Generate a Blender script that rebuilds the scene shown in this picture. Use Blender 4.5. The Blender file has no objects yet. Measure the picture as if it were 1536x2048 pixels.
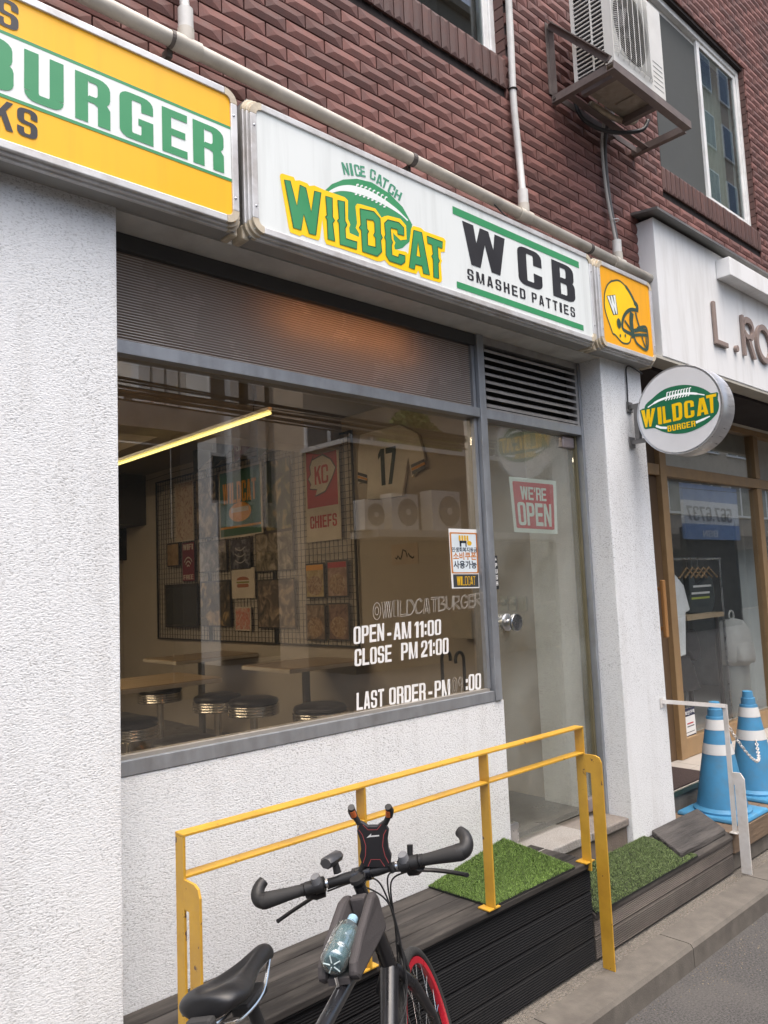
import bpy, bmesh, math, random
import numpy as np
from mathutils import Vector, Matrix, geometry
from math import radians, sin, cos, pi
random.seed(7)
SC = bpy.context.scene
COL = SC.collection

# ---------------------------------------------------------------- camera
CAMX, CAMD, CAMH = 0.0, 2.45, 1.72
FPX = 1560.0
YAW, PITCH, ROLL = radians(42.88), radians(5.425), radians(-2.384)
_w = Vector((sin(YAW)*cos(PITCH), cos(YAW)*cos(PITCH), sin(PITCH)))
_r = Vector((cos(YAW), -sin(YAW), 0)); _u = _r.cross(_w)
CR = cos(ROLL)*_r + sin(ROLL)*_u; CU = -sin(ROLL)*_r + cos(ROLL)*_u; CW = _w
CC = Vector((CAMX, -CAMD, CAMH))
cd = bpy.data.cameras.new('camera'); cam = bpy.data.objects.new('camera', cd); COL.objects.link(cam)
cd.sensor_fit = 'VERTICAL'; cd.sensor_height = 36.0; cd.lens = FPX/2048*36.0
cd.clip_start = 0.05; cd.clip_end = 2000
M3 = Matrix((CR, CU, -CW)).transposed()
cam.matrix_world = Matrix.Translation(CC) @ M3.to_4x4()
SC.camera = cam

# ---------------------------------------------------------------- world, sun, exposure
wd = bpy.data.worlds.new('World'); SC.world = wd; wd.use_nodes = True
_n = wd.node_tree.nodes; _l = wd.node_tree.links
sky = _n.new('ShaderNodeTexSky'); sky.sky_type = 'NISHITA'; sky.sun_disc = False
SUN_EL, SUN_AZ = radians(74), radians(200)       # azimuth clockwise from +Y
sky.sun_elevation = SUN_EL; sky.sun_rotation = SUN_AZ
sky.air_density = 1.0; sky.dust_density = 6.0; sky.ozone_density = 0.6
bg = _n['Background']; bg.inputs['Strength'].default_value = 0.15
_l.new(sky.outputs[0], bg.inputs['Color'])
sd = bpy.data.lights.new('sun', 'SUN'); sd.energy = 1.5; sd.angle = radians(85); sd.color = (1.0, .985, .965)
sun = bpy.data.objects.new('sun', sd); COL.objects.link(sun)
_d = Vector((sin(SUN_AZ)*cos(SUN_EL), cos(SUN_AZ)*cos(SUN_EL), sin(SUN_EL)))
sun.rotation_euler = _d.to_track_quat('Z', 'Y').to_euler(); sun.location = _d*30
SC.view_settings.view_transform = 'Standard'; SC.view_settings.look = 'None'
SC.view_settings.exposure = 1.2; SC.view_settings.gamma = 1.0
SC.view_settings.use_curve_mapping = False
SC.render.engine = 'CYCLES'
SC.cycles.use_denoising = True
SC.cycles.max_bounces = 10; SC.cycles.transparent_max_bounces = 16
SC.cycles.caustics_reflective = False; SC.cycles.caustics_refractive = False
SC.cycles.sample_clamp_indirect = 6.0

# ---------------------------------------------------------------- photo pixel -> place
def ray(x, y): return (x-768)/FPX*CR - (y-1024)/FPX*CU + CW
def PY(x, y, Y=0.0): d = ray(x, y); return CC + d*((Y+CAMD)/d.y)
def PZ(x, y, Z=0.0): d = ray(x, y); return CC + d*((Z-CAMH)/d.z)
def PX(x, y, X): d = ray(x, y); return CC + d*((X-CAMX)/d.x)
def MIR(x, y, D):                       # seen as a reflection in the shop glass: real place D metres behind the pane plane
    p = PY(x, y, D); return Vector((p.x, .08-p.y, p.z))

# ---------------------------------------------------------------- objects
def thing(name, label, cat, loc=(0, 0, 0), group=None, rot=None):
    o = bpy.data.objects.new(name, None); COL.objects.link(o); o.location = loc
    if rot is not None: o.rotation_euler = rot
    o.empty_display_size = .1
    tag(o, label, cat, group); return o
def tag(o, label=None, cat=None, group=None, kind=None):
    if label: o['label'] = label
    if cat: o['category'] = cat
    if group: o['group'] = group
    if kind: o['kind'] = kind
    return o
def copy_tree(o, parent=None):
    c = o.copy(); COL.objects.link(c); c.parent = parent
    for ch in o.children: copy_tree(ch, c)
    return c

class MB:
    def __init__(s): s.v = []; s.f = []
    def add(s, vs, fs):
        n = len(s.v); s.v += [tuple(v) for v in vs]; s.f += [tuple(i+n for i in f) for f in fs]; return s
    def box(s, a, b):
        x0, y0, z0 = [min(p, q) for p, q in zip(a, b)]; x1, y1, z1 = [max(p, q) for p, q in zip(a, b)]
        return s.add([(x0,y0,z0),(x1,y0,z0),(x1,y1,z0),(x0,y1,z0),(x0,y0,z1),(x1,y0,z1),(x1,y1,z1),(x0,y1,z1)],
                     [(0,3,2,1),(4,5,6,7),(0,1,5,4),(1,2,6,5),(2,3,7,6),(3,0,4,7)])
    def hexa(s, p):            # 8 points: bottom loop ccw, then top loop
        return s.add(p, [(0,3,2,1),(4,5,6,7),(0,1,5,4),(1,2,6,5),(2,3,7,6),(3,0,4,7)])
    def bar(s, a, b, w, h, up=(0,0,1)):
        a = Vector(a); b = Vector(b); d = (b-a).normalized(); up = Vector(up)
        x = d.cross(up)
        if x.length < 1e-4: x = d.cross(Vector((1,0,0)))
        x.normalize(); u = x.cross(d)
        o = [(-1,-1),(1,-1),(1,1),(-1,1)]
        return s.add([p + x*(i*w/2) + u*(j*h/2) for p in (a, b) for i, j in o],
                     [(0,1,2,3),(7,6,5,4),(0,4,5,1),(1,5,6,2),(2,6,7,3),(3,7,4,0)])
    def tube(s, pts, r, n=10, cap=True, flat=None):
        pts = [Vector(p) for p in pts]; rs = r if isinstance(r, (list, tuple)) else [r]*len(pts)
        t = (pts[1]-pts[0]).normalized()
        x = t.cross(Vector((0,0,1)))
        if x.length < 1e-3: x = t.cross(Vector((0,1,0)))
        x.normalize(); vs = []; fs = []
        for i, p in enumerate(pts):
            t = ((pts[min(i+1, len(pts)-1)]-pts[max(i-1, 0)])).normalized()
            x = (x - t*x.dot(t)); x.normalize(); y = t.cross(x)
            k = flat if flat else 1
            for j in range(n):
                a = 2*pi*j/n; vs.append(p + x*cos(a)*rs[i] + y*sin(a)*rs[i]*k)
        for i in range(len(pts)-1):
            for j in range(n):
                k = (j+1) % n; fs.append((i*n+j, i*n+k, (i+1)*n+k, (i+1)*n+j))
        if cap: fs += [tuple(range(n))[::-1], tuple((len(pts)-1)*n+j for j in range(n))]
        return s.add(vs, fs)
    def lathe(s, prof, base, axis=(0,0,1), n=28, cap=True):     # prof: (r, h)
        ax = Vector(axis).normalized(); x = ax.cross(Vector((0,1,0)))
        if x.length < 1e-3: x = ax.cross(Vector((1,0,0)))
        x.normalize(); y = ax.cross(x); b = Vector(base); vs = []; fs = []
        for r, h in prof:
            for j in range(n):
                a = 2*pi*j/n; vs.append(b + ax*h + x*cos(a)*r + y*sin(a)*r)
        for i in range(len(prof)-1):
            for j in range(n):
                k = (j+1) % n; fs.append((i*n+j, i*n+k, (i+1)*n+k, (i+1)*n+j))
        if cap: fs += [tuple(range(n))[::-1], tuple((len(prof)-1)*n+j for j in range(n))]
        return s.add(vs, fs)
    def torus(s, c, axis, R, r, n=40, m=8, a0=0, a1=2*pi):
        ax = Vector(axis).normalized(); x = ax.cross(Vector((0,0,1)))
        if x.length < 1e-3: x = ax.cross(Vector((1,0,0)))
        x.normalize(); y = ax.cross(x); c = Vector(c); full = abs(a1-a0-2*pi) < 1e-6
        pts = n if full else n+1; vs = []; fs = []
        for i in range(pts):
            a = a0+(a1-a0)*i/n; d = x*cos(a)+y*sin(a)
            for j in range(m):
                b = 2*pi*j/m; vs.append(c + d*(R+r*cos(b)) + ax*(r*sin(b)))
        for i in range(n):
            k = (i+1) % pts
            for j in range(m):
                l = (j+1) % m; fs.append((i*m+j, k*m+j, k*m+l, i*m+l))
        return s.add(vs, fs)
    def prism(s, loops, fn, d0, d1):    # loops: 2D outer + holes; fn(u,v,d)->3D
        loops = [list(l) for l in loops]
        tri = geometry.tessellate_polygon([[Vector((p[0], p[1], 0)) for p in l] for l in loops])
        flat = [p for l in loops for p in l]; n = len(flat)
        vs = [fn(p[0], p[1], d1) for p in flat]; fs = []
        for t in tri:
            a, b, c = [flat[i] for i in t]
            ar = (b[0]-a[0])*(c[1]-a[1])-(b[1]-a[1])*(c[0]-a[0])
            if abs(ar) < 1e-14: continue
            fs.append(tuple(t) if ar > 0 else tuple(t)[::-1])
        if d0 is not None and d0 != d1:
            vs += [fn(p[0], p[1], d0) for p in flat]
            fs += [tuple(i+n for i in f[::-1]) for f in list(fs)]
            o = 0
            for l in loops:
                m = len(l)
                for i in range(m):
                    j = (i+1) % m; fs.append((o+i, o+j, n+o+j, n+o+i))
                o += m
        return s.add(vs, fs)
    def build(s, name, mat, parent=None, smooth=False, bevel=0, label=None, cat=None, group=None, kind=None, seg=2, sub=0, fixn=True, auto=None):
        me = bpy.data.meshes.new(name)
        off = Vector(parent_loc(parent)) if parent is not None else Vector((0,0,0))
        base = Vector((0,0,0))
        if parent is None and s.v:
            a = np.array(s.v); base = Vector(((a[:,0].min()+a[:,0].max())/2, (a[:,1].min()+a[:,1].max())/2, a[:,2].min()))
            off = base
        me.from_pydata([(v[0]-off.x, v[1]-off.y, v[2]-off.z) for v in s.v], [], s.f); me.update()
        if fixn:
            bm = bmesh.new(); bm.from_mesh(me); bmesh.ops.recalc_face_normals(bm, faces=bm.faces); bm.to_mesh(me); bm.free()
        if smooth: me.polygons.foreach_set('use_smooth', [True]*len(me.polygons))
        if mat is not None: me.materials.append(mat)
        o = bpy.data.objects.new(name, me); COL.objects.link(o); o.location = base
        if parent is not None: o.parent = parent; o.location = (0,0,0)
        if bevel:
            m = o.modifiers.new('bevel', 'BEVEL'); m.width = bevel; m.segments = seg; m.limit_method = 'ANGLE'; m.angle_limit = radians(40)
        if sub:
            m = o.modifiers.new('sub', 'SUBSURF'); m.levels = sub; m.render_levels = sub
        if smooth and auto is not None:
            m = o.modifiers.new('es', 'EDGE_SPLIT'); m.split_angle = radians(auto)
        tag(o, label, cat, group, kind); return o
def parent_loc(p):
    v = Vector(p.location)
    while p.parent is not None: p = p.parent; v = v + Vector(p.location)
    return v

# ---------------------------------------------------------------- materials
def hexc(h):
    c = [int(h[i:i+2], 16)/255 for i in (0, 2, 4)]
    return tuple(x/12.92 if x <= .04045 else ((x+.055)/1.055)**2.4 for x in c)
MATS = {}
def M(name, col, rough=.6, metal=0, var=.12, vscale=6, bump=0, bscale=80, stretch=(1,1,1), dirt=None, dscale=3, damt=.5, dstretch=(1,1,1), rvar=.1,
      island=0, emit=0, spec=.5, chips=None, coat=0, dd=.01, detail=6):
    if name in MATS: return MATS[name]
    m = bpy.data.materials.new(name); m.use_nodes = True; MATS[name] = m
    t = m.node_tree; N = t.nodes; L = t.links; b = N['Principled BSDF']
    tc = N.new('ShaderNodeTexCoord')
    def mapping(sc):
        mp = N.new('ShaderNodeMapping'); L.new(tc.outputs['Object'], mp.inputs['Vector']); mp.inputs['Scale'].default_value = sc; return mp
    mp = mapping(stretch)
    if island:
        oi = N.new('ShaderNodeObjectInfo'); ge = N.new('ShaderNodeNewGeometry')
        ad = N.new('ShaderNodeMath'); ad.operation = 'ADD'; L.new(oi.outputs['Random'], ad.inputs[0]); L.new(ge.outputs['Random Per Island'], ad.inputs[1])
        fr = N.new('ShaderNodeMath'); fr.operation = 'FRACT'; L.new(ad.outputs[0], fr.inputs[0])
        cb = N.new('ShaderNodeVectorMath'); cb.operation = 'ADD'
        sv = N.new('ShaderNodeMath'); sv.operation = 'MULTIPLY'; sv.inputs[1].default_value = 37.0; L.new(fr.outputs[0], sv.inputs[0])
        L.new(mp.outputs[0], cb.inputs[0]); L.new(sv.outputs[0], cb.inputs[1]); vec = cb.outputs[0]
    else: vec = mp.outputs[0]
    nz = N.new('ShaderNodeTexNoise'); nz.inputs['Scale'].default_value = vscale; nz.inputs['Detail'].default_value = detail; nz.inputs['Roughness'].default_value = .6
    L.new(vec, nz.inputs['Vector'])
    mr = N.new('ShaderNodeMapRange'); mr.inputs[1].default_value = .3; mr.inputs[2].default_value = .7
    mr.inputs[3].default_value = 1-var; mr.inputs[4].default_value = 1+var; L.new(nz.outputs['Fac'], mr.inputs[0])
    fac = mr.outputs[0]
    if island:
        m2 = N.new('ShaderNodeMapRange'); m2.inputs[3].default_value = 1-island; m2.inputs[4].default_value = 1+island; L.new(fr.outputs[0], m2.inputs[0])
        mu = N.new('ShaderNodeMath'); mu.operation = 'MULTIPLY'; L.new(fac, mu.inputs[0]); L.new(m2.outputs[0], mu.inputs[1]); fac = mu.outputs[0]
    vm = N.new('ShaderNodeVectorMath'); vm.operation = 'SCALE'; vm.inputs[0].default_value = col[:3]; L.new(fac, vm.inputs['Scale'])
    cout = vm.outputs[0]
    if dirt is not None:
        mpd = mapping(dstretch)
        nd = N.new('ShaderNodeTexNoise'); nd.inputs['Scale'].default_value = dscale; nd.inputs['Detail'].default_value = 8; nd.inputs['Roughness'].default_value = .65
        L.new(mpd.outputs[0], nd.inputs['Vector'])
        rd = N.new('ShaderNodeMapRange'); rd.inputs[1].default_value = .48; rd.inputs[2].default_value = .75; rd.inputs[3].default_value = 0; rd.inputs[4].default_value = damt
        L.new(nd.outputs['Fac'], rd.inputs[0])
        mx = N.new('ShaderNodeMix'); mx.data_type = 'RGBA'; L.new(rd.outputs[0], mx.inputs[0]); L.new(cout, mx.inputs[6]); mx.inputs[7].default_value = (*dirt[:3], 1); cout = mx.outputs[2]
    if chips is not None:                       # (colour, threshold, scale)
        nc = N.new('ShaderNodeTexNoise'); nc.inputs['Scale'].default_value = chips[2]; nc.inputs['Detail'].default_value = 4; L.new(tc.outputs['Object'], nc.inputs['Vector'])
        rc = N.new('ShaderNodeMapRange'); rc.inputs[1].default_value = chips[1]; rc.inputs[2].default_value = chips[1]+.02; L.new(nc.outputs['Fac'], rc.inputs[0])
        mx = N.new('ShaderNodeMix'); mx.data_type = 'RGBA'; L.new(rc.outputs[0], mx.inputs[0]); L.new(cout, mx.inputs[6]); mx.inputs[7].default_value = (*chips[0][:3], 1); cout = mx.outputs[2]
    L.new(cout, b.inputs['Base Color'])
    r2 = N.new('ShaderNodeMapRange'); r2.inputs[1].default_value = .3; r2.inputs[2].default_value = .7; r2.inputs[3].default_value = max(.02, rough-rvar); r2.inputs[4].default_value = min(1, rough+rvar)
    L.new(nz.outputs['Fac'], r2.inputs[0]); L.new(r2.outputs[0], b.inputs['Roughness'])
    b.inputs['Metallic'].default_value = metal; b.inputs['Specular IOR Level'].default_value = spec
    if coat: b.inputs['Coat Weight'].default_value = coat; b.inputs['Coat Roughness'].default_value = .1
    if emit:
        L.new(cout, b.inputs['Emission Color']); b.inputs['Emission Strength'].default_value = emit
    if bump:
        nb = N.new('ShaderNodeTexNoise'); nb.inputs['Scale'].default_value = bscale; nb.inputs['Detail'].default_value = 5; L.new(vec, nb.inputs['Vector'])
        bp = N.new('ShaderNodeBump'); bp.inputs['Strength'].default_value = bump; bp.inputs['Distance'].default_value = dd
        L.new(nb.outputs['Fac'], bp.inputs['Height']); L.new(bp.outputs[0], b.inputs['Normal'])
    return m
def glass(name, tint=(.9,.92,.9), boost=1.0, r0=.05, rough=.0, haze=0.0):
    if name in MATS: return MATS[name]
    m = bpy.data.materials.new(name); m.use_nodes = True; MATS[name] = m
    t = m.node_tree; N = t.nodes; L = t.links; N.remove(N['Principled BSDF']); out = N['Material Output']
    tr = N.new('ShaderNodeBsdfTransparent'); tr.inputs[0].default_value = (*tint, 1)
    gl = N.new('ShaderNodeBsdfGlossy'); gl.inputs['Roughness'].default_value = rough; gl.inputs['Color'].default_value = (1,1,1,1)
    lw = N.new('ShaderNodeLayerWeight'); lw.inputs['Blend'].default_value = .5
    # Schlick with the facing term (same on both faces of the pane)
    pw = N.new('ShaderNodeMath'); pw.operation = 'POWER'; L.new(lw.outputs['Facing'], pw.inputs[0]); pw.inputs[1].default_value = 5.0
    ma = N.new('ShaderNodeMath'); ma.operation = 'MULTIPLY_ADD'; L.new(pw.outputs[0], ma.inputs[0]); ma.inputs[1].default_value = (1-r0)*boost; ma.inputs[2].default_value = r0*boost
    mx = N.new('ShaderNodeMixShader'); L.new(ma.outputs[0], mx.inputs[0]); L.new(tr.outputs[0], mx.inputs[1]); L.new(gl.outputs[0], mx.inputs[2])
    last = mx.outputs[0]
    if haze:
        df = N.new('ShaderNodeBsdfDiffuse'); df.inputs[0].default_value = (.55,.58,.54,1)
        tc = N.new('ShaderNodeTexCoord'); nz = N.new('ShaderNodeTexNoise'); nz.inputs['Scale'].default_value = 3.0; nz.inputs['Detail'].default_value = 8; L.new(tc.outputs['Object'], nz.inputs['Vector'])
        mr = N.new('ShaderNodeMapRange'); mr.inputs[1].default_value = .35; mr.inputs[2].default_value = .8; mr.inputs[3].default_value = 0.2*haze; mr.inputs[4].default_value = haze; L.new(nz.outputs['Fac'], mr.inputs[0])
        m2 = N.new('ShaderNodeMixShader'); L.new(mr.outputs[0], m2.inputs[0]); L.new(last, m2.inputs[1]); L.new(df.outputs[0], m2.inputs[2]); last = m2.outputs[0]
    L.new(last, out.inputs['Surface']); return m
def emis(name, col, s):
    if name in MATS: return MATS[name]
    m = bpy.data.materials.new(name); m.use_nodes = True; MATS[name] = m
    b = m.node_tree.nodes['Principled BSDF']; b.inputs['Base Color'].default_value = (*col, 1); b.inputs['Emission Color'].default_value = (*col, 1); b.inputs['Emission Strength'].default_value = s
    return m
def blotch(name, cols, scale=6, rough=.5, emit=0, seed=0):
    if name in MATS: return MATS[name]
    m = bpy.data.materials.new(name); m.use_nodes = True; MATS[name] = m
    t = m.node_tree; N = t.nodes; L = t.links; b = N['Principled BSDF']
    tc = N.new('ShaderNodeTexCoord'); mp = N.new('ShaderNodeMapping'); mp.inputs['Location'].default_value = (seed*3.1, seed*1.7, seed*.9); L.new(tc.outputs['Object'], mp.inputs['Vector'])
    nz = N.new('ShaderNodeTexNoise'); nz.inputs['Scale'].default_value = scale; nz.inputs['Detail'].default_value = 7; nz.inputs['Distortion'].default_value = 1.2; L.new(mp.outputs[0], nz.inputs['Vector'])
    cr = N.new('ShaderNodeValToRGB'); L.new(nz.outputs['Fac'], cr.inputs[0]); e = cr.color_ramp.elements
    for i, c in enumerate(cols):
        p = .32+.36*i/max(1, len(cols)-1)
        if i < 2: e[i].position = p; e[i].color = (*c, 1)
        else: x = e.new(p); x.color = (*c, 1)
    L.new(cr.outputs[0], b.inputs['Base Color']); b.inputs['Roughness'].default_value = rough
    if emit: L.new(cr.outputs[0], b.inputs['Emission Color']); b.inputs['Emission Strength'].default_value = emit
    return m
def stucco():
    m = bpy.data.materials.new('stucco'); m.use_nodes = True
    t = m.node_tree; N = t.nodes; L = t.links; b = N['Principled BSDF']; b.inputs['Roughness'].default_value = .75
    tc = N.new('ShaderNodeTexCoord')
    def noise(sc, scale, det, ro=.6):
        mp = N.new('ShaderNodeMapping'); mp.inputs['Scale'].default_value = sc; L.new(tc.outputs['Object'], mp.inputs['Vector'])
        n = N.new('ShaderNodeTexNoise'); n.inputs['Scale'].default_value = scale; n.inputs['Detail'].default_value = det; n.inputs['Roughness'].default_value = ro; L.new(mp.outputs[0], n.inputs['Vector']); return n.outputs['Fac']
    def rng(i, a, b_, c, d):
        r = N.new('ShaderNodeMapRange'); L.new(i, r.inputs[0]); r.inputs[1].default_value = a; r.inputs[2].default_value = b_; r.inputs[3].default_value = c; r.inputs[4].default_value = d; return r.outputs[0]
    def mul(a, c):
        x = N.new('ShaderNodeMath'); x.operation = 'MULTIPLY'; L.new(a, x.inputs[0])
        if isinstance(c, float): x.inputs[1].default_value = c
        else: L.new(c, x.inputs[1])
        return x.outputs[0]
    def add(a, c):
        x = N.new('ShaderNodeMath'); x.operation = 'ADD'; L.new(a, x.inputs[0]); L.new(c, x.inputs[1]); return x.outputs[0]
    # trowelled ridges (short, mostly level), pits between them, thin dirt in the pits
    h1 = noise((.42, .42, 1.0), 270, 3); h2 = noise((.8, .8, .9), 150, 4); h3 = noise((1,1,1), 5, 5)
    hh = add(mul(h1, .8), mul(h2, .6))
    pit = rng(hh, .585, .655, 1.0, 0.0)
    patch = rng(h3, .34, .64, .25, 1.0)
    dirt = mul(pit, patch)
    st = noise((4, 4, .5), 3, 6)
    stain = rng(st, .50, .78, 0, .34)
    mx = N.new('ShaderNodeMix'); mx.data_type = 'RGBA'; L.new(mul(dirt, .56), mx.inputs[0]); mx.inputs[6].default_value = (.765, .78, .785, 1); mx.inputs[7].default_value = (.20, .195, .19, 1)
    m2 = N.new('ShaderNodeMix'); m2.data_type = 'RGBA'; L.new(stain, m2.inputs[0]); L.new(mx.outputs[2], m2.inputs[6]); m2.inputs[7].default_value = (.47, .46, .44, 1)
    L.new(m2.outputs[2], b.inputs['Base Color'])
    bp = N.new('ShaderNodeBump'); bp.inputs['Strength'].default_value = .7; bp.inputs['Distance'].default_value = .005; L.new(hh, bp.inputs['Height']); L.new(bp.outputs[0], b.inputs['Normal'])
    return m
MATS['stucco'] = stucco()
# ---------------------------------------------------------------- lettering: heavy block glyphs in a unit box
class RQ(list): pass
class LMB(MB):
    """collects lettering; every letter becomes a part of its own"""
    def __init__(s): MB.__init__(s); s.segs = []
    def brk(s):
        if s.v: q = MB(); q.v, q.f = s.v, s.f; s.segs.append(q); s.v, s.f = [], []
    def build(s, name, mat, parent=None, **k):
        s.brk()
        return [q.build('letter', mat, parent, **k) for q in s.segs]
def rrect(x0, y0, x1, y1, rx, ry, n=5):
    P = []
    for cx, cy, a in ((x1-rx, y1-ry, 0), (x0+rx, y1-ry, 90), (x0+rx, y0+ry, 180), (x1-rx, y0+ry, 270)):
        for i in range(n):
            t = radians(a+90*i/(n-1)); P.append((cx+rx*cos(t), cy+ry*sin(t)))
    return P
def ring(x0, y0, x1, y1, sx, sy, rx=.3, ry=.16, keep=None, n=5):
    o = rrect(x0, y0, x1, y1, rx, ry, n); i = rrect(x0+sx, y0+sy, x1-sx, y1-sy, min(max(.02, rx-sx*.75), (x1-x0)/2-sx-.005), min(max(.02, ry-sy*.75), (y1-y0)/2-sy-.005), n)
    # subdivide straight sides so that gaps can be cut
    def dens(P):
        Q = []
        for k in range(len(P)):
            a = P[k]; b = P[(k+1) % len(P)]; Q.append(a)
            if (k+1) % n == 0:
                for f in range(1, 12): Q.append((a[0]+(b[0]-a[0])*f/12, a[1]+(b[1]-a[1])*f/12))
        return Q
    o = dens(o); i = dens(i); out = []
    for k in range(len(o)):
        j = (k+1) % len(o); q = [o[k], o[j], i[j], i[k]]
        mx = sum(p[0] for p in q)/4; my = sum(p[1] for p in q)/4
        if keep is None or keep(mx, my): out.append(RQ(q))
    return out
def R(x0, y0, x1, y1): return [(x0, y0), (x1, y0), (x1, y1), (x0, y1)]
def glyph(c, s=.34, t=.16):
    if c == 'I': return [R(0, 0, 1, 1)]
    if c == 'L': return [R(0, 0, s, 1), R(s, 0, 1, t)]
    if c == 'E': return [R(0, 0, s, 1), R(s, 0, 1, t), R(s, 1-t, 1, 1), R(s, .5-t*.45, .92, .5+t*.45)]
    if c == 'F': return [R(0, 0, s, 1), R(s, 1-t, 1, 1), R(s, .5-t*.45, .92, .5+t*.45)]
    if c == 'T': return [R(.5-s/2, 0, .5+s/2, 1-t), R(0, 1-t, 1, 1)]
    if c == 'H': return [R(0, 0, s, 1), R(1-s, 0, 1, 1), R(s, .5-t/2, 1-s, .5+t/2)]
    if c == 'U': return ring(0, 0, 1, 1.6, s, t, .3, .16, lambda x, y: y < 1.0) if False else [R(0, .2, s, 1), R(1-s, .2, 1, 1)] + ring(0, 0, 1, .5, s, t, .3, .18, lambda x, y: y < .2)
    if c in 'O0Q': return ring(0, 0, 1, 1, s, t*.8)
    if c == 'D': return [R(0, 0, s, 1)] + ring(0, 0, 1, 1, s, t, .34, .2, lambda x, y: x > s*.8)
    if c == 'C': return ring(0, 0, 1, 1, s, t*.85, keep=lambda x, y: not (x > .6 and .40 < y < .62))
    if c == 'G': return ring(0, 0, 1, 1, s, t*.85, keep=lambda x, y: not (x > .6 and .48 < y < .66)) + [R(.55, .36, 1, .5), R(.72, 0, 1, .4)]
    if c == 'P': return [R(0, 0, s, 1)] + ring(0, .40, 1, 1, s, t*.85, .34, .18, lambda x, y: x > s*.8)
    if c == 'R': return [R(0, 0, s, 1)] + ring(0, .44, 1, 1, s, t*.8, .34, .18, lambda x, y: x > s*.8) + [[(1-s, 0), (1, 0), (1, .4), (.85, .54), (.5, .56), (.5, .45), (1-s, .40)]]
    if c == 'B': return [R(0, 0, s, 1)] + ring(0, .46, .97, 1, s, t*.8, .32, .17, lambda x, y: x > s*.8) + [RB() for RB in ()] + [R(s*.8, .45, s*1.1, .57)] + ring(0, 0, 1, .58, s, t*.8, .32, .17, lambda x, y: x > s*.8)
    if c == 'S': return ring(0, .45, 1, 1, s, t*.8, .32, .17, lambda x, y: not (x > .62 and y < .68)) + ring(0, 0, 1, .58, s, t*.8, .32, .17, lambda x, y: not (x < .38 and y > .34)) if False else \
        ring(0, .44, 1, 1, s, t*.8, .34, .18, lambda x, y: not (x > .55 and y < .67)) + ring(0, 0, 1, .56, s, t*.8, .34, .18, lambda x, y: not (x < .45 and y > .33)) + [[(.1, .62), (.3, .46), (.9, .40), (.72, .54)]]
    if c == 'A': return [[(0, 0), (s*.95, 0), (.53, .82), (.53, 1), (.29, 1)], [(1, 0), (.71, 1), (.47, 1), (.47, .82), (1-s*.95, 0)], R(.26, .17, .74, .31)]
    if c == 'M': return [R(0, 0, s*.72, 1), R(1-s*.72, 0, 1, 1), [(0, 1), (.30, 1), (.57, 0), (.43, 0)], [(1, 1), (.43, 0), (.57, 0), (.70, 1)]]
    if c == 'N': return [R(0, 0, s*.85, 1), R(1-s*.85, 0, 1, 1), [(0, 1), (s*1.0, 1), (1, 0), (1-s*1.0, 0)]]
    if c == 'W': return [[(0, 1), (.25, 1), (.37, 0), (.16, 0)], [(.37, 0), (.16, 0), (.40, 1), (.58, 1)][::-1], [(.42, 1), (.60, 1), (.84, 0), (.63, 0)], [(.84, 0), (.63, 0), (.75, 1), (1, 1)][::-1]]
    if c == 'V': return [[(0, 1), (.34, 1), (.66, 0), (.34, 0)], [(1, 1), (.34, 0), (.66, 0), (.66, 1)]]
    if c == 'K': return [R(0, 0, s, 1), [(s*.9, .34), (s*.9, .62), (.68, 1), (1, 1)], [(.36, .56), (.6, .74), (1, 0), (.66, 0)]]
    if c == 'X': return [[(0, 0), (.34, 0), (1, 1), (.66, 1)], [(.66, 0), (1, 0), (.34, 1), (0, 1)]]
    if c == 'Y': return [R(.33, 0, .67, .45), [(0, 1), (.34, 1), (.62, .4), (.36, .4)], [(1, 1), (.64, .4), (.38, .4), (.66, 1)]]
    if c == '1': return [R(.38, 0, 1, 1), [(0, .72), (.38, .82), (.38, 1), (0, .86)]]
    if c == '2': return ring(0, .40, 1, 1, s, t*.8, .34, .2, lambda x, y: y > .6 or x > .6) + [[(0, 0), (.45, .18), (1, .58), (.64, .58), (0, .2)], R(0, 0, 1, t)]
    if c == '3': return ring(0, .45, 1, 1, s, t*.8, .34, .18, lambda x, y: x > .45 or y > .75) + ring(0, 0, 1, .56, s, t*.8, .34, .18, lambda x, y: x > .45 or y < .28)
    if c == '5': return [R(0, 1-t, 1, 1), R(0, .45, s, 1)] + ring(0, 0, 1, .62, s, t*.8, .34, .2, lambda x, y: x > .45 or y < .26)
    if c == '6': return ring(0, 0, 1, .6, s, t*.8, .34, .2) + ring(0, .2, 1, 1, s, t*.8, .34, .2, lambda x, y: x < .5 or y > .8)
    if c == '7': return [R(0, 1-t, 1, 1), [(.14, 0), (.5, 0), (1, .84), (.64, .86)]]
    if c == '9': return ring(0, .4, 1, 1, s, t*.8, .34, .2) + ring(0, 0, 1, .8, s, t*.8, .34, .2, lambda x, y: x > .5 or y < .2)
    if c == ':': return [R(.1, .12, .9, .34), R(.1, .58, .9, .8)]
    if c == '.': return [R(.05, 0, .95, .2)]
    if c == '-': return [R(.05, .36, .95, .53)]
    if c == "'": return [R(.2, .66, .8, 1)]
    return []
GW = {'I': .5, '1': .62, ':': .36, '.': .36, '-': .55, "'": .36, ' ': .5, 'W': 1.45, 'M': 1.3}
def shear_fix(fn): return fn
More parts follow.
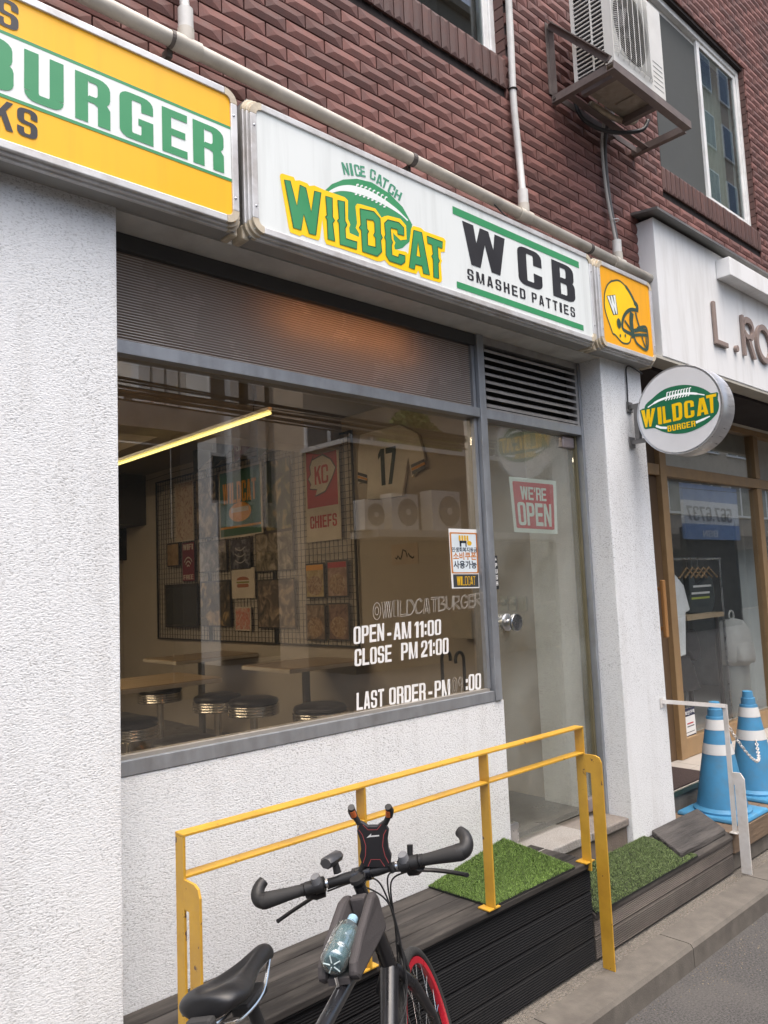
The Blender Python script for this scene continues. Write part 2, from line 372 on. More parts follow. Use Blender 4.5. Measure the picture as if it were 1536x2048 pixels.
def lettering(mb, text, fn, u0, v0, u1, v1, d, gap=.14, s=.34, t=.16, widths=None, warp=None, eps=.00012):
    """fill the box u0..u1, v0..v1 of the plane fn(u,v,d) with the word"""
    W = {**GW, **(widths or {})}
    ws = [W.get(c, 1.0) for c in text]; tot = sum(ws)+gap*(len(text)-1); x = 0
    for c, w in zip(text, ws):
        ss = s*(1/w if c in 'WMI' else 1) if c not in 'WM' else s
        if isinstance(mb, LMB): mb.brk()
        k = 0; rng_ = False
        for poly in glyph(c, s, t):
            if isinstance(poly, RQ):
                if not rng_: k += 1
                rng_ = True
            else: k += 1; rng_ = False
            q = []
            for px_, py_ in poly:
                U = (x+px_*w)/tot; V = py_
                if warp: U, V = warp(U, V)
                q.append((u0+(u1-u0)*U, v0+(v1-v0)*V))
            mb.prism([q], fn, None, d+eps*(k % 7))
        x += w+gap
    return mb
def planeY(y):                      # facing the street: u = X, v = Z, d outwards
    return lambda u, v, d: (u, y-d, v)
def planeXl(x):                     # facing -X: u = depth running towards the street (left to right as seen), v = Z
    return lambda u, v, d: (x-d, -u, v)
def pixpoly(pts, org, sc, conv):    # crop pixels -> plane coordinates
    out = []
    for a, b in pts:
        p = conv(org[0]+a*sc, org[1]+b*sc); out.append(p)
    return out
def ccw(P):
    a = sum(P[i][0]*P[(i+1) % len(P)][1]-P[(i+1) % len(P)][0]*P[i][1] for i in range(len(P)))
    return P if a > 0 else P[::-1]
def stroke(mb, pts, w, fn, d, closed=False):
    """a flat line of width w (list allowed) along 2D points"""
    n = len(pts); ws = w if isinstance(w, (list, tuple)) else [w]*n; Lp = []; Rp = []
    for i in range(n):
        a = pts[i-1] if (i > 0 or closed) else pts[i]; b = pts[(i+1) % n] if (i < n-1 or closed) else pts[i]
        dx, dy = b[0]-a[0], b[1]-a[1]; l = math.hypot(dx, dy) or 1
        nx, ny = -dy/l, dx/l; Lp.append((pts[i][0]+nx*ws[i]/2, pts[i][1]+ny*ws[i]/2)); Rp.append((pts[i][0]-nx*ws[i]/2, pts[i][1]-ny*ws[i]/2))
    vs = [fn(p[0], p[1], d) for p in Lp+Rp]; fs = []
    for i in range(n if closed else n-1):
        j = (i+1) % n; fs.append((i, n+i, n+j, j))
    return mb.add(vs, fs)
def smooth_curve(pts, k=8, closed=False):
    P = [Vector(p) for p in pts]; n = len(P); out = []
    for i in range(n if closed else n-1):
        if closed: a, b, c, d = P[i-1], P[i], P[(i+1) % n], P[(i+2) % n]
        else: a, b, c, d = P[max(i-1, 0)], P[i], P[i+1], P[min(i+2, n-1)]
        for j in range(k):
            t = j/k; out.append(.5*((2*b)+(c-a)*t+(2*a-5*b+4*c-d)*t*t+(3*b-a-3*c+d)*t**3))
    if not closed: out.append(P[-1])
    return out
def ftext(body, fn, u, v, h, d, align='CENTER', bold=0.0, sx=1.0, name='print', mat=None, parent=None, rot=0.0, mirror=False):
    """small print with the built-in font, as a thin mesh on the plane"""
    c = bpy.data.curves.new('txt', 'FONT'); c.body = body; c.align_x = align; c.size = h*1.38; c.offset = bold; c.resolution_u = 3
    o = bpy.data.objects.new('txt', c); COL.objects.link(o); bpy.context.view_layer.update()
    me = bpy.data.meshes.new_from_object(o.evaluated_get(bpy.context.evaluated_depsgraph_get()))
    bpy.data.objects.remove(o); bpy.data.curves.remove(c)
    mb = MB(); ca, sa = cos(rot), sin(rot)
    vs = []
    for q in me.vertices:
        a, b = q.co.x*sx, q.co.y
        vs.append(fn(u+a*ca-b*sa, v+a*sa+b*ca, d))
    mb.add(vs, [tuple(p.vertices) for p in me.polygons]); bpy.data.meshes.remove(me)
    return mb.build(name, mat, parent, fixn=False) if name else mb
# ================================================================ SETTING
G = hexc
asphalt = M('asphalt', (.064,.061,.059), .95, var=.8, vscale=110, bump=.6, bscale=220, dd=.004, dirt=(.105,.098,.09), dscale=1.6, damt=.6)
concrete = M('kerb_concrete', (.125,.112,.096), .9, var=.22, vscale=14, bump=.35, bscale=150, dd=.004, dirt=(.075,.066,.057), dscale=4, damt=.75)
grit = M('gritty_mortar', (.15,.135,.115), .95, var=.5, vscale=90, bump=.9, bscale=120, dd=.01, dirt=(.09,.08,.07), dscale=12, damt=.6)
stuc = MATS['stucco']
MB().add([(-160,-160,-.104),(160,-160,-.104),(160,160,-.104),(-160,160,-.104)], [(0,1,2,3)]).build('road', asphalt, kind='structure')
MB().box((-14,-.415,-.3),(14,4,-.012)).build('pavement', grit, kind='structure')
kerb = bpy.data.objects.new('kerb', None); COL.objects.link(kerb); kerb['kind'] = 'structure'
kx = 3.585-9
while kx < 12:
    mb = MB(); x0, x1 = kx+.003, kx+.997
    prof = [(-.585,-.3),(-.578,-.018),(-.566,-.002),(-.55,0),(-.41,0),(-.41,-.3)]
    mb.add([(x, y, z) for x in (x0, x1) for y, z in prof], [tuple(range(6))[::-1], tuple(range(6, 12))]+[(i, (i+1) % 6, (i+1) % 6+6, i+6) for i in range(6)])
    mb.build('kerb_stone', concrete, kerb); kx += 1.0
# loose grit along the kerb
rg = random.Random(3); mb = MB()
for i in range(900):
    x = rg.uniform(1.2, 7.5); k = rg.random()
    if k < .45: y = rg.gauss(-.392, .02); z = -.004
    elif k < .8: y = -.585-abs(rg.gauss(0, .035)); z = -.104
    else: y = -.60-abs(rg.gauss(0, .12)); x = rg.gauss(3.75, .22); z = -.104
    if y > -.35: continue
    r = rg.uniform(.001, .0033); a = rg.uniform(0, 6)
    mb.add([(x+r*cos(a), y+r*sin(a), z), (x+r*cos(a+2.1), y+r*sin(a+2.1), z), (x+r*cos(a+4.2), y+r*sin(a+4.2), z), (x, y, z+r*1.1)], [(0,1,3),(1,2,3),(2,0,3),(0,2,1)])
mb.build('grit', M('sand_grit', (.24,.19,.125), .9, island=.5), None, label='sand and grit scattered along the kerb', kind='stuff')

# ---------------------------------------------------------------- brick building above the shop
BY = -.118                                  # face line of the brick edges
brickm = M('brick', G('6e4841'), .72, var=.16, vscale=28, bump=.3, bscale=140, dd=.003, island=.30, dirt=(.05,.038,.035), dscale=1.8, damt=.6)
soldm = M('soldier_brick', G('593e38'), .7, var=.16, vscale=28, bump=.25, bscale=140, dd=.003, island=.16, dirt=(.05,.038,.036), dscale=3, damt=.5)
mortar = M('dark_mortar', (.020,.014,.013), .95, var=.2)
bld = thing('brick_building', 'dark red brick upper storey above the shop signs', 'building', (4, -.1, 3.0))
WL = (-.6+2.0, 3.185, 4.45, 5.9); WR = (4.86, 6.41, 4.45, 5.83)
mb = MB(); y0, y1 = BY+.012, .35
mb.box((-14, y0, 3.0), (14, y1, 4.45)); mb.box((-14, y0, 4.45), (WL[0], y1, 11.5)); mb.box((WL[1], y0, 4.45), (WR[0], y1, 11.5)); mb.box((WR[1], y0, 4.45), (14, y1, 11.5))
mb.box((WL[0], y0, WL[3]), (WL[1], y1, 11.5)); mb.box((WR[0], y0, WR[3]), (WR[1], y1, 11.5))
mb.build('wall', mortar, bld)
BL, BH, PL, PH = .189, .0565, .195, .0625
def brick_mesh(L, H, dep=.0066, rx=.045, horiz=True):
    a, b = L/2, H/2; yb = .012; yr = -dep
    if horiz: rv = [(-a+rx, yr, -.1*b), (a-rx, yr, -.1*b)]
    else: rv = [(0, yr*.45, -b+.02), (0, yr*.45, b-.02)]
    v = [(-a,0,-b),(a,0,-b),(a,0,b),(-a,0,b)]+rv+[(-a,yb,-b),(a,yb,-b),(a,yb,b),(-a,yb,b)]
    if horiz: f = [(0,1,5,4),(1,2,5),(2,3,4,5),(3,0,4)]
    else: f = [(0,1,4),(1,2,5,4),(2,3,5),(3,0,4,5)]
    return v, f+[(0,6,7,1),(1,7,8,2),(2,8,9,3),(3,9,6,0)]
def mk(name, v, f, m):
    me = bpy.data.meshes.new(name); me.from_pydata(v, [], f); me.materials.append(m); me.update(); return me
bv, bf = brick_mesh(BL, BH); bme = mk('brick', bv, bf, brickm)
sv, sf = brick_mesh(.0575, .165, .012, .012, False); sme = mk('soldier_brick', sv, sf, soldm)
def proj(p):
    v = Vector(p)-CC; z = v.dot(CW)
    return (768+FPX*v.dot(CR)/z, 1024-FPX*v.dot(CU)/z) if z > .1 else (-9e9, 0)
cand = []
z = 3.982-PH*9; row = 0
while z < 7.3:
    zc = z+PH/2-.003; xo = 1.842 + (PL/2 if (row+9) % 2 == 1 else 0) - 8*PL
    for k in range(60):
        x = xo+PL*k+PL/2; x0, x1 = x-PL/2, x+PL/2
        clip = None
        for w in (WL, WR):
            if zc+.03 > w[2]-.17 and zc < w[3]+.02:
                lo, hi = w[0]-.03, w[1]
                if w is WR and zc < w[2]: hi = 6.44
                if w is WL and zc < w[2]: hi = 3.16
                if x0 >= lo-.002 and x1 <= hi+.002: clip = (0, 0)
                elif x1 > lo and x0 < lo: clip = (x0, lo)
                elif x0 < hi and x1 > hi: clip = (hi, x1)
        if clip:
            if clip[1]-clip[0] < .03: continue
            x0, x1 = clip
        if zc > 7.25: continue
        u, v = proj(((x0+x1)/2, BY, zc))
        if -70 < u < 1620 and -60 < v < 1500:
            if x0 > 4.46 and zc < 3.86: continue
            cand.append(((x0+x1)/2, zc, (x1-x0-.006)/BL, (Vector((x, BY, zc))-CC).length))
    z += PH; row += 1
cand.sort(key=lambda c: c[3])
rb = random.Random(5); rest = MB()
for i, (x, zc, sx, dd) in enumerate(cand):
    j = rb.uniform(-.0012, .0012)
    if i < 300:
        o = bpy.data.objects.new('brick', bme); COL.objects.link(o); o.parent = bld; o.location = Vector((x, BY+j, zc))-bld.location; o.scale.x = sx
    else: rest.add([(a*sx+x, b+BY+j, c+zc) for a, b, c in bv], bf)
rest.build('brick', brickm, bld, kind='stuff', fixn=False)
for w, n0, xe in ((WL, 0, 3.165), (WR, 4.845, 6.45)):
    x = xe-.031
    while x > (1.5 if w is WL else 4.83):
        if proj((x, BY, 4.3))[1] > -90:
            o = bpy.data.objects.new('soldier_brick', sme); COL.objects.link(o); o.parent = bld; o.location = Vector((x, BY-.004+rb.uniform(-.002,.002), 4.363))-bld.location
        x -= .0625
# brick-lined reveal at the right of each opening
for w in (WL, WR):
    z = w[2]+.004; k = 0
    while z < w[3]:
        mb = MB().box((w[1]-.001, BY+.004, z), (w[1]+.004-.012, BY+.075, z+.056)); mb.build('reveal_brick', soldm, bld); z += PH
# white plastic windows
pvc = M('white_pvc', (.78,.78,.76), .4, var=.06, vscale=9, dirt=(.30,.27,.23), dscale=7, damt=.35)
gwin = glass('window_glass', (.75,.8,.8), 1.2, .06)
dark = M('dark_room', (.02,.02,.02), .9)
def upper_window(w, yf, split, curtain):
    x0, x1, z0, z1 = w
    fr = MB(); t = .045
    for a, b in (((x0, z0), (x1, z0+t)), ((x0, z1-t), (x1, z1)), ((x0, z0+t), (x0+t, z1-t)), ((x1-t, z0+t), (x1, z1-t))): fr.box((a[0], yf, a[1]), (b[0], yf+.09, b[1]))
    wn = fr.build('window', pvc, bld, bevel=.004)
    for i, (a, b) in enumerate(((x0+t, split+.02), (split-.02, x1-t))):
        yy = yf+.012+(.028 if i == 0 else 0); s = MB(); k = .04
        s.box((a, yy, z0+t), (b, yy+.026, z0+t+k)); s.box((a, yy, z1-t-k), (b, yy+.026, z1-t)); s.box((a, yy, z0+t+k), (a+k, yy+.026, z1-t-k)); s.box((b-k, yy, z0+t+k), (b, yy+.026, z1-t-k))
        s.build('sash', pvc, wn, bevel=.003)
        MB().box((a+k, yy+.010, z0+t+k), (b-k, yy+.014, z1-t-k)).build('pane', gwin, wn)
        if i == 0 and curtain: MB().box((a+k, yy-.006, z0+t+k), (b-k, yy-.003, z1-t-k)).build('insect_screen', M('insect_screen', (.055,.06,.058), .8, var=.1), wn)
    r = MB(); r.box((x0-.1, .3, z0-.1), (x1+.1, 1.6, z1+.1)); 
    me = r.build('dim_room', M('dim_room', (.10,.10,.095), .9), bld)
    # open the street side of the room
    bm = bmesh.new(); bm.from_mesh(me.data); bm.faces.ensure_lookup_table()
    bmesh.ops.delete(bm, geom=[f for f in bm.faces if abs(f.calc_center_median().y-(.3-bld.location.y)) < .01], context='FACES_ONLY'); bm.to_mesh(me.data); bm.free()
    if curtain:
        c = MB(); n = 40; vs = []; xs0, xs1 = split+.05, x1-t
        for i in range(n+1):
            x = xs0+(xs1-xs0)*i/n; vs += [(x, yf+.15+.02*sin(i*1.3), z0), (x, yf+.15+.02*sin(i*1.3), z1)]
        c.add(vs, [(2*i, 2*i+2, 2*i+3, 2*i+1) for i in range(n)]); c.build('curtain', M('pale_curtain', (.42,.42,.34), .9, var=.2, vscale=3), wn, smooth=True)
    return wn
upper_window(WL, -.055, 2.3, False); upper_window(WR, -.075, 5.70, True)

# ---------------------------------------------------------------- stucco walls of the shop
MB().box((-3, -.145, -.1), (1.028, .32, 3.0)).build('stucco_pier', stuc, label='wide white stucco wall filling the left edge of the photo', cat='wall', bevel=.004)
mb = MB().hexa([(3.855,-.15,-.02),(4.325,-.15,-.02),(4.325,.42,-.02),(3.855,.42,-.02),(3.86,-.14,3.0),(4.305,-.14,3.0),(4.305,.42,3.0),(3.86,.42,3.0)])
mb.build('stucco_pillar', stuc, label='white stucco pillar between the glass door and the wooden shopfront', cat='pillar', bevel=.006)
MB().box((1.028, -.002, -.05), (3.012, .16, 1.151)).build('low_stucco_wall', stuc, label='low white stucco wall under the big shop window', cat='wall', bevel=.004)
soff = M('soffit_paint', (.52,.515,.49), .8, var=.12, vscale=7, bump=.15, bscale=60, dirt=(.22,.2,.18), dscale=4, damt=.4)
MB().box((1.029, -.14, 2.955), (3.859, .40, 3.45)).build('lintel_beam', soff, label='grey painted lintel beam running under the white sign', cat='beam')
# ================================================================ SHOPFRONT
alu = M('grey_aluminium', (.33,.35,.375), .45, metal=.55, var=.10, vscale=30, stretch=(1,1,.15), dirt=(.16,.15,.14), dscale=9, damt=.35)
steel = M('brushed_steel', (.62,.62,.62), .28, metal=1, var=.06)
black = M('black_plastic', (.018,.018,.019), .5, var=.2, vscale=30)
white = M('white_print', (.80,.80,.78), .6, var=.03)
shopglass = glass('shop_glass', (.91,.87,.80), 1.6, .062, haze=.010)
doorglass = glass('door_glass', (.90,.91,.885), 1.3, .06, haze=.20)
# big window
win = thing('shop_window', 'large fixed shop window with grey metal frame above the low wall', 'window', (2, 0, 1.15))
f = MB()
f.box((1.029, -.006, 1.152), (2.942, .10, 1.2)); f.build('sill_bar', alu, win, bevel=.002)
MB().box((1.029, -.008, 2.531), (2.942, .10, 2.577)).build('head_bar', alu, win, bevel=.002)
MB().box((1.029, .012, 1.2), (2.93, .06, 1.212)).build('glazing_bead', M('bead', (.30,.28,.25), .6, metal=.2), win)
MB().box((2.918, .014, 1.213), (2.94, .06, 2.530)).build('glazing_bead', alu, win)
MB().box((1.03, .036, 1.2125), (2.9175, .042, 2.5305)).build('pane', shopglass, win)
# ribbed panel above the window
pan = thing('ribbed_panel', 'ribbed translucent panel above the shop window with warm light behind it', 'panel', (2, 0, 2.58))
v = []; fc = []; nr = 32; zA, zB = 2.579, 2.8972; per = 8
for i in range(nr*per+1):
    z = zA+(zB-zA)*i/(nr*per); y = .03-.0052*(cos(2*pi*i/per))
    v += [(1.03, y, z), (2.918, y, z)]
fc = [(2*i, 2*i+1, 2*i+3, 2*i+2) for i in range(nr*per)]
def ribmat():
    m = bpy.data.materials.new('ribbed_polycarbonate'); m.use_nodes = True; t = m.node_tree; N = t.nodes; L = t.links; b = N['Principled BSDF']
    b.inputs['Base Color'].default_value = (.27,.24,.225,1); b.inputs['Roughness'].default_value = .16; b.inputs['Specular IOR Level'].default_value = .9
    tr = N.new('ShaderNodeBsdfTranslucent'); tr.inputs[0].default_value = (.62,.5,.40,1); mx = N.new('ShaderNodeMixShader'); mx.inputs[0].default_value = .22
    L.new(b.outputs[0], mx.inputs[1]); L.new(tr.outputs[0], mx.inputs[2]); L.new(mx.outputs[0], N['Material Output'].inputs['Surface']); return m
MB().add(v, fc).build('ribbed_sheet', ribmat(), pan, smooth=True, fixn=False)
rm = M('rib_glint_tone', (.58,.54,.51), .25, var=.1, vscale=3, spec=.8)  # lighter strips: sharp glints along the ribs put into the colour
for i in range(nr):
    z = zA+(zB-zA)*(i+.0)/nr+.0005
    MB().hexa([(1.03,.0225,z),(2.918,.0225,z),(2.918,.0265,z),(1.03,.0265,z),(1.03,.0225,z+.0022),(2.918,.0225,z+.0022),(2.918,.0265,z+.0022),(1.03,.0265,z+.0022)]).build('rib_glint', rm, pan)
MB().box((1.029, .0, 2.897), (2.942, .10, 2.954)).build('top_bar', M('dark_frame', (.085,.087,.09), .55, metal=.4), pan)
MB().box((2.919, .01, 2.578), (2.941, .08, 2.896)).build('end_bead', alu, pan)
# mullion, door frame
dfr = thing('door_frame', 'grey metal door frame with tall mullion beside the shop window', 'door frame', (3.4, 0, .43))
MB().box((2.944, -.012, 1.153), (2.992, .10, 2.954)).build('mullion', alu, dfr, bevel=.002)
MB().box((2.994, -.006, 2.531), (3.834, .10, 2.577)).build('transom', alu, dfr, bevel=.002)
MB().box((3.836, -.008, .432), (3.857, .10, 2.954)).build('jamb', alu, dfr, bevel=.002)
MB().box((3.816, .03, .432), (3.834, .08, 2.530)).build('stop', M('bronze_strip', (.17,.15,.09), .5, metal=.3), dfr)
# louvre vent
lv = thing('louvre_vent', 'metal louvre vent with horizontal slats above the glass door', 'vent', (3.4, 0, 2.58))
lm = M('louvre_metal', (.36,.35,.34), .5, metal=.4, var=.15, vscale=10, dirt=(.14,.12,.11), dscale=6, damt=.5)
MB().box((2.994, -.004, 2.578), (3.834, .05, 2.586)).build('frame', lm, lv); MB().box((2.994, .0, 2.915), (3.834, .06, 2.954)).build('frame', lm, lv)
MB().box((3.812, .0, 2.587), (3.834, .06, 2.914)).build('frame', lm, lv); MB().box((2.994, .0, 2.587), (3.004, .06, 2.914)).build('frame', lm, lv)
for i in range(8):
    z = 2.592+i*.0405
    MB().hexa([(3.005,-.002,z),(3.811,-.002,z),(3.811,.052,z+.034),(3.005,.052,z+.034),(3.005,-.004,z+.012),(3.811,-.004,z+.012),(3.811,.050,z+.040),(3.005,.050,z+.040)]).build('slat', lm, lv)
MB().box((2.998, .062, 2.58), (3.834, .066, 2.95)).build('backing', dark, lv)
# glass door
dr = thing('glass_door', 'frameless glass door with round steel knob beside the white pillar', 'door', (3.4, .04, .44))
MB().box((2.996, .044, .462), (3.814, .056, 2.524)).build('pane', doorglass, dr, bevel=.002)
p = PY(1145, 880, .03); MB().box((3.70, .03, 2.455), (3.812, .07, 2.523)).build('hinge_patch', M('pinkish_steel', (.40,.34,.34), .35, metal=.8), dr, bevel=.01, seg=3)
MB().box((3.715, .03, .455), (3.812, .07, .53)).build('hinge_patch', M('pinkish_steel', (.4,.34,.34), .35, metal=.8), dr, bevel=.01, seg=3)
MB().box((2.997, .035, .446), (3.12, .065, .545)).build('bottom_lock', steel, dr, bevel=.004)
kb = PY(1020, 1245, .0); kx, kz = kb.x+.02, kb.z
k = MB(); k.lathe([(.004,-.008),(.041,-.006),(.043,.0),(.043,.012),(.038,.016),(.016,.02),(.016,.05),(.038,.054)], (kx, .043, kz), (0,-1,0)); 
kn = k.build('knob', steel, dr, smooth=True, auto=35)
MB().lathe([(.038,.0),(.0435,.003),(.0435,.014),(.041,.018),(.002,.0185)], (kx, -.012, kz), (0,-1,0)).build('knob_face', M('satin_steel', (.55,.56,.56), .25, metal=1), kn, smooth=True, auto=35)
MB().lathe([(.004,-.07),(.041,-.066),(.043,-.058),(.016,-.05),(.016,.0)], (kx, .056, kz), (0,-1,0)).build('inner_knob', steel, dr, smooth=True, auto=35)
# push sticker
ps = PY(992, 1145, .043); w = .013
st = MB().box((ps.x-w, .0405, ps.z-.083), (ps.x+w, .0435, ps.z+.083)).build('push_sticker', black, label='narrow black sticker reading PUSH downwards on the door edge', cat='sticker')
fn = planeY(.0405)
mb = MB()
for i, c in enumerate('PUSH'): lettering(mb, c, fn, ps.x-.008, ps.z+.025-i*.03, ps.x+.008, ps.z+.047-i*.03, .0006)
mb.prism([[(ps.x-.006, ps.z+.06), (ps.x+.006, ps.z+.06), (ps.x, ps.z+.076)]], fn, None, .0006)
mb.build('lettering', white, st)
# WE'RE OPEN sign on the door (inside of the glass)
y = .060
a, b_, c_, d_ = [PY(*q, y) for q in ((1018, 953), (1112, 962), (1115, 1068), (1029, 1064))]
os_ = MB().add([a, b_, c_, d_]+[q+Vector((0,.002,0)) for q in (a, b_, c_, d_)], [(3,2,1,0),(4,5,6,7),(0,1,5,4),(1,2,6,5),(2,3,7,6),(3,0,4,7)])
ow = M('mint_white_paper', (.72,.80,.76), .5, var=.03)
op = os_.build('open_sign', ow, label="red and white sign reading WE'RE OPEN stuck inside the glass door", cat='sign')
def quadmap(A, B, C, Dd, off):
    def fn(u, v, d):
        t = A.lerp(B, u); w_ = Dd.lerp(C, u); q = w_.lerp(t, v); return (q.x, q.y-off-d, q.z)
    return fn
qm = quadmap(a, b_, c_, d_, .0)
MB().prism([rrect(.055, .075, .93, .925, .03, .03)], qm, None, .0008).build('red_panel', M('faded_red', (.55,.055,.075), .5, var=.06), op)
mb = LMB(); lettering(mb, "WE'RE", qm, .20, .60, .76, .84, .0016, gap=.1, s=.3, t=.17); lettering(mb, "OPEN", qm, .11, .13, .86, .55, .0016, gap=.13, s=.32, t=.17)
mb.build('lettering', ow, op)
# wall switches seen through the door: built with the room
# opening hours on the window glass
fn = planeY(.0355)
def hours(text, x0, x1, ytop, ybot, xr_top, xr_bot):
    A = PY(x0, ytop, .035); B = PY(x1, xr_top, .035); Cc = PY(x1, xr_bot, .035); Dd = PY(x0, ybot, .035)
    return A, B, Cc, Dd
hr = thing('hours_lettering', 'white opening hours lettering on the lower right of the shop window', 'lettering', (2.6, .035, 1.25))
def line(parts):
    mb = LMB()
    for txt, (x0, yt0, yb0), (x1, yt1, yb1) in parts:
        A = PY(x0, yt0, .0352); B = PY(x1, yt1, .0352); Cc = PY(x1, yb1, .0352); Dd = PY(x0, yb0, .0352)
        lettering(mb, txt, quadmap(A, B, Cc, Dd, .0), 0, 0, 1, 1, .0004, gap=.13, s=.34, t=.15)
    return mb.build('lettering', white, hr)
line([('OPEN', (707, 1254, 1289), (768, 1246, 1281)), ('-', (774, 1250, 1284), (783, 1249, 1283)), ('AM', (787, 1246, 1280), (822, 1243, 1276)), ('11:00', (829, 1244, 1276), (882, 1238, 1269))])
line([('CLOSE', (709, 1299, 1333), (783, 1289, 1323)), ('PM', (802, 1286, 1321), (835, 1283, 1316)), ('21:00', (842, 1282, 1315), (897, 1275, 1307))])
line([('LAST', (713, 1386, 1421), (768, 1377, 1412)), ('ORDER', (778, 1376, 1410), (851, 1365, 1400)), ('-', (856, 1368, 1401), (865, 1367, 1400)), ('PM', (869, 1362, 1396), (900, 1358, 1390)), (':', (931, 1352, 1384), (936, 1351, 1383)), ('00', (937, 1349, 1382), (962, 1346, 1378))])
def outline_text(s, x0, yt0, yb0, x1, yt1, yb1, w=.0022, name='outline_lettering'):
    """hand-drawn hollow letters: only the contours"""
    mb = MB(); A = PY(x0, yt0, .0352); B = PY(x1, yt1, .0352); Cc = PY(x1, yb1, .0352); Dd = PY(x0, yb0, .0352)
    qm = quadmap(A, B, Cc, Dd, 0); W_ = (B-A).length; H_ = (A-Dd).length
    base = lambda u, v, d: qm(u/W_, v/H_, d)
    ws = [GW.get(c, 1.0) for c in s]; tot = sum(ws)+.16*(len(s)-1); x = 0; rr = random.Random(11)
    for c, w_ in zip(s, ws):
        j = rr.uniform(-.05, .05)
        if c == '@':
            polys = [rrect(0, 0, 1, 1, .5, .5, 8), rrect(.25, .28, .72, .75, .22, .22, 8)]
        elif c in 'O0': polys = [rrect(0, 0, 1, 1, .45, .4, 8), rrect(.3, .16, .7, .84, .2, .25, 8)]
        else: polys = glyph(c, .26, .12)
        if c in 'GCBRDU9': # contour of the joined ring pieces: draw centre line instead
            cl = {'G': [(.95,.8),(.6,1),(.2,.9),(0,.5),(.2,.08),(.7,0),(1,.2),(1,.45),(.55,.45)], 'C': [(1,.8),(.6,1),(.2,.9),(0,.5),(.2,.08),(.7,0),(1,.2)], 'B': [(0,0),(0,1),(.7,.95),(.8,.7),(.3,.52),(1,.4),(.9,.05),(0,0)],
                  'R': [(0,0),(0,1),(.8,.95),(.85,.6),(.1,.5),(1,0)], 'D': [(0,0),(0,1),(.6,.95),(1,.6),(1,.35),(.6,.03),(0,0)], 'U': [(0,1),(.05,.2),(.5,0),(.95,.2),(1,1)], '9': [(.9,.6),(.5,.45),(.1,.7),(.4,1),(.85,.9),(.9,.6),(.8,0)]}[c]
            for off in (-.07, .07):
                pts = [((x+(px_+off)*w_)/tot*W_, (py_*.96+.02+j+off*.4)*H_) for px_, py_ in cl]; stroke(mb, pts, w, base, .0004)
        else:
            for poly in polys:
                stroke(mb, [((x+px_*w_)/tot*W_, (py_+j)*H_) for px_, py_ in poly], w, base, .0004, closed=True)
        x += w_+.16
    return mb.build(name, M('faint_white_marker', (.50,.48,.44), .7), hr)
outline_text('@WILDCATBURGER', 746, 1206, 1240, 962, 1186, 1212, .0018)
outline_text('09', 904, 1356, 1388, 925, 1353, 1384, .0014)
# coupon sticker on the glass
yy = .0345
A, B, Cc, Dd = [PY(*q, yy) for q in ((897, 1057), (955, 1059), (960, 1176), (904, 1177))]
qm = quadmap(A, B, Cc, Dd, 0)
cs = MB().add([A, B, Cc, Dd]+[q+Vector((0,.001,0)) for q in (A, B, Cc, Dd)], [(3,2,1,0),(4,5,6,7),(0,1,5,4),(1,2,6,5),(2,3,7,6),(3,0,4,7)]).build('coupon_sticker', white, label='white and orange coupon sticker with Korean print on the shop window', cat='sticker')
org = M('orange_print', (.55,.21,.05), .5); nav = M('navy_print', (.03,.04,.06), .5); chc = M('charcoal_print', (.045,.05,.055), .5); yel = M('yellow_print', (.75,.45,.02), .5)
MB().prism([rrect(.02, .25, .97, .94, .03, .02)], qm, None, .0006).build('orange_border', org, cs)
MB().prism([rrect(.07, .27, .92, .915, .03, .02)], qm, None, .0010).build('pale_panel', M('pale_blue_print', (.70,.77,.80), .5), cs)
MB().prism([R(.06, .02, .95, .235)], qm, None, .0006).build('dark_panel', chc, cs)
mb = MB()
for i in range(4): mb.prism([R(.32+i*.09, .80, .385+i*.09, .89)], qm, None, .0014)
mb.prism([rrect(.60, .72, .76, .80, .07, .035)], qm, None, .0014); mb.build('emblem', yel, cs)
mb = MB()
for q in (R(.34, .70, .40, .80), R(.34, .76, .58, .80), R(.54, .70, .58, .80)): mb.prism([q], qm, None, .0015)
mb.build('emblem', nav, cs)
ftext('민생회복지원금', qm, .5, .615, .065, .0014, bold=.002, sx=1.55, mat=nav, parent=cs)
ftext('소비쿠폰', qm, .5, .49, .10, .0014, bold=.004, sx=1.62, mat=org, parent=cs)
ftext('사용가능', qm, .5, .345, .10, .0014, bold=.004, sx=1.62, mat=nav, parent=cs)
mb = MB(); lettering(mb, 'WILDCAT', qm, .18, .05, .84, .20, .0012, s=.16, t=.08); mb.build('lettering', yel, cs)
# ================================================================ SIGNS
trim = M('sign_trim', (.62,.62,.615), .38, metal=.25, var=.08, vscale=14, stretch=(.3,1,1), dirt=(.24,.19,.14), dscale=5, damt=.6)
cream = M('yellowed_corner', (.56,.49,.37), .5, var=.15, vscale=20, dirt=(.22,.16,.10), dscale=14, damt=.6)
boxm = M('sign_box', (.30,.295,.28), .6, metal=.1, var=.12, vscale=5)
def facemat(name, col, em, dirt):
    return M(name, col, .42, var=.035, vscale=2.2, stretch=(1,1,.25), dirt=dirt, dscale=2.6, damt=.50, dstretch=(7,1,.35), emit=em)
wface = facemat('white_sign_face', (.66,.69,.675), .06, (.46,.48,.46))
yface = facemat('yellow_sign_face', (.80,.405,.003), .10, (.70,.33,.006))
oface = facemat('orange_sign_face', (.76,.34,.006), .10, (.62,.28,.02))
green = M('green_vinyl', (.035,.24,.095), .4, var=.05, vscale=4, emit=.08)
ygold = M('gold_vinyl', (.82,.50,.002), .4, var=.03, vscale=4, emit=.12)
blackv = M('charcoal_vinyl', (.024,.023,.026), .4, var=.08)
wvin = M('white_vinyl', (.68,.71,.69), .4, var=.03, emit=.08)
SY = -.25
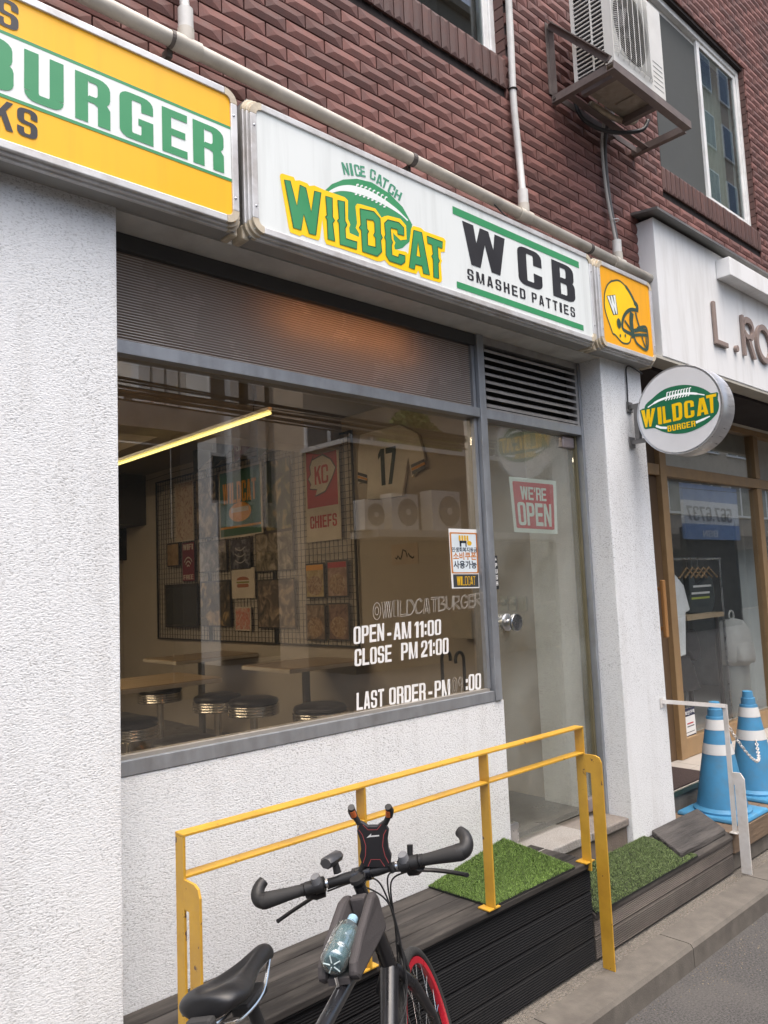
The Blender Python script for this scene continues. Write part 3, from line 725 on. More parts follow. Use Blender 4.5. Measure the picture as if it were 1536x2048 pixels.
def signbox(name, label, x0, x1, face):
    z0, z1 = 2.957, 3.477
    t = thing(name, label, 'sign', ((x0+x1)/2, -.2, z0))
    MB().box((x0+.02, -.226, z0+.003), (x1-.02, -.142, z1-.003)).build('box', boxm, t)
    rc = .048
    for (dep, ins) in ((-.228, .0), (-.241, .008), (-.2545, .017)):
        back = dep+.016
        w = .036
        a0, a1, b0, b1 = x0+ins, x1-ins, z0+ins, z1-ins
        for lo, hi in (((a0+rc, dep, b0), (a1-rc, back, b0+w-ins*.6)), ((a0+rc, dep, b1-w+ins*.6), (a1-rc, back, b1)), ((a0, dep, b0+rc), (a0+w-ins*.6, back, b1-rc)), ((a1-w+ins*.6, dep, b0+rc), (a1, back, b1-rc))):
            MB().box(lo, hi).build('trim', trim, t, bevel=.003)
        for cx, cz, an in ((a0+rc, b0+rc, 180), (a1-rc, b0+rc, 270), (a1-rc, b1-rc, 0), (a0+rc, b1-rc, 90)):
            arc = [(cx+rc*cos(radians(an+90*i/8)), cz+rc*sin(radians(an+90*i/8))) for i in range(9)]
            ri = rc-w+ins*.6; inn = [(cx+ri*cos(radians(an+90*i/8)), cz+ri*sin(radians(an+90*i/8))) for i in range(8, -1, -1)]
            MB().prism([arc+inn], planeY(0), -back, -dep).build('corner_cap', cream, t, bevel=.003)
    # side flanges running back to the wall at the lower corners
    for xx in (x0, x1-.03): MB().box((xx, -.212, z0-.004), (xx+.03, -.141, z0+.05)).build('corner_flange', cream, t, bevel=.006)
    MB().box((x0+.03, -.2475, z0+.03), (x1-.03, -.2275, z1-.03)).build('face_panel', face, t)
    for sx in (x0+.032, x1-.032):
        for sz in (z0+.11, z1-.11): MB().lathe([(.004, 0), (.004, .002), (.001, .003)], (sx, -.2545, sz), (0,-1,0), n=8).build('screw', steel, t)
    return t
FP = planeY(-.2478)
cv = lambda x, y: (lambda p: (p.x, p.z))(PY(x, y, -.2485))
# --- yellow BURGER sign
yb = signbox('yellow_sign', 'yellow lightbox sign with a green word BURGER on a white band', -1.2, 1.437, yface)
zt = cv(462, 257)[1]; zb = cv(466, 362)[1]
MB().prism([R(-1.16, zb, 1.398, zt)], FP, None, .0006).build('white_band', wvin, yb)
for zz in (zt, zb): MB().prism([R(-1.16, zz-.005, 1.398, zz+.005)], FP, None, .0012).build('stripe', green, yb)
zt2, zb2 = cv(50, 98)[1], cv(440, 344)[1]
mb = LMB()
for c, xa, xb, ym in (('B', -62, 27, 130), ('U', 48, 127, 160), ('R', 150, 220, 190), ('G', 239, 306, 235), ('E', 324, 374, 265), ('R', 386, 447, 300)):
    lettering(mb, c, FP, cv(xa, ym)[0], zb2, cv(xb, ym)[0], zt2, .0018, s=.36, t=.17)
mb.build('lettering', green, yb)
mb = LMB(); za, zc_ = cv(20, 2)[1], cv(20, 58)[1]
wS = cv(37, 30)[0]-cv(-8, 30)[0]
for i, c in enumerate('SGODTOH'): x1_ = cv(37, 30)[0]-i*wS*1.16; lettering(mb, c, FP, x1_-wS, zc_, x1_, za, .0014, s=.34)
za, zc_ = cv(40, 213)[1], cv(60, 277)[1]
wS = cv(75, 250)[0]-cv(34, 250)[0]
for i, c in enumerate('SKAEHS'): x1_ = cv(75, 250)[0]-i*wS*1.18; lettering(mb, c, FP, x1_-wS, zc_, x1_, za, .0014, s=.34)
mb.build('lettering', blackv, yb)
# --- white WILDCAT sign
ws = signbox('white_sign', 'long white lightbox sign reading WILDCAT and WCB SMASHED PATTIES', 1.457, 3.672, wface)
O1, S1 = (550, 310), 350/1536
def pp(pts): return ccw(pixpoly(pts, O1, S1, cv))
MB().prism([pp([(440,310),(500,255),(600,215),(720,208),(850,240),(1000,335),(1120,455),(1205,610),(1180,760),(1120,815),(1055,832),(900,880),(640,760),(600,380)])], FP, None, .0006).build('football', green, ws)
Y_ = pp([(42,185),(48,168),(66,163),(165,195),(178,225),(215,222),(285,250),(300,272),(345,268),(440,310),(610,370),(640,400),(640,560),(660,610),(650,640),(655,685),(735,720),(738,690),(708,640),(720,600),(705,450),(720,428),(750,432),(880,470),(935,550),(960,538),(990,532),(1100,560),(1150,620),(1155,742),(1100,748),(1050,700),(1035,680),(1040,740),(1055,770),(1045,800),(1052,828),(1150,850),(1168,870),(1195,645),(1210,622),(1280,640),(1310,668),(1482,730),(1498,755),(1490,850),(1455,850),(1455,900),(1465,930),(1455,955),(1466,1100),(1450,1120),(1390,1105),(1280,1068),(1258,1012),(1240,1045),(1150,1020),(1090,1000),(1000,965),(962,922),(925,935),(890,930),(760,880),(560,815),(450,782),(432,740),(415,560),(395,730),(380,750),(275,718),(240,700),(220,712),(135,680),(120,640)])
MB().prism([Y_], FP, None, .0012).build('letter_outline', ygold, ws)
L7 = [[[(80,218),(130,228),(190,450),(218,265),(268,290),(315,500),(345,318),(400,330),(355,705),(298,690),(250,520),(225,660),(160,640)]],
 [[(442,362),(500,378),(502,545),(520,575),(503,600),(522,758),(462,740),(455,570),(440,545),(455,530)]],
 [[(548,398),(608,410),(612,580),(630,612),(612,645),(620,735),(718,765),(715,828),(568,785),(560,600),(545,580),(560,560)]],
 [[(742,472),(865,498),(920,560),(925,690),(940,725),(925,750),(935,850),(895,890),(765,848),(755,660),(735,640),(752,615)],[(800,565),(860,575),(872,600),(875,680),(862,705),(880,730),(882,812),(812,795),(808,690),(820,670),(805,650)]],
 [[(958,600),(988,570),(1085,595),(1128,640),(1130,708),(1075,695),(1070,655),(1015,640),(1012,665),(1018,740),(1030,765),(1020,790),(1025,880),(1080,900),(1085,870),(1140,885),(1138,940),(1105,965),(1000,930),(972,880),(970,750),(958,725),(968,700)]],
 [[(1215,660),(1285,680),(1355,1055),(1300,1040),(1288,975),(1230,960),(1222,1005),(1175,990)],[(1252,760),(1237,885),(1276,898)]],
 [[(1330,712),(1470,765),(1465,822),(1425,805),(1430,905),(1442,930),(1430,950),(1435,1085),(1390,1075),(1385,915),(1372,890),(1385,870),(1375,790),(1338,775)]]]
mb = LMB(); mo = MB()
for L_ in L7:
    mb.brk()
    lp = [pp(L_[0])]+[pp(h)[::-1] for h in L_[1:]]
    mb.prism(lp, FP, None, .0026)
    for l in lp: stroke(mo, l, .0045, FP, .0030, closed=True)
mb.build('lettering', green, ws); mo.build('letter_edge', M('dark_green_vinyl', (.012,.10,.04), .4), ws)
cr = smooth_curve([(a, b, 0) for a, b in pixpoly([(470,330),(560,297),(640,292),(700,302),(800,332),(900,380),(1000,440),(1090,505),(1165,575)], O1, S1, cv)], 5)
n = len(cr); mb = MB(); stroke(mb, [(p.x, p.y) for p in cr], [.006+.024*sin(pi*min(1, (i/n)*1.1))**.8 if i < n*.9 else .008 for i in range(n)], FP, .0010)
for (x, y) in ((712,302),(748,312),(784,324),(820,338),(856,354),(892,372),(928,392),(962,412)):
    a = pixpoly([(x+22,y-42),(x+6,y-40),(x,y-15),(x+4,y+25),(x+2,y+42),(x-12,y+44)], O1, S1, cv); stroke(mb, a, .0065, FP, .0018)
mb.build('laces', wvin, ws)
mb = LMB()
for c, q in (('N', ((580,62),(636,72),(656,176),(606,172))), ('I', ((650,70),(672,74),(692,182),(668,178))), ('C', ((688,78),(736,88),(758,190),(708,182))), ('E', ((745,92),(784,100),(797,196),(755,188))),
             ('C', ((836,118),(886,140),(882,228),(832,206))), ('A', ((896,160),(946,184),(938,278),(886,246))), ('T', ((950,192),(1002,224),(976,296),(928,280))), ('C', ((1012,245),(1064,282),(1036,360),(984,322))), ('H', ((1066,298),(1118,336),(1094,404),(1040,366)))):
    A, B, Cc, Dd = [Vector((*p_, 0)) for p_ in pixpoly(q, O1, S1, cv)]
    def fnq(u, v, d, A=A, B=B, Cc=Cc, Dd=Dd):
        p_ = Dd.lerp(Cc, u).lerp(A.lerp(B, u), v); return FP(p_.x, p_.y, d)
    lettering(mb, c, fnq, 0, 0, 1, 1, .0010, s=.30, t=.17)
mb.build('slogan', M('teal_green_vinyl', (.05,.22,.13), .4, emit=.1), ws)
O3, S3 = (880, 300), 656/1536
c3 = lambda x, y: cv(O3[0]+x*S3, O3[1]+y*S3)
zt, zb = c3(107, 332)[1], c3(190, 553)[1]
mb = LMB()
for c, xa, ya, xb, yb_ in (('W', 107, 400, 306, 480), ('C', 365, 540, 476, 560), ('B', 527, 620, 630, 640)): lettering(mb, c, FP, c3(xa, ya)[0], zb, c3(xb, yb_)[0], zt, .0010, s=.36, t=.17)
z1, z0 = c3(135, 556)[1], c3(150, 612)[1]
lettering(mb, 'SMASHED', FP, c3(128, 580)[0], z0, c3(400, 680)[0], z1, .0010, gap=.42, s=.32); lettering(mb, 'PATTIES', FP, c3(430, 690)[0], z0, c3(632, 760)[0], z1, .0010, gap=.42, s=.32)
mb.build('lettering', blackv, ws)
for (xa, ya, xc, yc, xr, yr) in ((58, 262, 60, 298, 650, 540), (78, 614, 80, 645, 672, 830)):
    a = c3(xa, ya); b_ = c3(xc, yc); r = c3(xr, yr); MB().prism([R(a[0], b_[1], r[0], a[1])], FP, None, .0010).build('stripe', green, ws)
# --- helmet sign
hs = signbox('helmet_sign', 'small square orange lightbox sign with a football helmet drawing', 3.692, 4.318, oface)
O4, S4 = (1180, 480), 220/1502
c4 = lambda pts: pixpoly(pts, O4, S4, cv)
def sm(pts, k=4, closed=False): return [(p.x, p.y) for p in smooth_curve([(a, b, 0) for a, b in c4(pts)], k, closed)]
shell = [(300,556),(240,610),(205,700),(195,800),(200,920),(230,1040),(280,1180),(312,1275),(345,1295),(400,1360),(450,1405),(510,1415),(545,1390),(560,1330)]
dkg = M('dark_green_print', (.035,.075,.055), .45, var=.1)
fill = sm(shell, 3)+c4([(520,1280),(445,1220),(440,1130),(470,1040),(520,980),(600,950),(650,960),(620,860),(570,780),(500,660),(430,585),(360,556)])
MB().prism([ccw(fill)], FP, None, .0006).build('helmet_shell', M('yellow_vinyl', (.82,.47,.003), .4, emit=.14), hs)
mb = MB(); stroke(mb, sm(shell), .010, FP, .0012)
stroke(mb, sm([(290,565),(380,550),(455,600),(525,690),(585,800),(625,900)]), [.010]*10+[.022]*11, FP, .0014)
stroke(mb, sm([(600,850),(640,900),(640,980)]), .030, FP, .0016)
stroke(mb, sm([(640,960),(560,950),(500,985),(455,1060),(438,1150),(450,1215),(500,1255),(580,1290)]), .022, FP, .0018)
stroke(mb, sm([(570,990),(560,1100),(575,1230),(590,1340)]), .040, FP, .0020); stroke(mb, sm([(620,990),(640,1080),(670,1180)]), .016, FP, .0022)
stroke(mb, sm([(470,1100),(520,1170),(570,1250)]), .014, FP, .0024)
stroke(mb, sm([(600,1240),(680,1225),(770,1240)]), .022, FP, .0026); stroke(mb, sm([(600,1300),(680,1295),(775,1300)]), .018, FP, .0028)
stroke(mb, sm([(640,1205),(720,1185),(765,1200),(785,1300),(790,1420),(780,1490),(740,1495),(680,1450),(630,1400),(605,1340)]), .016, FP, .0030)
stroke(mb, sm([(700,1300),(730,1400),(765,1480)]), .012, FP, .0032); stroke(mb, sm([(760,1300),(765,1400),(775,1480)]), .012, FP, .0034)
for (x, y, r) in ((390,1140,.030),(410,1308,.010),(478,1308,.010)):
    q = c4([(x, y)])[0]; mb.prism([[(q[0]+r*.75*cos(a*.4), q[1]+r*sin(a*.4)) for a in range(15)]], FP, None, .0036)
mb.build('helmet_lines', dkg, hs)
A, B, Cc, Dd = [Vector((*p_, 0)) for p_ in c4([(225,762),(345,745),(385,1015),(315,1028)])]
def fnw(u, v, d):
    p_ = Dd.lerp(Cc, u).lerp(A.lerp(B, u), v); return FP(p_.x, p_.y, d)
MB().prism([[(p_.x, p_.y) for p_ in (Dd, Cc, B, A)]], FP, None, .0012).build('monogram_ground', dkg, hs)
mb = MB(); lettering(mb, 'W', fnw, .05, .03, .95, .97, .0018, s=.3); mb.build('monogram', wvin, hs)
# --- round projecting sign
XS, RC, RY, RZ, TH = 4.075, .2455, -.470, 2.618, .150
rs = thing('round_sign', 'round projecting sign reading WILDCAT BURGER on the white pillar', 'sign', (XS+.07, RY, RZ-RC))
brush = M('brushed_drum', (.56,.56,.56), .35, metal=.7, var=.1, vscale=60, stretch=(.1,1,1))
MB().lathe([(RC-.012, .004), (RC, 0), (RC+.002, .006), (RC+.002, .018), (RC, .022), (RC, TH-.02), (RC+.002, TH-.016), (RC+.002, TH-.004), (RC-.012, TH)], (XS, RY, RZ), (1,0,0), n=64).build('drum', brush, rs, smooth=True, auto=30)
MB().lathe([(RC-.010, .0), (.001, .0)], (XS-.001, RY, RZ), (1,0,0), n=64, cap=False).build('face_panel', M('round_face', (.62,.62,.63), .4, var=.04, emit=.06), rs)
FX = planeXl(XS-.0015)
cx_ = lambda x, y: (lambda p: (-p.y, p.z))(PX(1270+x*.13672, 720+y*.13672, XS))
def px5(pts): return [cx_(*p_) for p_ in pts]
dg = M('football_green', (.012,.13,.06), .4, var=.04, emit=.08)
fb = [(p.x, p.y) for p in smooth_curve([(a, b, 0) for a, b in px5([(140,700),(260,560),(430,430),(640,370),(820,370),(980,410),(1100,480),(1210,580),(1232,670),(1200,780),(1090,900),(950,990),(780,1060),(600,1080),(430,1055),(300,1000),(200,960)])], 4, True)]
MB().prism([ccw(fb)], FX, None, .0006).build('football', dg, rs)
MB().prism([ccw(px5([(72,738),(120,712),(310,690),(640,610),(860,560),(1100,490),(1205,470),(1222,490),(1215,540),(1200,790),(1180,800),(900,850),(560,930),(330,985),(160,1012),(135,1000)]))], FX, None, .0010).build('letter_ground', dg, rs)
gold2 = M('gold_letters', (.82,.50,.002), .4, emit=.08)
mb = LMB()
for c, q in (('W', ((92,742),(302,700),(262,970),(138,988))), ('I', ((330,696),(385,686),(402,938),(345,945))), ('L', ((402,684),(455,672),(540,910),(420,932))), ('D', ((540,650),(690,608),(700,870),(562,900))), ('C', ((718,606),(860,585),(878,830),(732,862))), ('A', ((935,560),(1010,545),(1080,790),(912,825))), ('T', ((1042,522),(1192,490),(1190,760),(1075,790)))):
    A, B, Cc, Dd = [Vector((*p_, 0)) for p_ in px5(q)]
    if c == 'L': Cc = Vector((*cx_(535, 905), 0)); B = Vector((*cx_(505, 660), 0))
    if c == 'A': A = Vector((*cx_(895, 575), 0)); B = Vector((*cx_(1060, 535), 0))
    def fnr(u, v, d, A=A, B=B, Cc=Cc, Dd=Dd):
        p_ = Dd.lerp(Cc, u).lerp(A.lerp(B, u), v); return FX(p_.x, p_.y, d)
    lettering(mb, c, fnr, 0, 0, 1, 1, .0016, s=.36, t=.16)
mb.build('lettering', gold2, rs)
mb = LMB()
A, B, Cc, Dd = [Vector((*p_, 0)) for p_ in px5(((475,965),(885,885),(890,970),(485,1052)))]
def fnb(u, v, d):
    p_ = Dd.lerp(Cc, u).lerp(A.lerp(B, u), v); return FX(p_.x, p_.y, d)
lettering(mb, 'BURGER', fnb, 0, 0, 1, 1, .0018, s=.34, gap=.2); mb.build('lettering', gold2, rs)
mb = MB()
stroke(mb, [(p.x, p.y) for p in smooth_curve([(a, b, 0) for a, b in px5([(190,695),(320,610),(440,560),(560,525),(700,495),(860,490),(1020,512)])], 5)], [.006]*4+[.012]*23+[.006]*4, FX, .0012)
for i in range(9):
    x = 470+i*41; y = 545-i*8.5; stroke(mb, px5([(x+26,y-72),(x+4,y-66),(x,y-20),(x-4,y+30),(x-20,y+52)]), .0065, FX, .0020)
stroke(mb, px5([(310,965),(380,990),(470,995)]), .013, FX, .0014); stroke(mb, px5([(895,915),(1000,870),(1100,822)]), [.014, .012, .006], FX, .0014)
mb.build('laces', M('white_lace', (.76,.78,.77), .4, emit=.16), rs)
# bracket and cable of the round sign
brk = thing('sign_bracket', 'steel wall bracket holding the round sign to the pillar', 'bracket', (4.14, -.15, 2.49))
gm = M('dull_steel', (.20,.195,.19), .5, metal=.5, var=.15)
for zz in (2.703, 2.494):
    MB().box((4.105, -.152, zz-.03), (4.165, -.146, zz+.03)).build('wall_plate', gm, brk)
    MB().box((4.125, -.24, zz-.012), (4.147, -.152, zz+.012)).build('arm', gm, brk)
MB().box((4.121, -.205, 2.507), (4.151, -.178, 2.690)).build('upright', gm, brk)
cb = smooth_curve([PY(1256, 818, -.152), PY(1254, 770, -.15), PY(1252, 740, -.15), PY(1256, 732, -.155), PY(1268, 737, -.17), PY(1285, 748, -.2)], 5)
MB().tube(cb, .0045, 8).build('sign_cable', black, label='thin black cable rising from the bracket to the helmet sign', cat='cable', smooth=True)
# ================================================================ PIPES, CONDUITS, AIR CONDITIONER
pvcp = M('cream_pipe', (.50,.465,.40), .5, var=.10, vscale=10, dirt=(.20,.17,.13), dscale=6, damt=.45)
pvcw = M('white_pipe', (.62,.61,.58), .5, var=.08, vscale=12, dirt=(.3,.27,.22), dscale=8, damt=.35)
clampm = M('rusty_clamp', (.12,.105,.095), .6, metal=.4)
YP = -.182
pa = Vector((-.6, YP, 3.632)); pb = Vector((4.43, YP-.0, 3.545))
pipe = thing('drain_pipe', 'long cream plastic drain pipe running above the signs', 'pipe', (2, YP, 3.57))
MB().tube([pa, pb], .0265, 20).build('pipe', pvcp, pipe, smooth=True)
def on_pipe(x): return pa.lerp(pb, (x-pa.x)/(pb.x-pa.x))
for x in (PY(345, 72, YP).x, PY(824, 318, YP).x, PY(1178, 488, YP).x):
    p = on_pipe(x); q = MB().tube([p-Vector((.012,0,0)), p+Vector((.012,0,0))], .0295, 18); q.box((x-.01, YP+.02, p.z-.05), (x+.01, BY+.012, p.z-.02)); q.build('clamp', clampm, pipe)
for x in (PY(372, 78, YP).x, PY(1048, 428, YP).x, PY(1236, 522, YP).x):
    p = on_pipe(x); q = MB().tube([p-Vector((.05,0,0)), p+Vector((.05,0,0))], .031, 18); q.tube([p, p+Vector((0,0,.06))], .029, 18); q.build('tee_joint', pvcp, pipe, smooth=True, auto=40)
    MB().tube([p+Vector((0,0,.055)), p+Vector((0,0,.135))], .0265, 18).build('socket', pvcw, pipe, smooth=True, auto=40)
def corrugated(pts, r, label, mat, pitch=.012):
    pts = smooth_curve(pts, 12); out = []; rr = []; acc = 0
    L_ = [0]
    for a, b in zip(pts, pts[1:]): L_.append(L_[-1]+(b-a).length)
    n = int(L_[-1]/pitch*2); k = 0
    for i in range(n+1):
        s = L_[-1]*i/n
        while k < len(L_)-2 and L_[k+1] < s: k += 1
        t = (s-L_[k])/max(1e-6, L_[k+1]-L_[k]); out.append(pts[k].lerp(pts[k+1], t)); rr.append(r if i % 2 == 0 else r*.84)
    return MB().tube(out, rr, 12).build('flexible_conduit', mat, label=label, cat='conduit', group='flexible conduits on the brick wall', smooth=True)
x1 = PY(372, 78, YP).x; x2 = PY(1048, 428, YP).x; x3 = PY(1236, 522, YP).x
corrugated([on_pipe(x1)+Vector((0,0,.12)), (x1+.003, -.16, 4.0), (x1+.0, -.15, 5.4)], .0175, 'ribbed white conduit rising from the pipe above the yellow sign', pvcw)
corrugated([on_pipe(x2)+Vector((0,0,.12)), (3.19, -.155, 3.9), (3.178, -.15, 4.2), (3.186, -.15, 4.6), (3.195, -.15, 5.4)], .019, 'ribbed white conduit rising beside the upper left window', pvcw)
ct = PY(1030, 190, -.15)
MB().torus((3.178, -.15, 4.27), (0,0,1), .021, .004, 20, 6).build('cable_tie', black, label='black cable tie round the ribbed conduit by the upper left window', cat='cable tie')
corrugated([on_pipe(x3)+Vector((-.008,0,.12)), (x3-.02, -.15, 4.0), (x3-.03, -.15, 4.3), (x3-.05, -.2, 4.45)], .010, 'thin ribbed drain hose dropping from the air conditioner', M('grey_hose', (.33,.31,.28), .6), .009)
MB().tube(smooth_curve([on_pipe(x3)+Vector((.008,0,.12)), (x3+.004, -.15, 4.0), (x3+.004, -.15, 4.3), (x3+.0, -.2, 4.47)], 8), .0115, 10).build('drain_hose', M('dark_hose', (.075,.07,.068), .55), label='dark smooth hose dropping from the air conditioner to the pipe', cat='hose', smooth=True)
MB().torus(on_pipe(x3)+Vector((.0,0,.26)), (0,0,1), .022, .003, 16, 6).build('cable_tie', M('white_tie', (.6,.6,.58), .5), label='white tie binding the hoses under the air conditioner', cat='cable tie')
# loose wires on top of the signs
rw = random.Random(2)
MB().tube(smooth_curve([on_pipe(2.9)+Vector((0,-.02,-.035)), (3.0, -.2, 3.50), (3.1, -.2, 3.485), (3.2, -.2, 3.495), (3.35, -.19, 3.485)], 6), .004, 6).build('loose_wire', black, label='loose black wire lying on top of the white sign', cat='wire', smooth=True)
# bracket of the outdoor unit
frm = M('bracket_paint', (.155,.125,.115), .6, metal=.2, var=.18, vscale=12, dirt=(.23,.20,.18), dscale=9, damt=.5)
X0, X1, YF, YW, ZB, ZT = 3.58, 4.445, -.512, BY-.004, 4.372, 4.845
br = thing('ac_bracket', 'brown steel angle bracket carrying the outdoor unit on the brick wall', 'bracket', (4.0, -.3, ZB))
def ang(a, b, w, name='angle_bar', up=(0,0,1)): return MB().bar(a, b, w, .045, up).build(name, frm, br)
MB().box((X0-.006, YF, ZB), (X1, YF+.006, ZB+.045)).build('front_bar', frm, br); MB().box((X0-.006, YF+.006, ZB), (X1, YF+.045, ZB+.005)).build('front_bar', frm, br)
for x in (X0, X1-.006):
    MB().box((x-.005, YF+.046, ZB), (x+.001, YW, ZB+.042)).build('side_bar', frm, br); MB().box((x+.002, YF+.046, ZB+.001), (x+.034, YW, ZB+.006)).build('side_bar', frm, br)
MB().box((X0-.003, YW-.036, ZB+.046), (X0+.003, YW-.001, ZT)).build('upright', frm, br); MB().box((X0-.03, YW-.006, ZB+.046), (X0-.004, YW-.001, ZT)).build('upright', frm, br)
MB().box((X1-.3, YW-.04, ZB+.007), (X1-.26, YW-.001, ZB+.3)).build('upright', frm, br)
MB().box((X0+.04, YW-.035, ZB+.007), (X1-.01, YW-.03, ZB+.042)).build('wall_bar', frm, br)
MB().bar((X0-.012, YW-.02, ZT-.02), (X0-.012, YF+.02, ZB+.052), .006, .04).build('brace', frm, br); MB().bar((X0-.026, YW-.02, ZT+.002), (X0-.026, YF+.02, ZB+.074), .030, .005).build('brace', frm, br)
MB().box((X0+.04, -.236, ZB+.007), (X1-.01, -.20, ZB+.012)).build('inner_bar', frm, br); MB().box((X0+.04, -.20, ZB+.007), (X1-.01, -.196, ZB+.035)).build('inner_bar', frm, br)
for p_ in ((X0-.008, YW-.02, ZT-.02), (X0-.008, YW-.02, ZB+.02), (X0-.018, YF+.04, ZB+.05), (X1, YF+.02, ZB+.02)):
    MB().lathe([(.009, -.004), (.009, .004)], p_, (1,0,0), n=6).build('bolt', clampm, br)
# outdoor unit
acw = M('ac_casing', (.66,.655,.62), .42, var=.05, vscale=6, dirt=(.42,.38,.30), dscale=5, damt=.35)
ac = thing('outdoor_unit', 'white air conditioner outdoor unit on the brown bracket', 'air conditioner', (3.9, -.37, ZB+.05))
ax0, ax1, ay0, ay1, az0, az1 = 3.613, 4.172, -.497, -.243, 4.440, 4.99
# casing: front, right, top, back and a pressed base
c = MB(); cxm, czm, rf = ax0+.205, (az0+az1)/2+.0, .185
hole = [(cxm+rf*cos(a*2*pi/40), czm+rf*1.12*sin(a*2*pi/40)) for a in range(40)]
c.prism([R(ax0, az0, ax1, az1), hole[::-1]], planeY(ay0), -.012, 0)
c.box((ax1-.006, ay0+.0125, az0), (ax1, ay1, az1)); c.box((ax0, ay0+.0125, az1-.006), (ax1-.0065, ay1, az1)); c.box((ax0+.03, ay1-.006, az0), (ax1-.0065, ay1, az1-.0065))
c.box((ax0, ay0+.0125, az0), (ax0+.006, ay0+.055, az1-.0065)); c.box((ax0, ay1-.03, az0), (ax0+.006, ay1-.0065, az1-.0065)); c.box((ax0, ay0+.0555, az1-.075), (ax0+.006, ay1-.0305, az1-.0065))
c.build('casing', acw, ac, bevel=.004)
for i in range(18): MB().box((ax0-.002, ay0+.056, az0+.012+i*.0255), (ax0+.004, ay1-.0305, az0+.018+i*.0255)).build('side_slat', acw, ac)
for yy in (ay0+.118, ): MB().box((ax0-.004, yy, az0+.004), (ax0+.005, yy+.008, az1-.076)).build('side_rib', acw, ac)
MB().box((ax0+.012, ay0+.05, az0+.004), (ax0+.02, ay1-.02, az1-.02)).build('coil', M('dark_coil', (.02,.02,.022), .6), ac)
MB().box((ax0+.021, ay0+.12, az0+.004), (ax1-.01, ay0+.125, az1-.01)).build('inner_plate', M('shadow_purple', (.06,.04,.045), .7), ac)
for k in range(3):
    fb_ = MB(); a0 = k*2*pi/3; vs = []
    for i in range(7):
        r = .04+.13*i/6; tw = .5+.25*i/6
        for s_ in (-1, 1): vs.append((cxm+r*cos(a0+s_*tw), ay0+.06+s_*.03, czm+r*1.0*sin(a0+s_*tw)))
    fb_.add(vs, [(2*i, 2*i+1, 2*i+3, 2*i+2) for i in range(6)]); fb_.build('fan_blade', M('fan_grey', (.16,.15,.155), .5), ac)
g = MB()
for i in range(38):
    z = czm-.225+i*.45/37; bulge = .016
    pts = [(cxm-.2, ay0-.002, z), (cxm-.17, ay0-bulge, z), (cxm+.17, ay0-bulge, z), (cxm+.2, ay0-.002, z)]; g.tube(pts, .0017, 5, cap=False)
for i in range(7):
    x = cxm-.165+i*.055; g.tube([(x, ay0-.002, czm-.235), (x, ay0-bulge-.002, czm-.21), (x, ay0-bulge-.002, czm+.21), (x, ay0-.002, czm+.235)], .0019, 5, cap=False)
g.build('fan_grille', acw, ac, kind='stuff')
for i in range(6): MB().box((ax0+.43, ay0-.0015, az0+.04+i*.03), (ax1-.02, ay0-.0004, az0+.044+i*.03)).build('pressed_line', M('casing_line', (.42,.41,.39), .5), ac)
ub = M('ac_underside', (.30,.265,.215), .75, var=.25, vscale=12, dirt=(.10,.08,.06), dscale=9, damt=.6)
MB().box((ax0+.004, ay0+.004, az0-.012), (ax1-.004, ay1-.008, az0-.001)).build('base_pan', ub, ac, bevel=.005)
MB().box((ax0+.05, ay0+.05, az0-.022), (ax0+.30, ay1-.05, az0-.0125)).build('base_pressing', ub, ac, bevel=.006); MB().box((ax0+.33, ay0+.06, az0-.020), (ax1-.05, ay1-.06, az0-.0125)).build('base_pressing', ub, ac, bevel=.006)
MB().box((ax0+.04, ay0+.02, ZB+.007), (ax0+.075, ay1-.02, az0-.0225)).build('foot', frm, ac); MB().box((ax1-.09, ay0+.02, ZB+.007), (ax1-.055, ay1-.02, az0-.0225)).build('foot', frm, ac)
hp = smooth_curve([(ax1, -.33, 4.70), (ax1+.045, -.33, 4.72), (ax1+.075, -.325, 4.66), (ax1+.065, -.30, 4.52), (ax1+.02, -.27, 4.43), (ax1-.2, -.24, 4.40), (ax1-.35, -.22, 4.42), (x3-.02, -.2, 4.46)], 8)
MB().tube(hp, .016, 10).build('refrigerant_hose', M('tan_tape', (.42,.35,.26), .7, var=.2, vscale=30), label='tan taped refrigerant hose curling beside the outdoor unit', cat='hose', smooth=True)
hp = smooth_curve([(3.75, -.15, 4.50), (3.78, -.17, 4.36), (3.9, -.2, 4.315), (4.05, -.25, 4.32), (4.2, -.32, 4.36), (4.25, -.34, 4.43)], 8)
MB().tube(hp, .012, 8).build('power_cable', black, label='black cable sagging under the outdoor unit', cat='cable', smooth=True)
# ================================================================ NEIGHBOUR SHOP (right)
fw = M('white_fascia', (.79,.79,.775), .5, var=.03, vscale=1.2, dirt=(.50,.48,.44), dscale=3, damt=.5, dstretch=(3,1,.4))
fa = thing('white_fascia', 'white fascia of the neighbouring shop with brown raised letters', 'sign', (6, -.2, 3.04))
MB().box((4.432, -.232, 3.042), (9.5, .46, 3.925)).build('panel', fw, fa, bevel=.004)
MB().hexa([(4.36,-.30,3.93),(9.5,-.30,3.93),(9.5,-.12,3.955),(4.36,-.12,3.955),(4.36,-.30,3.945),(9.5,-.30,3.945),(9.5,-.12,3.97),(4.36,-.12,3.97)]).build('drip_cap', M('cap_metal', (.20,.195,.185), .5, metal=.4, var=.15), fa)
bx = PY(1452, 545, -.3)
MB().box((bx.x, -.33, 3.735), (9.5, -.233, 3.865)).build('light_box', fw, fa, bevel=.004)
taup = M('taupe_letters', (.27,.205,.175), .5, var=.05)
fL = planeY(-.232)
z1, z0 = PY(1428, 603, -.25).z, PY(1440, 690, -.25).z
mb = MB(); xl = PY(1428, 640, -.25).x; s_ = .034
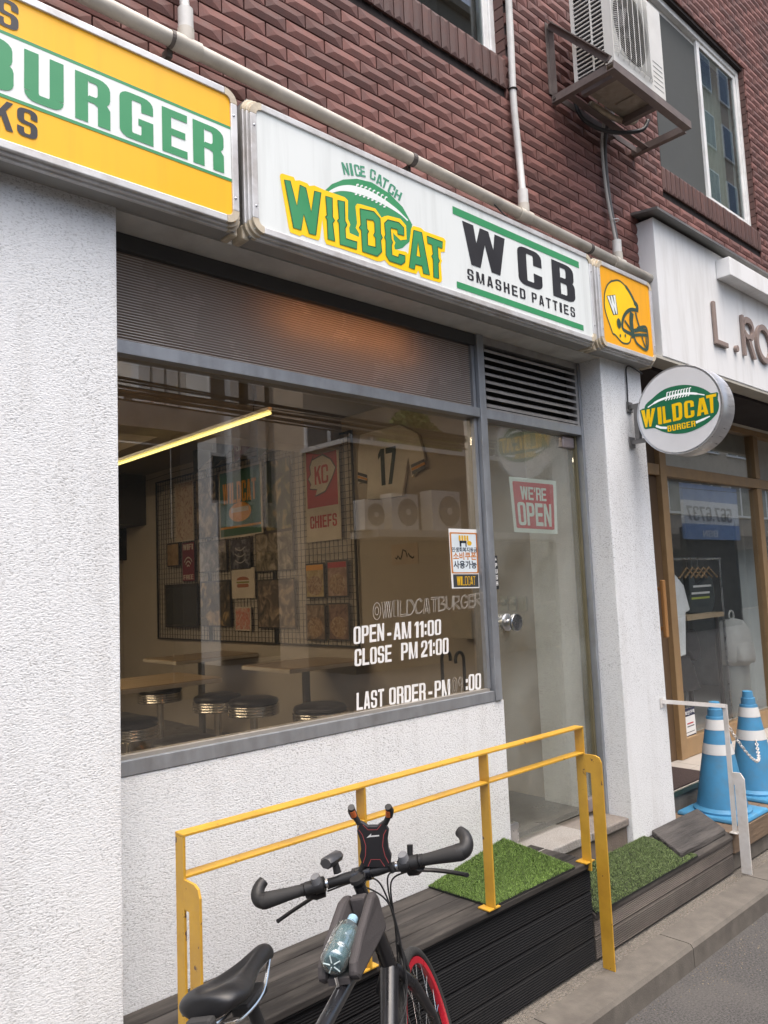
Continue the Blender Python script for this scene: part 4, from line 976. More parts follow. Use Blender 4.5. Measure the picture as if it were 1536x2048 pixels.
mb.box((xl, -.256, z0), (xl+s_, -.236, z1)); mb.box((xl+s_, -.2559, z0), (xl+.19, -.236, z0+s_)); mb.build('letter', taup, fa, bevel=.004)
xd = PY(1474, 695, -.25).x; MB().lathe([(.024, 0), (.024, .02)], (xd, -.236, z0+.024), (0,-1,0), n=20).build('letter', taup, fa)
xr = PY(1484, 650, -.25).x; mb = MB(); hR = z1-z0
def unit(u, v, d): return (xr+u*.20, -.236-d, z0+v*hR)
for poly in [R(0, 0, .15, 1)]+ring(.05, .42, 1, 1, .15, .14, .38, .26, lambda x, y: x > .14)+[[(.40, .43), (.62, .47), (1, 0), (.78, 0)]]: mb.prism([ccw(poly)], unit, 0, .02)
mb.build('letter', taup, fa)
xo = xr+.235; mb = MB()
def unit2(u, v, d): return (xo+u*.28, -.236-d, z0+v*hR)
for poly in ring(0, 0, 1, 1, .13, .14, .5, .5, n=9): mb.prism([ccw(poly)], unit2, 0, .02)
mb.build('letter', taup, fa)
# soffit boards and recess
NY = .465
sof = M('beige_soffit', (.44,.42,.36), .7, var=.10, vscale=5, dirt=(.25,.22,.17), dscale=4, damt=.4)
nb = thing('recess_soffit', 'beige panelled soffit over the neighbouring entrance', 'soffit', (6, .2, 3.0))
for i in range(4): MB().box((4.312, -.228+i*.172, 3.022), (9.5, -.06+i*.172, 3.04)).build('soffit_panel', sof, nb)
MB().box((4.31, NY+.06, 2.2), (9.5, NY+.12, 3.5)).build('soffit_back', sof, nb)
wood = M('honey_wood', (.335,.215,.105), .45, var=.14, vscale=10, stretch=(1,1,.12), dirt=(.16,.09,.04), dscale=7, damt=.35)
woodd = M('dark_bronze_trim', (.115,.072,.040), .5, var=.15, vscale=8, stretch=(1,1,.1))  # dark bronze colour of the stile
nf = thing('wooden_shopfront', 'honey brown wooden shopfront with glass beyond the white pillar', 'shopfront', (6, NY, .33))
xa = PY(1333, 1000, NY).x; xb = PY(1297, 1000, NY).x
zth = .345; zbar = PY(1330, 945, NY).z; zbt = PY(1330, 927, NY).z; ztop = 3.02
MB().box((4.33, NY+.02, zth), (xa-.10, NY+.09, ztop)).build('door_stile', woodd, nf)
MB().box((xa-.098, NY-.02, zth), (xa, NY+.07, ztop)).build('post', wood, nf, bevel=.003)
MB().box((xa+.002, NY-.015, zbar-.03), (9.5, NY+.06, zbar+.055)).build('rail', wood, nf, bevel=.003); MB().box((4.33, NY-.012, zbar-.03), (xa-.1, NY+.015, zbar+.055)).build('rail', wood, nf, bevel=.003)
MB().box((xa+.002, NY-.015, zth), (9.5, NY+.06, zth+.14)).build('bottom_rail', wood, nf, bevel=.003)
MB().box((xa+.002, NY-.015, ztop-.05), (9.5, NY+.06, ztop)).build('head', wood, nf)
xm = PY(1521, 1100, NY).x; MB().box((xm, NY-.018, zth+.145), (xm+.10, NY+.065, zbar-.035)).build('post', wood, nf, bevel=.003); MB().box((xm, NY-.018, zbar+.06), (xm+.10, NY+.065, ztop-.055)).build('post', wood, nf, bevel=.003)
ng = glass('neighbour_glass', (.96,.97,.96), 1.25, .06, haze=.010)
MB().box((xa+.003, NY+.02, zth+.142), (xm-.003, NY+.027, zbar-.032)).build('pane', ng, nf); MB().box((xa+.003, NY+.02, zbar+.057), (xm-.003, NY+.027, ztop-.052)).build('pane', ng, nf); MB().box((xm+.103, NY+.02, zth+.142), (9.5, NY+.027, zbar-.032)).build('pane', ng, nf)
h0, h1 = PY(1322, 1160, NY-.06), PY(1331, 1275, NY-.06)
hb = MB(); hb.bar((h0.x, NY-.07, h1.z), (h0.x, NY-.07, h0.z), .035, .035); 
hd = MB().box((h0.x-.02, NY-.085, h1.z), (h0.x+.02, NY-.055, h0.z)); hd.box((h0.x-.012, NY-.054, h1.z+.05), (h0.x+.012, NY+.02, h1.z+.08)); hd.box((h0.x-.012, NY-.054, h0.z-.08), (h0.x+.012, NY+.02, h0.z-.05))
hd.build('pull_handle', M('orange_wood', (.42,.21,.075), .4, var=.15, stretch=(1,1,.1)), nf, bevel=.008, seg=3)
# step, tiles, door mat
tile = M('pale_tile', (.50,.465,.42), .5, var=.06, vscale=12)
MB().box((4.327, .085, .0), (9.5, 3.0, .325)).build('entrance_step', concrete, label='raised concrete step of the neighbouring entrance', cat='step')
tf = bpy.data.objects.new('tiled_floor', None); COL.objects.link(tf); tf['kind'] = 'structure'
for i in range(12):
    for j in range(2):
        x = 4.33+i*.4; MB().box((x+.002, .09+j*.20, .3255), (x+.398, .09+j*.20+.197, .343)).build('tile', tile, tf)
MB().box((4.328, .075, .318), (9.5, .0895, .346)).build('step_edging', M('dark_green_edge', (.04,.065,.055), .4, var=.2), label='dark metal edging strip along the neighbouring step', cat='edging')
c4_ = [PZ(*q, .352) for q in ((1343, 1530), (1425, 1537), (1420, 1560), (1392, 1572), (1347, 1560))]
mx0 = 4.62; MB().box((4.45, .105, .3435), (5.35, .44, .353)).build('door_mat', M('brown_mat', (.050,.033,.030), .95, var=.3, vscale=120, bump=.6, bscale=300), label='dark brown door mat on the neighbouring tiled step', cat='mat')
MB().add([(4.3,NY+.1,.344),(9.5,NY+.1,.344),(9.5,3.4,.344),(4.3,3.4,.344)], [(0,1,2,3)]).build('boutique_floor', M('boutique_floor', (.42,.41,.39), .4), kind='structure')
bw = M('boutique_wall', (.80,.81,.79), .8)
MB().box((4.31, 3.4, .2), (9.5, 3.5, 3.5)).build('boutique_wall', bw, kind='structure'); MB().box((9.5, .0, .2), (9.6, 3.5, 3.5)).build('boutique_wall', bw, kind='structure'); MB().box((4.2, NY+.1, 3.5), (9.6, 3.5, 3.6)).build('boutique_ceiling', bw, kind='structure'); MB().box((4.12, .55, .0), (4.29, 3.5, 3.5)).build('boutique_wall', bw, kind='structure')
# grey curtain panels in the display
cg = M('grey_drape', (.56,.59,.57), .9, var=.08)
v = []; n = 60; xq0, xq1 = PY(1475, 1100, 1.1).x, PY(1475, 1100, 1.1).x+1.6
for i in range(n+1): v += [(xq0+(xq1-xq0)*i/n, 1.1+.035*sin(i*.9)+.02*sin(i*.37), .345), (xq0+(xq1-xq0)*i/n, 1.1+.035*sin(i*.9)+.02*sin(i*.37), 3.2)]
MB().add(v, [(2*i, 2*i+2, 2*i+3, 2*i+1) for i in range(n)]).build('display_drape', cg, label='tall grey drape hanging inside the neighbouring shop window', cat='curtain', smooth=True)
# notice on the glass
A, B, Cc, Dd = [PY(*q, NY+.018) for q in ((1361, 1421), (1388, 1412), (1394, 1478), (1366, 1490))]
qm = quadmap(A, B, Cc, Dd, 0)
nt = MB().add([A, B, Cc, Dd]+[q+Vector((0,.0012,0)) for q in (A, B, Cc, Dd)], [(3,2,1,0),(4,5,6,7),(0,1,5,4),(1,2,6,5),(2,3,7,6),(3,0,4,7)]).build('security_notice', white, label='small white and navy security camera notice low on the neighbouring glass', cat='notice')
navy = M('deep_navy_print', (.02,.025,.06), .5)
MB().prism([R(.0, .76, 1, 1)], qm, None, .0006).build('navy_band', navy, nt); MB().prism([R(.03, .02, .97, .20)], qm, None, .0006).build('navy_band', navy, nt)
ftext('TV 보안구역', qm, .5, .82, .09, .0012, bold=.004, sx=1.55, mat=white, parent=nt); ftext('1644-1544', qm, .5, .07, .07, .0012, bold=.003, sx=1.4, mat=white, parent=nt)
mb = MB()
for q in ([(.05,.45),(.22,.40),(.22,.58),(.05,.62)], [(.05,.62),(.22,.58),(.3,.62),(.14,.66)]): mb.prism([ccw(q)], qm, None, .0006)
mb.build('camera_icon', black, nt)
MB().prism([R(.4, .52, .85, .56)], qm, None, .0006).build('red_print', M('red_print', (.5,.03,.03), .5), nt); MB().prism([R(.4, .44, .9, .47)], qm, None, .0006).build('grey_print', chc, nt); MB().prism([R(.1, .28, .9, .30)], qm, None, .0006).build('grey_print', chc, nt)
# clothes in the display window
def garment(name, label, cat, pts, y, dep, mat, extra=None):
    q = [(lambda p: (p.x, p.z))(PY(a, b, y)) for a, b in pts]; q = ccw(q)
    cx0 = sum(p[0] for p in q)/len(q); cz0 = sum(p[1] for p in q)/len(q)
    def fn(u, v, d): return (u, y-d, v)
    mb = MB(); mb.prism([q], fn, -dep, 0)
    return mb.build(name, mat, label=label, cat=cat, bevel=.012, seg=3)
yg = .78
garment('hanging_shirt', 'white shirt hanging at the left of the neighbouring display', 'shirt', [(1340,1145),(1352,1150),(1368,1170),(1381,1220),(1372,1226),(1373,1310),(1350,1318),(1340,1315)], yg-.14, .10, M('white_cotton', (.88,.90,.92), .9, bump=.3, bscale=20, dd=.02))
garment('black_trousers', 'black wide trousers under the white shirt in the neighbouring display', 'trousers', [(1344,1318),(1374,1312),(1388,1328),(1402,1378),(1372,1384),(1360,1394),(1350,1400)], yg-.12, .08, M('black_cloth', (.015,.015,.017), .9, bump=.3, bscale=20, dd=.02))
tk = garment('grey_top', 'dark grey striped top on a wooden hanger in the neighbouring display', 'top', [(1378,1152),(1386,1148),(1392,1166),(1402,1170),(1412,1160),(1420,1150),(1426,1158),(1431,1200),(1424,1230),(1376,1226),(1381,1190)], yg, .06, M('charcoal_cloth', (.05,.06,.06), .9))
for (a, b, h, mm) in ((1383, 1196, 4, M('lime_stripe', (.45,.50,.10), .8)), (1383, 1186, 3, white), (1386, 1172, 4, white)):
    p0 = PY(a, b, yg); p1 = PY(a+36, b+2, yg); MB().box((p0.x, yg-.003, p0.z-.014), (p1.x, yg-.0005, p0.z+.004)).build('stripe', mm, tk)
garment('dark_bag', 'black patterned garment hanging below the wooden shelf', 'garment', [(1376,1262),(1392,1258),(1402,1290),(1404,1316),(1390,1322),(1378,1300)], yg-.1, .05, M('black_cloth', (.015,.015,.017), .9))
hg = thing('clothes_rack', 'metal clothes rack with wooden hangers in the neighbouring display', 'rack', (PY(1400,1130,yg).x, yg, .35))
p0 = PY(1340, 1118, yg); p1 = PY(1440, 1124, yg)
MB().tube([(p0.x, yg, p0.z), (p1.x, yg, p0.z)], .012, 10).build('rail', steel, hg); 
for xx in (p0.x+.02, p1.x-.02): MB().tube([(xx, yg, .346), (xx, yg, p0.z-.0125)], .012, 10).build('post', steel, hg)
for i in range(5):
    xx = p0.x+(p1.x-p0.x)*(.3+.11*i); MB().tube([(xx-.16, yg, p0.z-.17), (xx, yg, p0.z-.08), (xx+.16, yg, p0.z-.17)], .010, 6).build('hanger', wood, hg); MB().tube([(xx, yg, p0.z-.08), (xx, yg, p0.z-.013)], .003, 6).build('hook', steel, hg)
p0 = PY(1374, 1232, yg-.1); p1 = PY(1448, 1234, yg-.1)
shf = thing('display_table', 'pale wooden display table behind the neighbouring glass', 'table', ((p0.x+p1.x)/2, yg+.1, .35))
MB().box((p0.x, yg-.1, p0.z-.04), (p1.x, yg+.35, p0.z)).build('table_top', M('pale_wood', (.50,.38,.25), .5, var=.1, stretch=(.1,1,1)), shf)
for xx in (p0.x+.04, p1.x-.07):
    for yy in (yg-.07, yg+.30): MB().box((xx, yy, .346), (xx+.03, yy+.03, p0.z-.041)).build('leg', M('dark_steel', (.05,.045,.04), .5), shf)
# white backpack on a plinth
pk = PY(1498, 1330, .72); pt_ = PY(1498, 1235, .72); wbp = M('white_nylon', (.72,.72,.69), .8, bump=.4, bscale=14, dd=.02)
hw = .165
bp_ = thing('white_backpack', 'white backpack displayed on a pale plinth behind the neighbouring glass', 'backpack', (pk.x, .85, pk.z))
hh = pt_.z-pk.z
MB().lathe([(hw*.80, 0), (hw, .06), (hw*1.0, hh*.45), (hw*.92, hh*.75), (hw*.6, hh*.95), (.02, hh)], (pk.x, .85, pk.z), (0,0,1), n=24).build('bag_body', wbp, bp_, smooth=True)
MB().lathe([(hw*.62, 0), (hw*.7, .04), (hw*.62, hh*.4), (.02, hh*.48)], (pk.x-.03, .85-hw*.55, pk.z+.03), (0,0,1), n=20).build('front_pocket', wbp, bp_, smooth=True)
MB().torus((pk.x, .85, pt_.z+.02), (0,1,0), .05, .010, 20, 6).build('handle_loop', wbp, bp_, smooth=True)
MB().lathe([(hw*.75, 0), (hw*.75, pk.z-.347), (hw*.70, pk.z-.3465)], (pk.x, .85, .3455), (0,0,1), n=32).build('display_plinth', M('plinth_white', (.5,.52,.5), .6), label='pale round plinth under the white backpack', cat='plinth', smooth=True, auto=40)
# ================================================================ DECK, RAIL, MATS, CONES
dk = M('weathered_deck', (.043,.039,.036), .85, var=.6, vscale=14, stretch=(.10,1,1), bump=.5, bscale=60, dd=.006, island=.30, spec=.25, dirt=(.15,.135,.12), dscale=11, damt=.6, dstretch=(.15,1,1))
dkf = M('black_fascia', (.010,.010,.011), .75, spec=.22, var=.3, vscale=10, stretch=(.1,1,1), bump=.3, bscale=60, dd=.004, dirt=(.035,.033,.031), dscale=5, damt=.4, dstretch=(.2,1,1), island=.12)
dkr = M('worn_ridged_board', (.115,.098,.084), .85, var=.3, vscale=12, stretch=(.1,1,1), bump=.5, bscale=70, dd=.006, island=.2, dirt=(.035,.03,.028), dscale=4, damt=.75, dstretch=(.5,1,1))
def ridged(x0, x1, yf, z0, z1, n, amp=.003, th=.022):
    mb = MB(); pr = []
    m = n*4
    for i in range(m+1):
        ph = i % 4; pr.append((yf-(amp if ph in (1, 2) else 0), z0+.004+(z1-z0-.008)*i/m))
    pr = [(yf+th, z0), (yf+.003, z0)]+pr+[(yf+.003, z1), (yf+th, z1)]
    k = len(pr); mb.add([(x, y, z) for x in (x0, x1) for y, z in pr], [tuple(range(k))[::-1], tuple(range(k, 2*k))]+[(i, (i+1) % k, (i+1) % k+k, i+k) for i in range(k)])
    return mb
DZ = .44; DF = -.345
deck = thing('timber_deck', 'raised black timber deck in front of the low white wall', 'deck', (2.1, -.18, 0))
yb = -.006; wp = .083
for i in range(4):
    y1 = yb-i*(wp+.004); 
    MB().box((1.032, y1-wp, DZ-.026), (3.152, y1, DZ-.001*(i % 2))).build('plank', dk, deck, bevel=.004)
for z0, z1, n in ((.305,.405,4),(.204,.302,4),(.103,.201,4),(.0,.100,4)): ridged(1.032, 3.150, DF+.012, z0, z1, 9).build('fascia_board', dkf, deck)
MB().box((1.032, DF-.002, .408), (3.154, DF+.03, .4125)).build('nosing', dkf, deck)
MB().box((3.13, DF+.036, .0), (3.150, -.15, .408)).build('end_board', dkf, deck)
MB().box((1.05, DF+.04, .0), (3.12, -.02, .4)).build('under_frame', dark, deck)
# ramp to the right
def rz(y): return .305+(y+.15)*(.108/.195)
ramp = thing('timber_ramp', 'low weathered timber ramp at the foot of the door step', 'ramp', (3.9, -.25, 0))
for i in range(2):
    ya, yb_ = -.152-i*.098, -.152-i*.098-.094
    MB().hexa([(3.156,yb_,rz(yb_)-.022),(4.60,yb_,rz(yb_)-.022),(4.60,ya,rz(ya)-.022),(3.156,ya,rz(ya)-.022),(3.156,yb_,rz(yb_)),(4.60,yb_,rz(yb_)),(4.60,ya,rz(ya)),(3.156,ya,rz(ya))]).build('plank', dk, ramp, bevel=.003)
ridged(3.158, 4.60, DF+.010, .100, .188, 9, .003).build('fascia_board', dkr, ramp); ridged(3.158, 4.60, DF+.010, .0, .097, 9, .003).build('fascia_board', dkr, ramp)
MB().box((3.17, DF+.04, 0), (4.58, -.16, .17)).build('under_frame', dark, ramp)
# loose black board by the pillar
tb = .034
def slab(xa, xb_, ya, yb_): 
    return [(xa,yb_,rz(yb_)+.001),(xb_,yb_,rz(yb_)+.001),(xb_,ya,rz(ya)+.001),(xa,ya,rz(ya)+.001),(xa,yb_,rz(yb_)+tb),(xb_,yb_,rz(yb_)+tb),(xb_,ya,rz(ya)+tb),(xa,ya,rz(ya)+tb)]
MB().hexa(slab(4.02, 4.56, -.160, -.322)).build('loose_board', M('charred_board', (.055,.05,.047), .9, var=.5, vscale=20, stretch=(.12,1,1), bump=1, bscale=50, dd=.02, dirt=(.14,.13,.12), dscale=8, damt=.5, dstretch=(.15,1,1)), label='thick grey black weathered board lying beside the green mat', cat='board', bevel=.006)
# platform under the cones
pf = M('brown_platform', (.165,.115,.075), .85, var=.25, vscale=10, stretch=(.15,1,1), bump=.4, bscale=50, dirt=(.06,.045,.035), dscale=6, damt=.5)
plat = thing('brown_platform', 'brown timber platform under the blue cones', 'platform', (5.5, -.15, 0))
for i in range(4):
    y0 = DF+.012+i*.107; MB().box((4.606, y0, .19), (8.5, y0+.104, .215)).build('plank', pf, plat, bevel=.003)
MB().box((4.606, DF, .10), (8.5, DF+.011, .214)).build('fascia_board', pf, plat); MB().box((4.62, DF+.02, 0), (8.5, .07, .188)).build('under_frame', concrete, plat)
# stone step
gran = M('granite', (.30,.285,.265), .75, var=.30, vscale=140, bump=.2, bscale=200, dirt=(.16,.13,.11), dscale=5, damt=.45, detail=3)
sp = thing('stone_step', 'grey granite door step beside the white pillar', 'step', (3.5, -.06, .16))
MB().box((2.998, -.128, .392), (3.50, .10, .438)).build('slab', gran, sp, bevel=.006); MB().box((3.503, -.130, .390), (3.852, .10, .432)).build('slab', M('worn_granite', (.20,.175,.155), .8, var=.2, vscale=60, bump=.3, bscale=120, dirt=(.10,.085,.075), dscale=6, damt=.5), sp, bevel=.008)
MB().box((2.999, -.112, .16), (3.852, .09, .389)).build('riser', M('brown_stone', (.155,.125,.10), .85, var=.15, vscale=20, bump=.3, bscale=100), sp)
# turf mats
turfb = M('turf_backing', (.012,.014,.011), .95)
turf = M('turf', (.115,.195,.034), .6, var=.35, vscale=9, island=.45)
turf2 = M('faded_turf', (.115,.165,.055), .65, var=.35, vscale=7, island=.4)
def turf_mat(name, label, cor, n, hgt, mat, seed, sag=0.0):
    """cor: back-left, back-right, front-right, front-left"""
    A, B, Cc, Dd = [Vector(c) for c in cor]; rr = random.Random(seed)
    def P(u, v): 
        q = A.lerp(B, u).lerp(Dd.lerp(Cc, u), v); q.z += -sag*4*u*(1-u)*0+.0; return q
    root = thing(name, label, 'mat', tuple((A+B+Cc+Dd)/4))
    mb = MB(); k = 14; vs = [P(i/k, j/k) for j in range(k+1) for i in range(k+1)]
    m = (k+1)**2; mb.add(vs+[v+Vector((0,0,-.007)) for v in vs], [(j*(k+1)+i, j*(k+1)+i+1, (j+1)*(k+1)+i+1, (j+1)*(k+1)+i) for j in range(k) for i in range(k)]+[(m+(j+1)*(k+1)+i, m+(j+1)*(k+1)+i+1, m+j*(k+1)+i+1, m+j*(k+1)+i) for j in range(k) for i in range(k)])
    e = [i for i in range(k+1)]+[j*(k+1)+k for j in range(1, k+1)]+[k*(k+1)+i for i in range(k-1, -1, -1)]+[j*(k+1) for j in range(k-1, 0, -1)]
    mb.add(vs+[v+Vector((0,0,-.007)) for v in vs], [(e[i], m+e[i], m+e[(i+1) % len(e)], e[(i+1) % len(e)]) for i in range(len(e))])
    mb.build('backing', turfb, root)
    t = MB()
    for i in range(n):
        u, v = rr.random(), rr.random(); b = P(u, v); a = rr.uniform(0, 2*pi); h = hgt*rr.uniform(.55, 1.1); w = rr.uniform(.0008, .0014); l = rr.uniform(.4, 1.4)*h
        dx, dy = cos(a), sin(a); px_, py_ = -dy*w, dx*w
        t.add([(b.x+px_, b.y+py_, b.z), (b.x-px_, b.y-py_, b.z), (b.x-px_*.7+dx*l*.4, b.y-py_*.7+dy*l*.4, b.z+h*.6), (b.x+px_*.7+dx*l*.4, b.y+py_*.7+dy*l*.4, b.z+h*.6), (b.x+dx*l, b.y+dy*l, b.z+h)], [(0,1,2,3), (3,2,4)])
    t.build('turf_pile', mat, root, kind='stuff', fixn=False); return root
zt = DZ+.008
fl = PZ(1011, 1822, zt); le = PZ(842, 1767, zt); ri = PZ(1180, 1742, zt)
bk = PY(1007, 1676, -.012); 
fl.y = max(fl.y, DF-.004); ri.y = max(ri.y, DF-.004); ri.x = min(ri.x, 3.16)
le.y = min(le.y, -.012)
turf_mat('turf_mat', 'green artificial turf mat on the raised deck behind the yellow rail', (le, bk, ri, fl), 34000, .0075, turf, 1)
def on_ramp(x, y):
    d = ray(x, y); k = .108/.195
    t = (.305+.15*k+.012-CAMH-k*CAMD)/(d.z-k*d.y); return CC+d*t
c2 = [Vector((3.165, -.150, 0)), Vector((3.96, -.150, 0)), on_ramp(1397, 1711), Vector((3.165, -.347, 0))]
c2[2].y = -.347
for q in c2: q.z = rz(q.y)+.010
turf_mat('turf_mat', 'green turf mat on the low ramp to the right of the yellow rail', c2, 30000, .007, turf2, 2)

# yellow rail
yp = M('yellow_paint', (.52,.295,.032), .45, var=.10, vscale=9, dirt=(.30,.14,.02), dscale=6, damt=.45, chips=((.10,.05,.03), .69, 30))
hr_ = thing('yellow_handrail', 'chipped yellow steel handrail along the front of the deck', 'handrail', (2.1, -.34, DZ))
ya, yb_ = -.366, -.318; ZR = 1.044; Z2 = .925
xs = [1.112, PY(729, 1600, -.36).x, PY(974, 1530, -.36).x, 3.122]
MB().box((xs[0]-.004, ya, ZR-.008), (xs[3]+.004, yb_, ZR)).build('top_rail', yp, hr_, bevel=.0015)
for a, b in zip(xs, xs[1:]): MB().box((a+.004, ya+.002, Z2-.004), (b-.004, yb_-.002, Z2+.004)).build('lower_rail', yp, hr_, bevel=.0015)
for i, x in enumerate(xs):
    MB().box((x-.004, ya+.001, DZ+.006 if 0 < i < 3 else .405), (x+.004, yb_-.001, ZR-.0085)).build('post', yp, hr_, bevel=.0012)
    if 0 < i: MB().box((x-.035, ya+.004, DZ+.0003), (x+.035, yb_+.014, DZ+.006)).build('base_plate', yp, hr_, bevel=.001)
for x in (xs[0], xs[3]):
    yo0, yo1 = -.452, -.392
    q = MB(); loop = [(yo0, .0), (yo1, .0), (yo1, Z2-.085), (ya+.001, Z2-.085), (ya+.001, Z2-.004), (yo0+.03, Z2-.004), (yo0+.010, Z2-.012), (yo0, Z2-.035)]
    q.prism([ccw([(-a, b) for a, b in loop])], lambda u, v, d, x=x: (x-d, -u, v), -.004, .004); q.build('outer_post', yp, hr_, bevel=.0012)
# white rail beside the pillar
wp_ = M('white_rail_paint', (.62,.60,.57), .5, var=.08, vscale=10, dirt=(.35,.27,.18), dscale=9, damt=.5)
wr = thing('white_rail', 'white painted steel rail from the pillar to a post by the cones', 'handrail', (4.5, -.3, .2))
t0 = PY(1324, 1403, -.152); t1 = PX(1450, 1412, 4.61)
MB().bar((t0.x, -.147, t0.z), t1, .012, .022).build('top_rail', wp_, wr); MB().box((t0.x-.02, -.152, t0.z-.035), (t0.x+.02, -.1505, t0.z+.02)).build('wall_plate', wp_, wr)
MB().box((4.606, t1.y-.012, .221), (4.616, t1.y+.014, t1.z+.008)).build('post', wp_, wr); MB().box((4.59, t1.y-.02, .2155), (4.635, t1.y+.025, .2205)).build('base_plate', wp_, wr)
f1 = PZ(1487, 1752, .0); ft = PX(1470, 1545, 4.61)
q = MB(); yo = DF-.012
loop = [(yo-.075, 0), (yo-.018, 0), (yo-.018, ft.z-.07), (t1.y-.013, ft.z-.07), (t1.y-.013, ft.z+.0), (yo-.055, ft.z), (yo-.075, ft.z-.03)]
q.prism([ccw([(-a, b) for a, b in loop])], lambda u, v, d: (4.611-d, -u, v), -.005, .005); q.build('outer_post', wp_, wr)
# blue cones
cbm = M('cone_blue', (.055,.235,.42), .6, var=.10, vscale=7, dirt=(.10,.16,.20), dscale=9, damt=.6)
refl = M('cone_reflective', (.62,.62,.60), .35, var=.06, vscale=10, dirt=(.4,.38,.35), dscale=10, damt=.4)
def cone(x, y, z, h, label):
    t = thing('traffic_cone', label, 'traffic cone', (x, y, z), 'blue traffic cones by the white rail')
    b = .205; MB().hexa([(x-b,y-b,z),(x+b,y-b,z),(x+b,y+b,z),(x-b,y+b,z),(x-b+.008,y-b+.008,z+.026),(x+b-.008,y-b+.008,z+.026),(x+b-.008,y+b-.008,z+.026),(x-b+.008,y+b-.008,z+.026)]).build('base', cbm, t, bevel=.01, seg=3)
    def rad(f): return .150+(.040-.150)*f
    pr = [(.172, .0), (.172, .012), (.158, .022), (rad(0), .03)]
    for f in (.45, .86): pr += [(rad(f), .03+(h-.03)*f)]
    pr += [(.047, .03+(h-.03)*.862), (.044, .03+(h-.03)*.93), (.036, .03+(h-.03)*.932), (.032, h), (.022, h+.002)]
    MB().lathe(pr, (x, y, z+.0262), (0,0,1), n=40).build('cone_body', cbm, t, smooth=True, auto=35)
    for f0, f1 in ((.50, .60), (.735, .835)):
        MB().lathe([(rad(f0)+.0015, .03+(h-.03)*f0), (rad(f1)+.0015, .03+(h-.03)*f1)], (x, y, z+.0262), (0,0,1), n=40, cap=False).build('reflective_band', refl, t, smooth=True)
    return t
fc = PZ(1493, 1653, .225); cone(fc.x+.205, -.135, .2155, .66, 'blue traffic cone nearest the white post, with chain hooked on')
c2p = PZ(1540, 1620, .225); cone(fc.x+.205+.55, -.115, .2155, .66, 'second blue traffic cone cut off by the right edge of the photo')
# plastic chain
chm = M('chain_white', (.62,.60,.57), .45, dirt=(.4,.25,.2), dscale=30, damt=.4)
pA = Vector((4.616, t1.y, t1.z-.10)); pB = Vector((fc.x+.205+.50, -.165, .60)); ch = MB(); pts = []
for i in range(37):
    t = i/36; p = pA.lerp(pB, t); p.z -= .175*4*t*(1-t)*(1+.0*t); p.y += -.07*sin(pi*t); pts.append(p)
for i in range(36):
    a, b = pts[i], pts[i+1]; d = (b-a); m_ = (a+b)/2; l = d.length*.80; d.normalize(); s = d.cross(Vector((0,0,1))).normalized(); nrm = s if i % 2 else d.cross(s)
    loop = []
    for k in range(12):
        an = 2*pi*k/12; loop.append(m_+d*(cos(an)*l*.72)+nrm*(sin(an)*.0085))
    ch.tube(loop+[loop[0]], .0030, 6, cap=False)
ch.build('plastic_chain', chm, label='white plastic chain sagging between the white post and the cones', cat='chain', smooth=True)
# ================================================================ BICYCLE (local: x forward, y left, z up)
BP = (.945, -1.240); BAZ, BLEAN, BST = 1.032, .206, .125
HA = radians(71); A0 = Vector((1.03-.045/sin(HA), 0, .345)); SAX = Vector((-cos(HA), 0, sin(HA)))
Rst = Matrix.Rotation(BST, 3, SAX)
def st(p): return A0+Rst@(Vector(p)-A0)
GZ = -.104
bike = thing('bicycle', 'black bicycle with red front rim parked on the road before the deck', 'bicycle', (BP[0], BP[1], GZ))
bike.rotation_euler = (0, 0, 0)
hv = Vector((sin(BAZ), cos(BAZ), 0)); lvv = Vector((-hv.y, hv.x, 0)); upv = Vector((0,0,1))
Rb = Matrix((hv, lvv, upv)).transposed() @ Matrix.Rotation(-BLEAN, 3, 'X')
bike.rotation_euler = Rb.to_euler()
LIFT = 0.0
class BM_(MB): pass
def bb(mb, name, mat, parent=bike, **k):     # local coordinates: parent location must not be subtracted
    me = bpy.data.meshes.new(name); me.from_pydata([tuple(v) for v in mb.v], [], mb.f); me.update()
    bm = bmesh.new(); bm.from_mesh(me); bmesh.ops.recalc_face_normals(bm, faces=bm.faces); bm.to_mesh(me); bm.free()
    if k.get('smooth', True): me.polygons.foreach_set('use_smooth', [True]*len(me.polygons))
    me.materials.append(mat); o = bpy.data.objects.new(name, me); COL.objects.link(o); o.parent = parent
    if k.get('bevel'):
        m = o.modifiers.new('bevel', 'BEVEL'); m.width = k['bevel']; m.segments = 2; m.limit_method = 'ANGLE'; m.angle_limit = radians(40)
    if k.get('smooth', True):
        m = o.modifiers.new('es', 'EDGE_SPLIT'); m.split_angle = radians(k.get('auto', 40))
    if k.get('sub'): m = o.modifiers.new('sub', 'SUBSURF'); m.levels = k['sub']; m.render_levels = k['sub']
    if k.get('kind'): o['kind'] = k['kind']
    return o
blk = M('bike_black', (.010,.010,.012), .30, var=.15, vscale=12, coat=.4)
mblk = M('matte_black', (.013,.013,.014), .55, var=.2, vscale=30)
rub = M('tyre_rubber', (.020,.020,.020), .85, var=.2, vscale=60, bump=.6, bscale=220, dd=.003)
red = M('red_rim', (.50,.012,.030), .3, var=.08, coat=.3)
chrome = M('chrome', (.75,.75,.75), .15, metal=1, var=.03)
gum = M('grey_rubber', (.024,.0235,.0235), .75, var=.12)
ZL = LIFT                                    # everything keeps its fitted height above the kerb plane
RW = .345
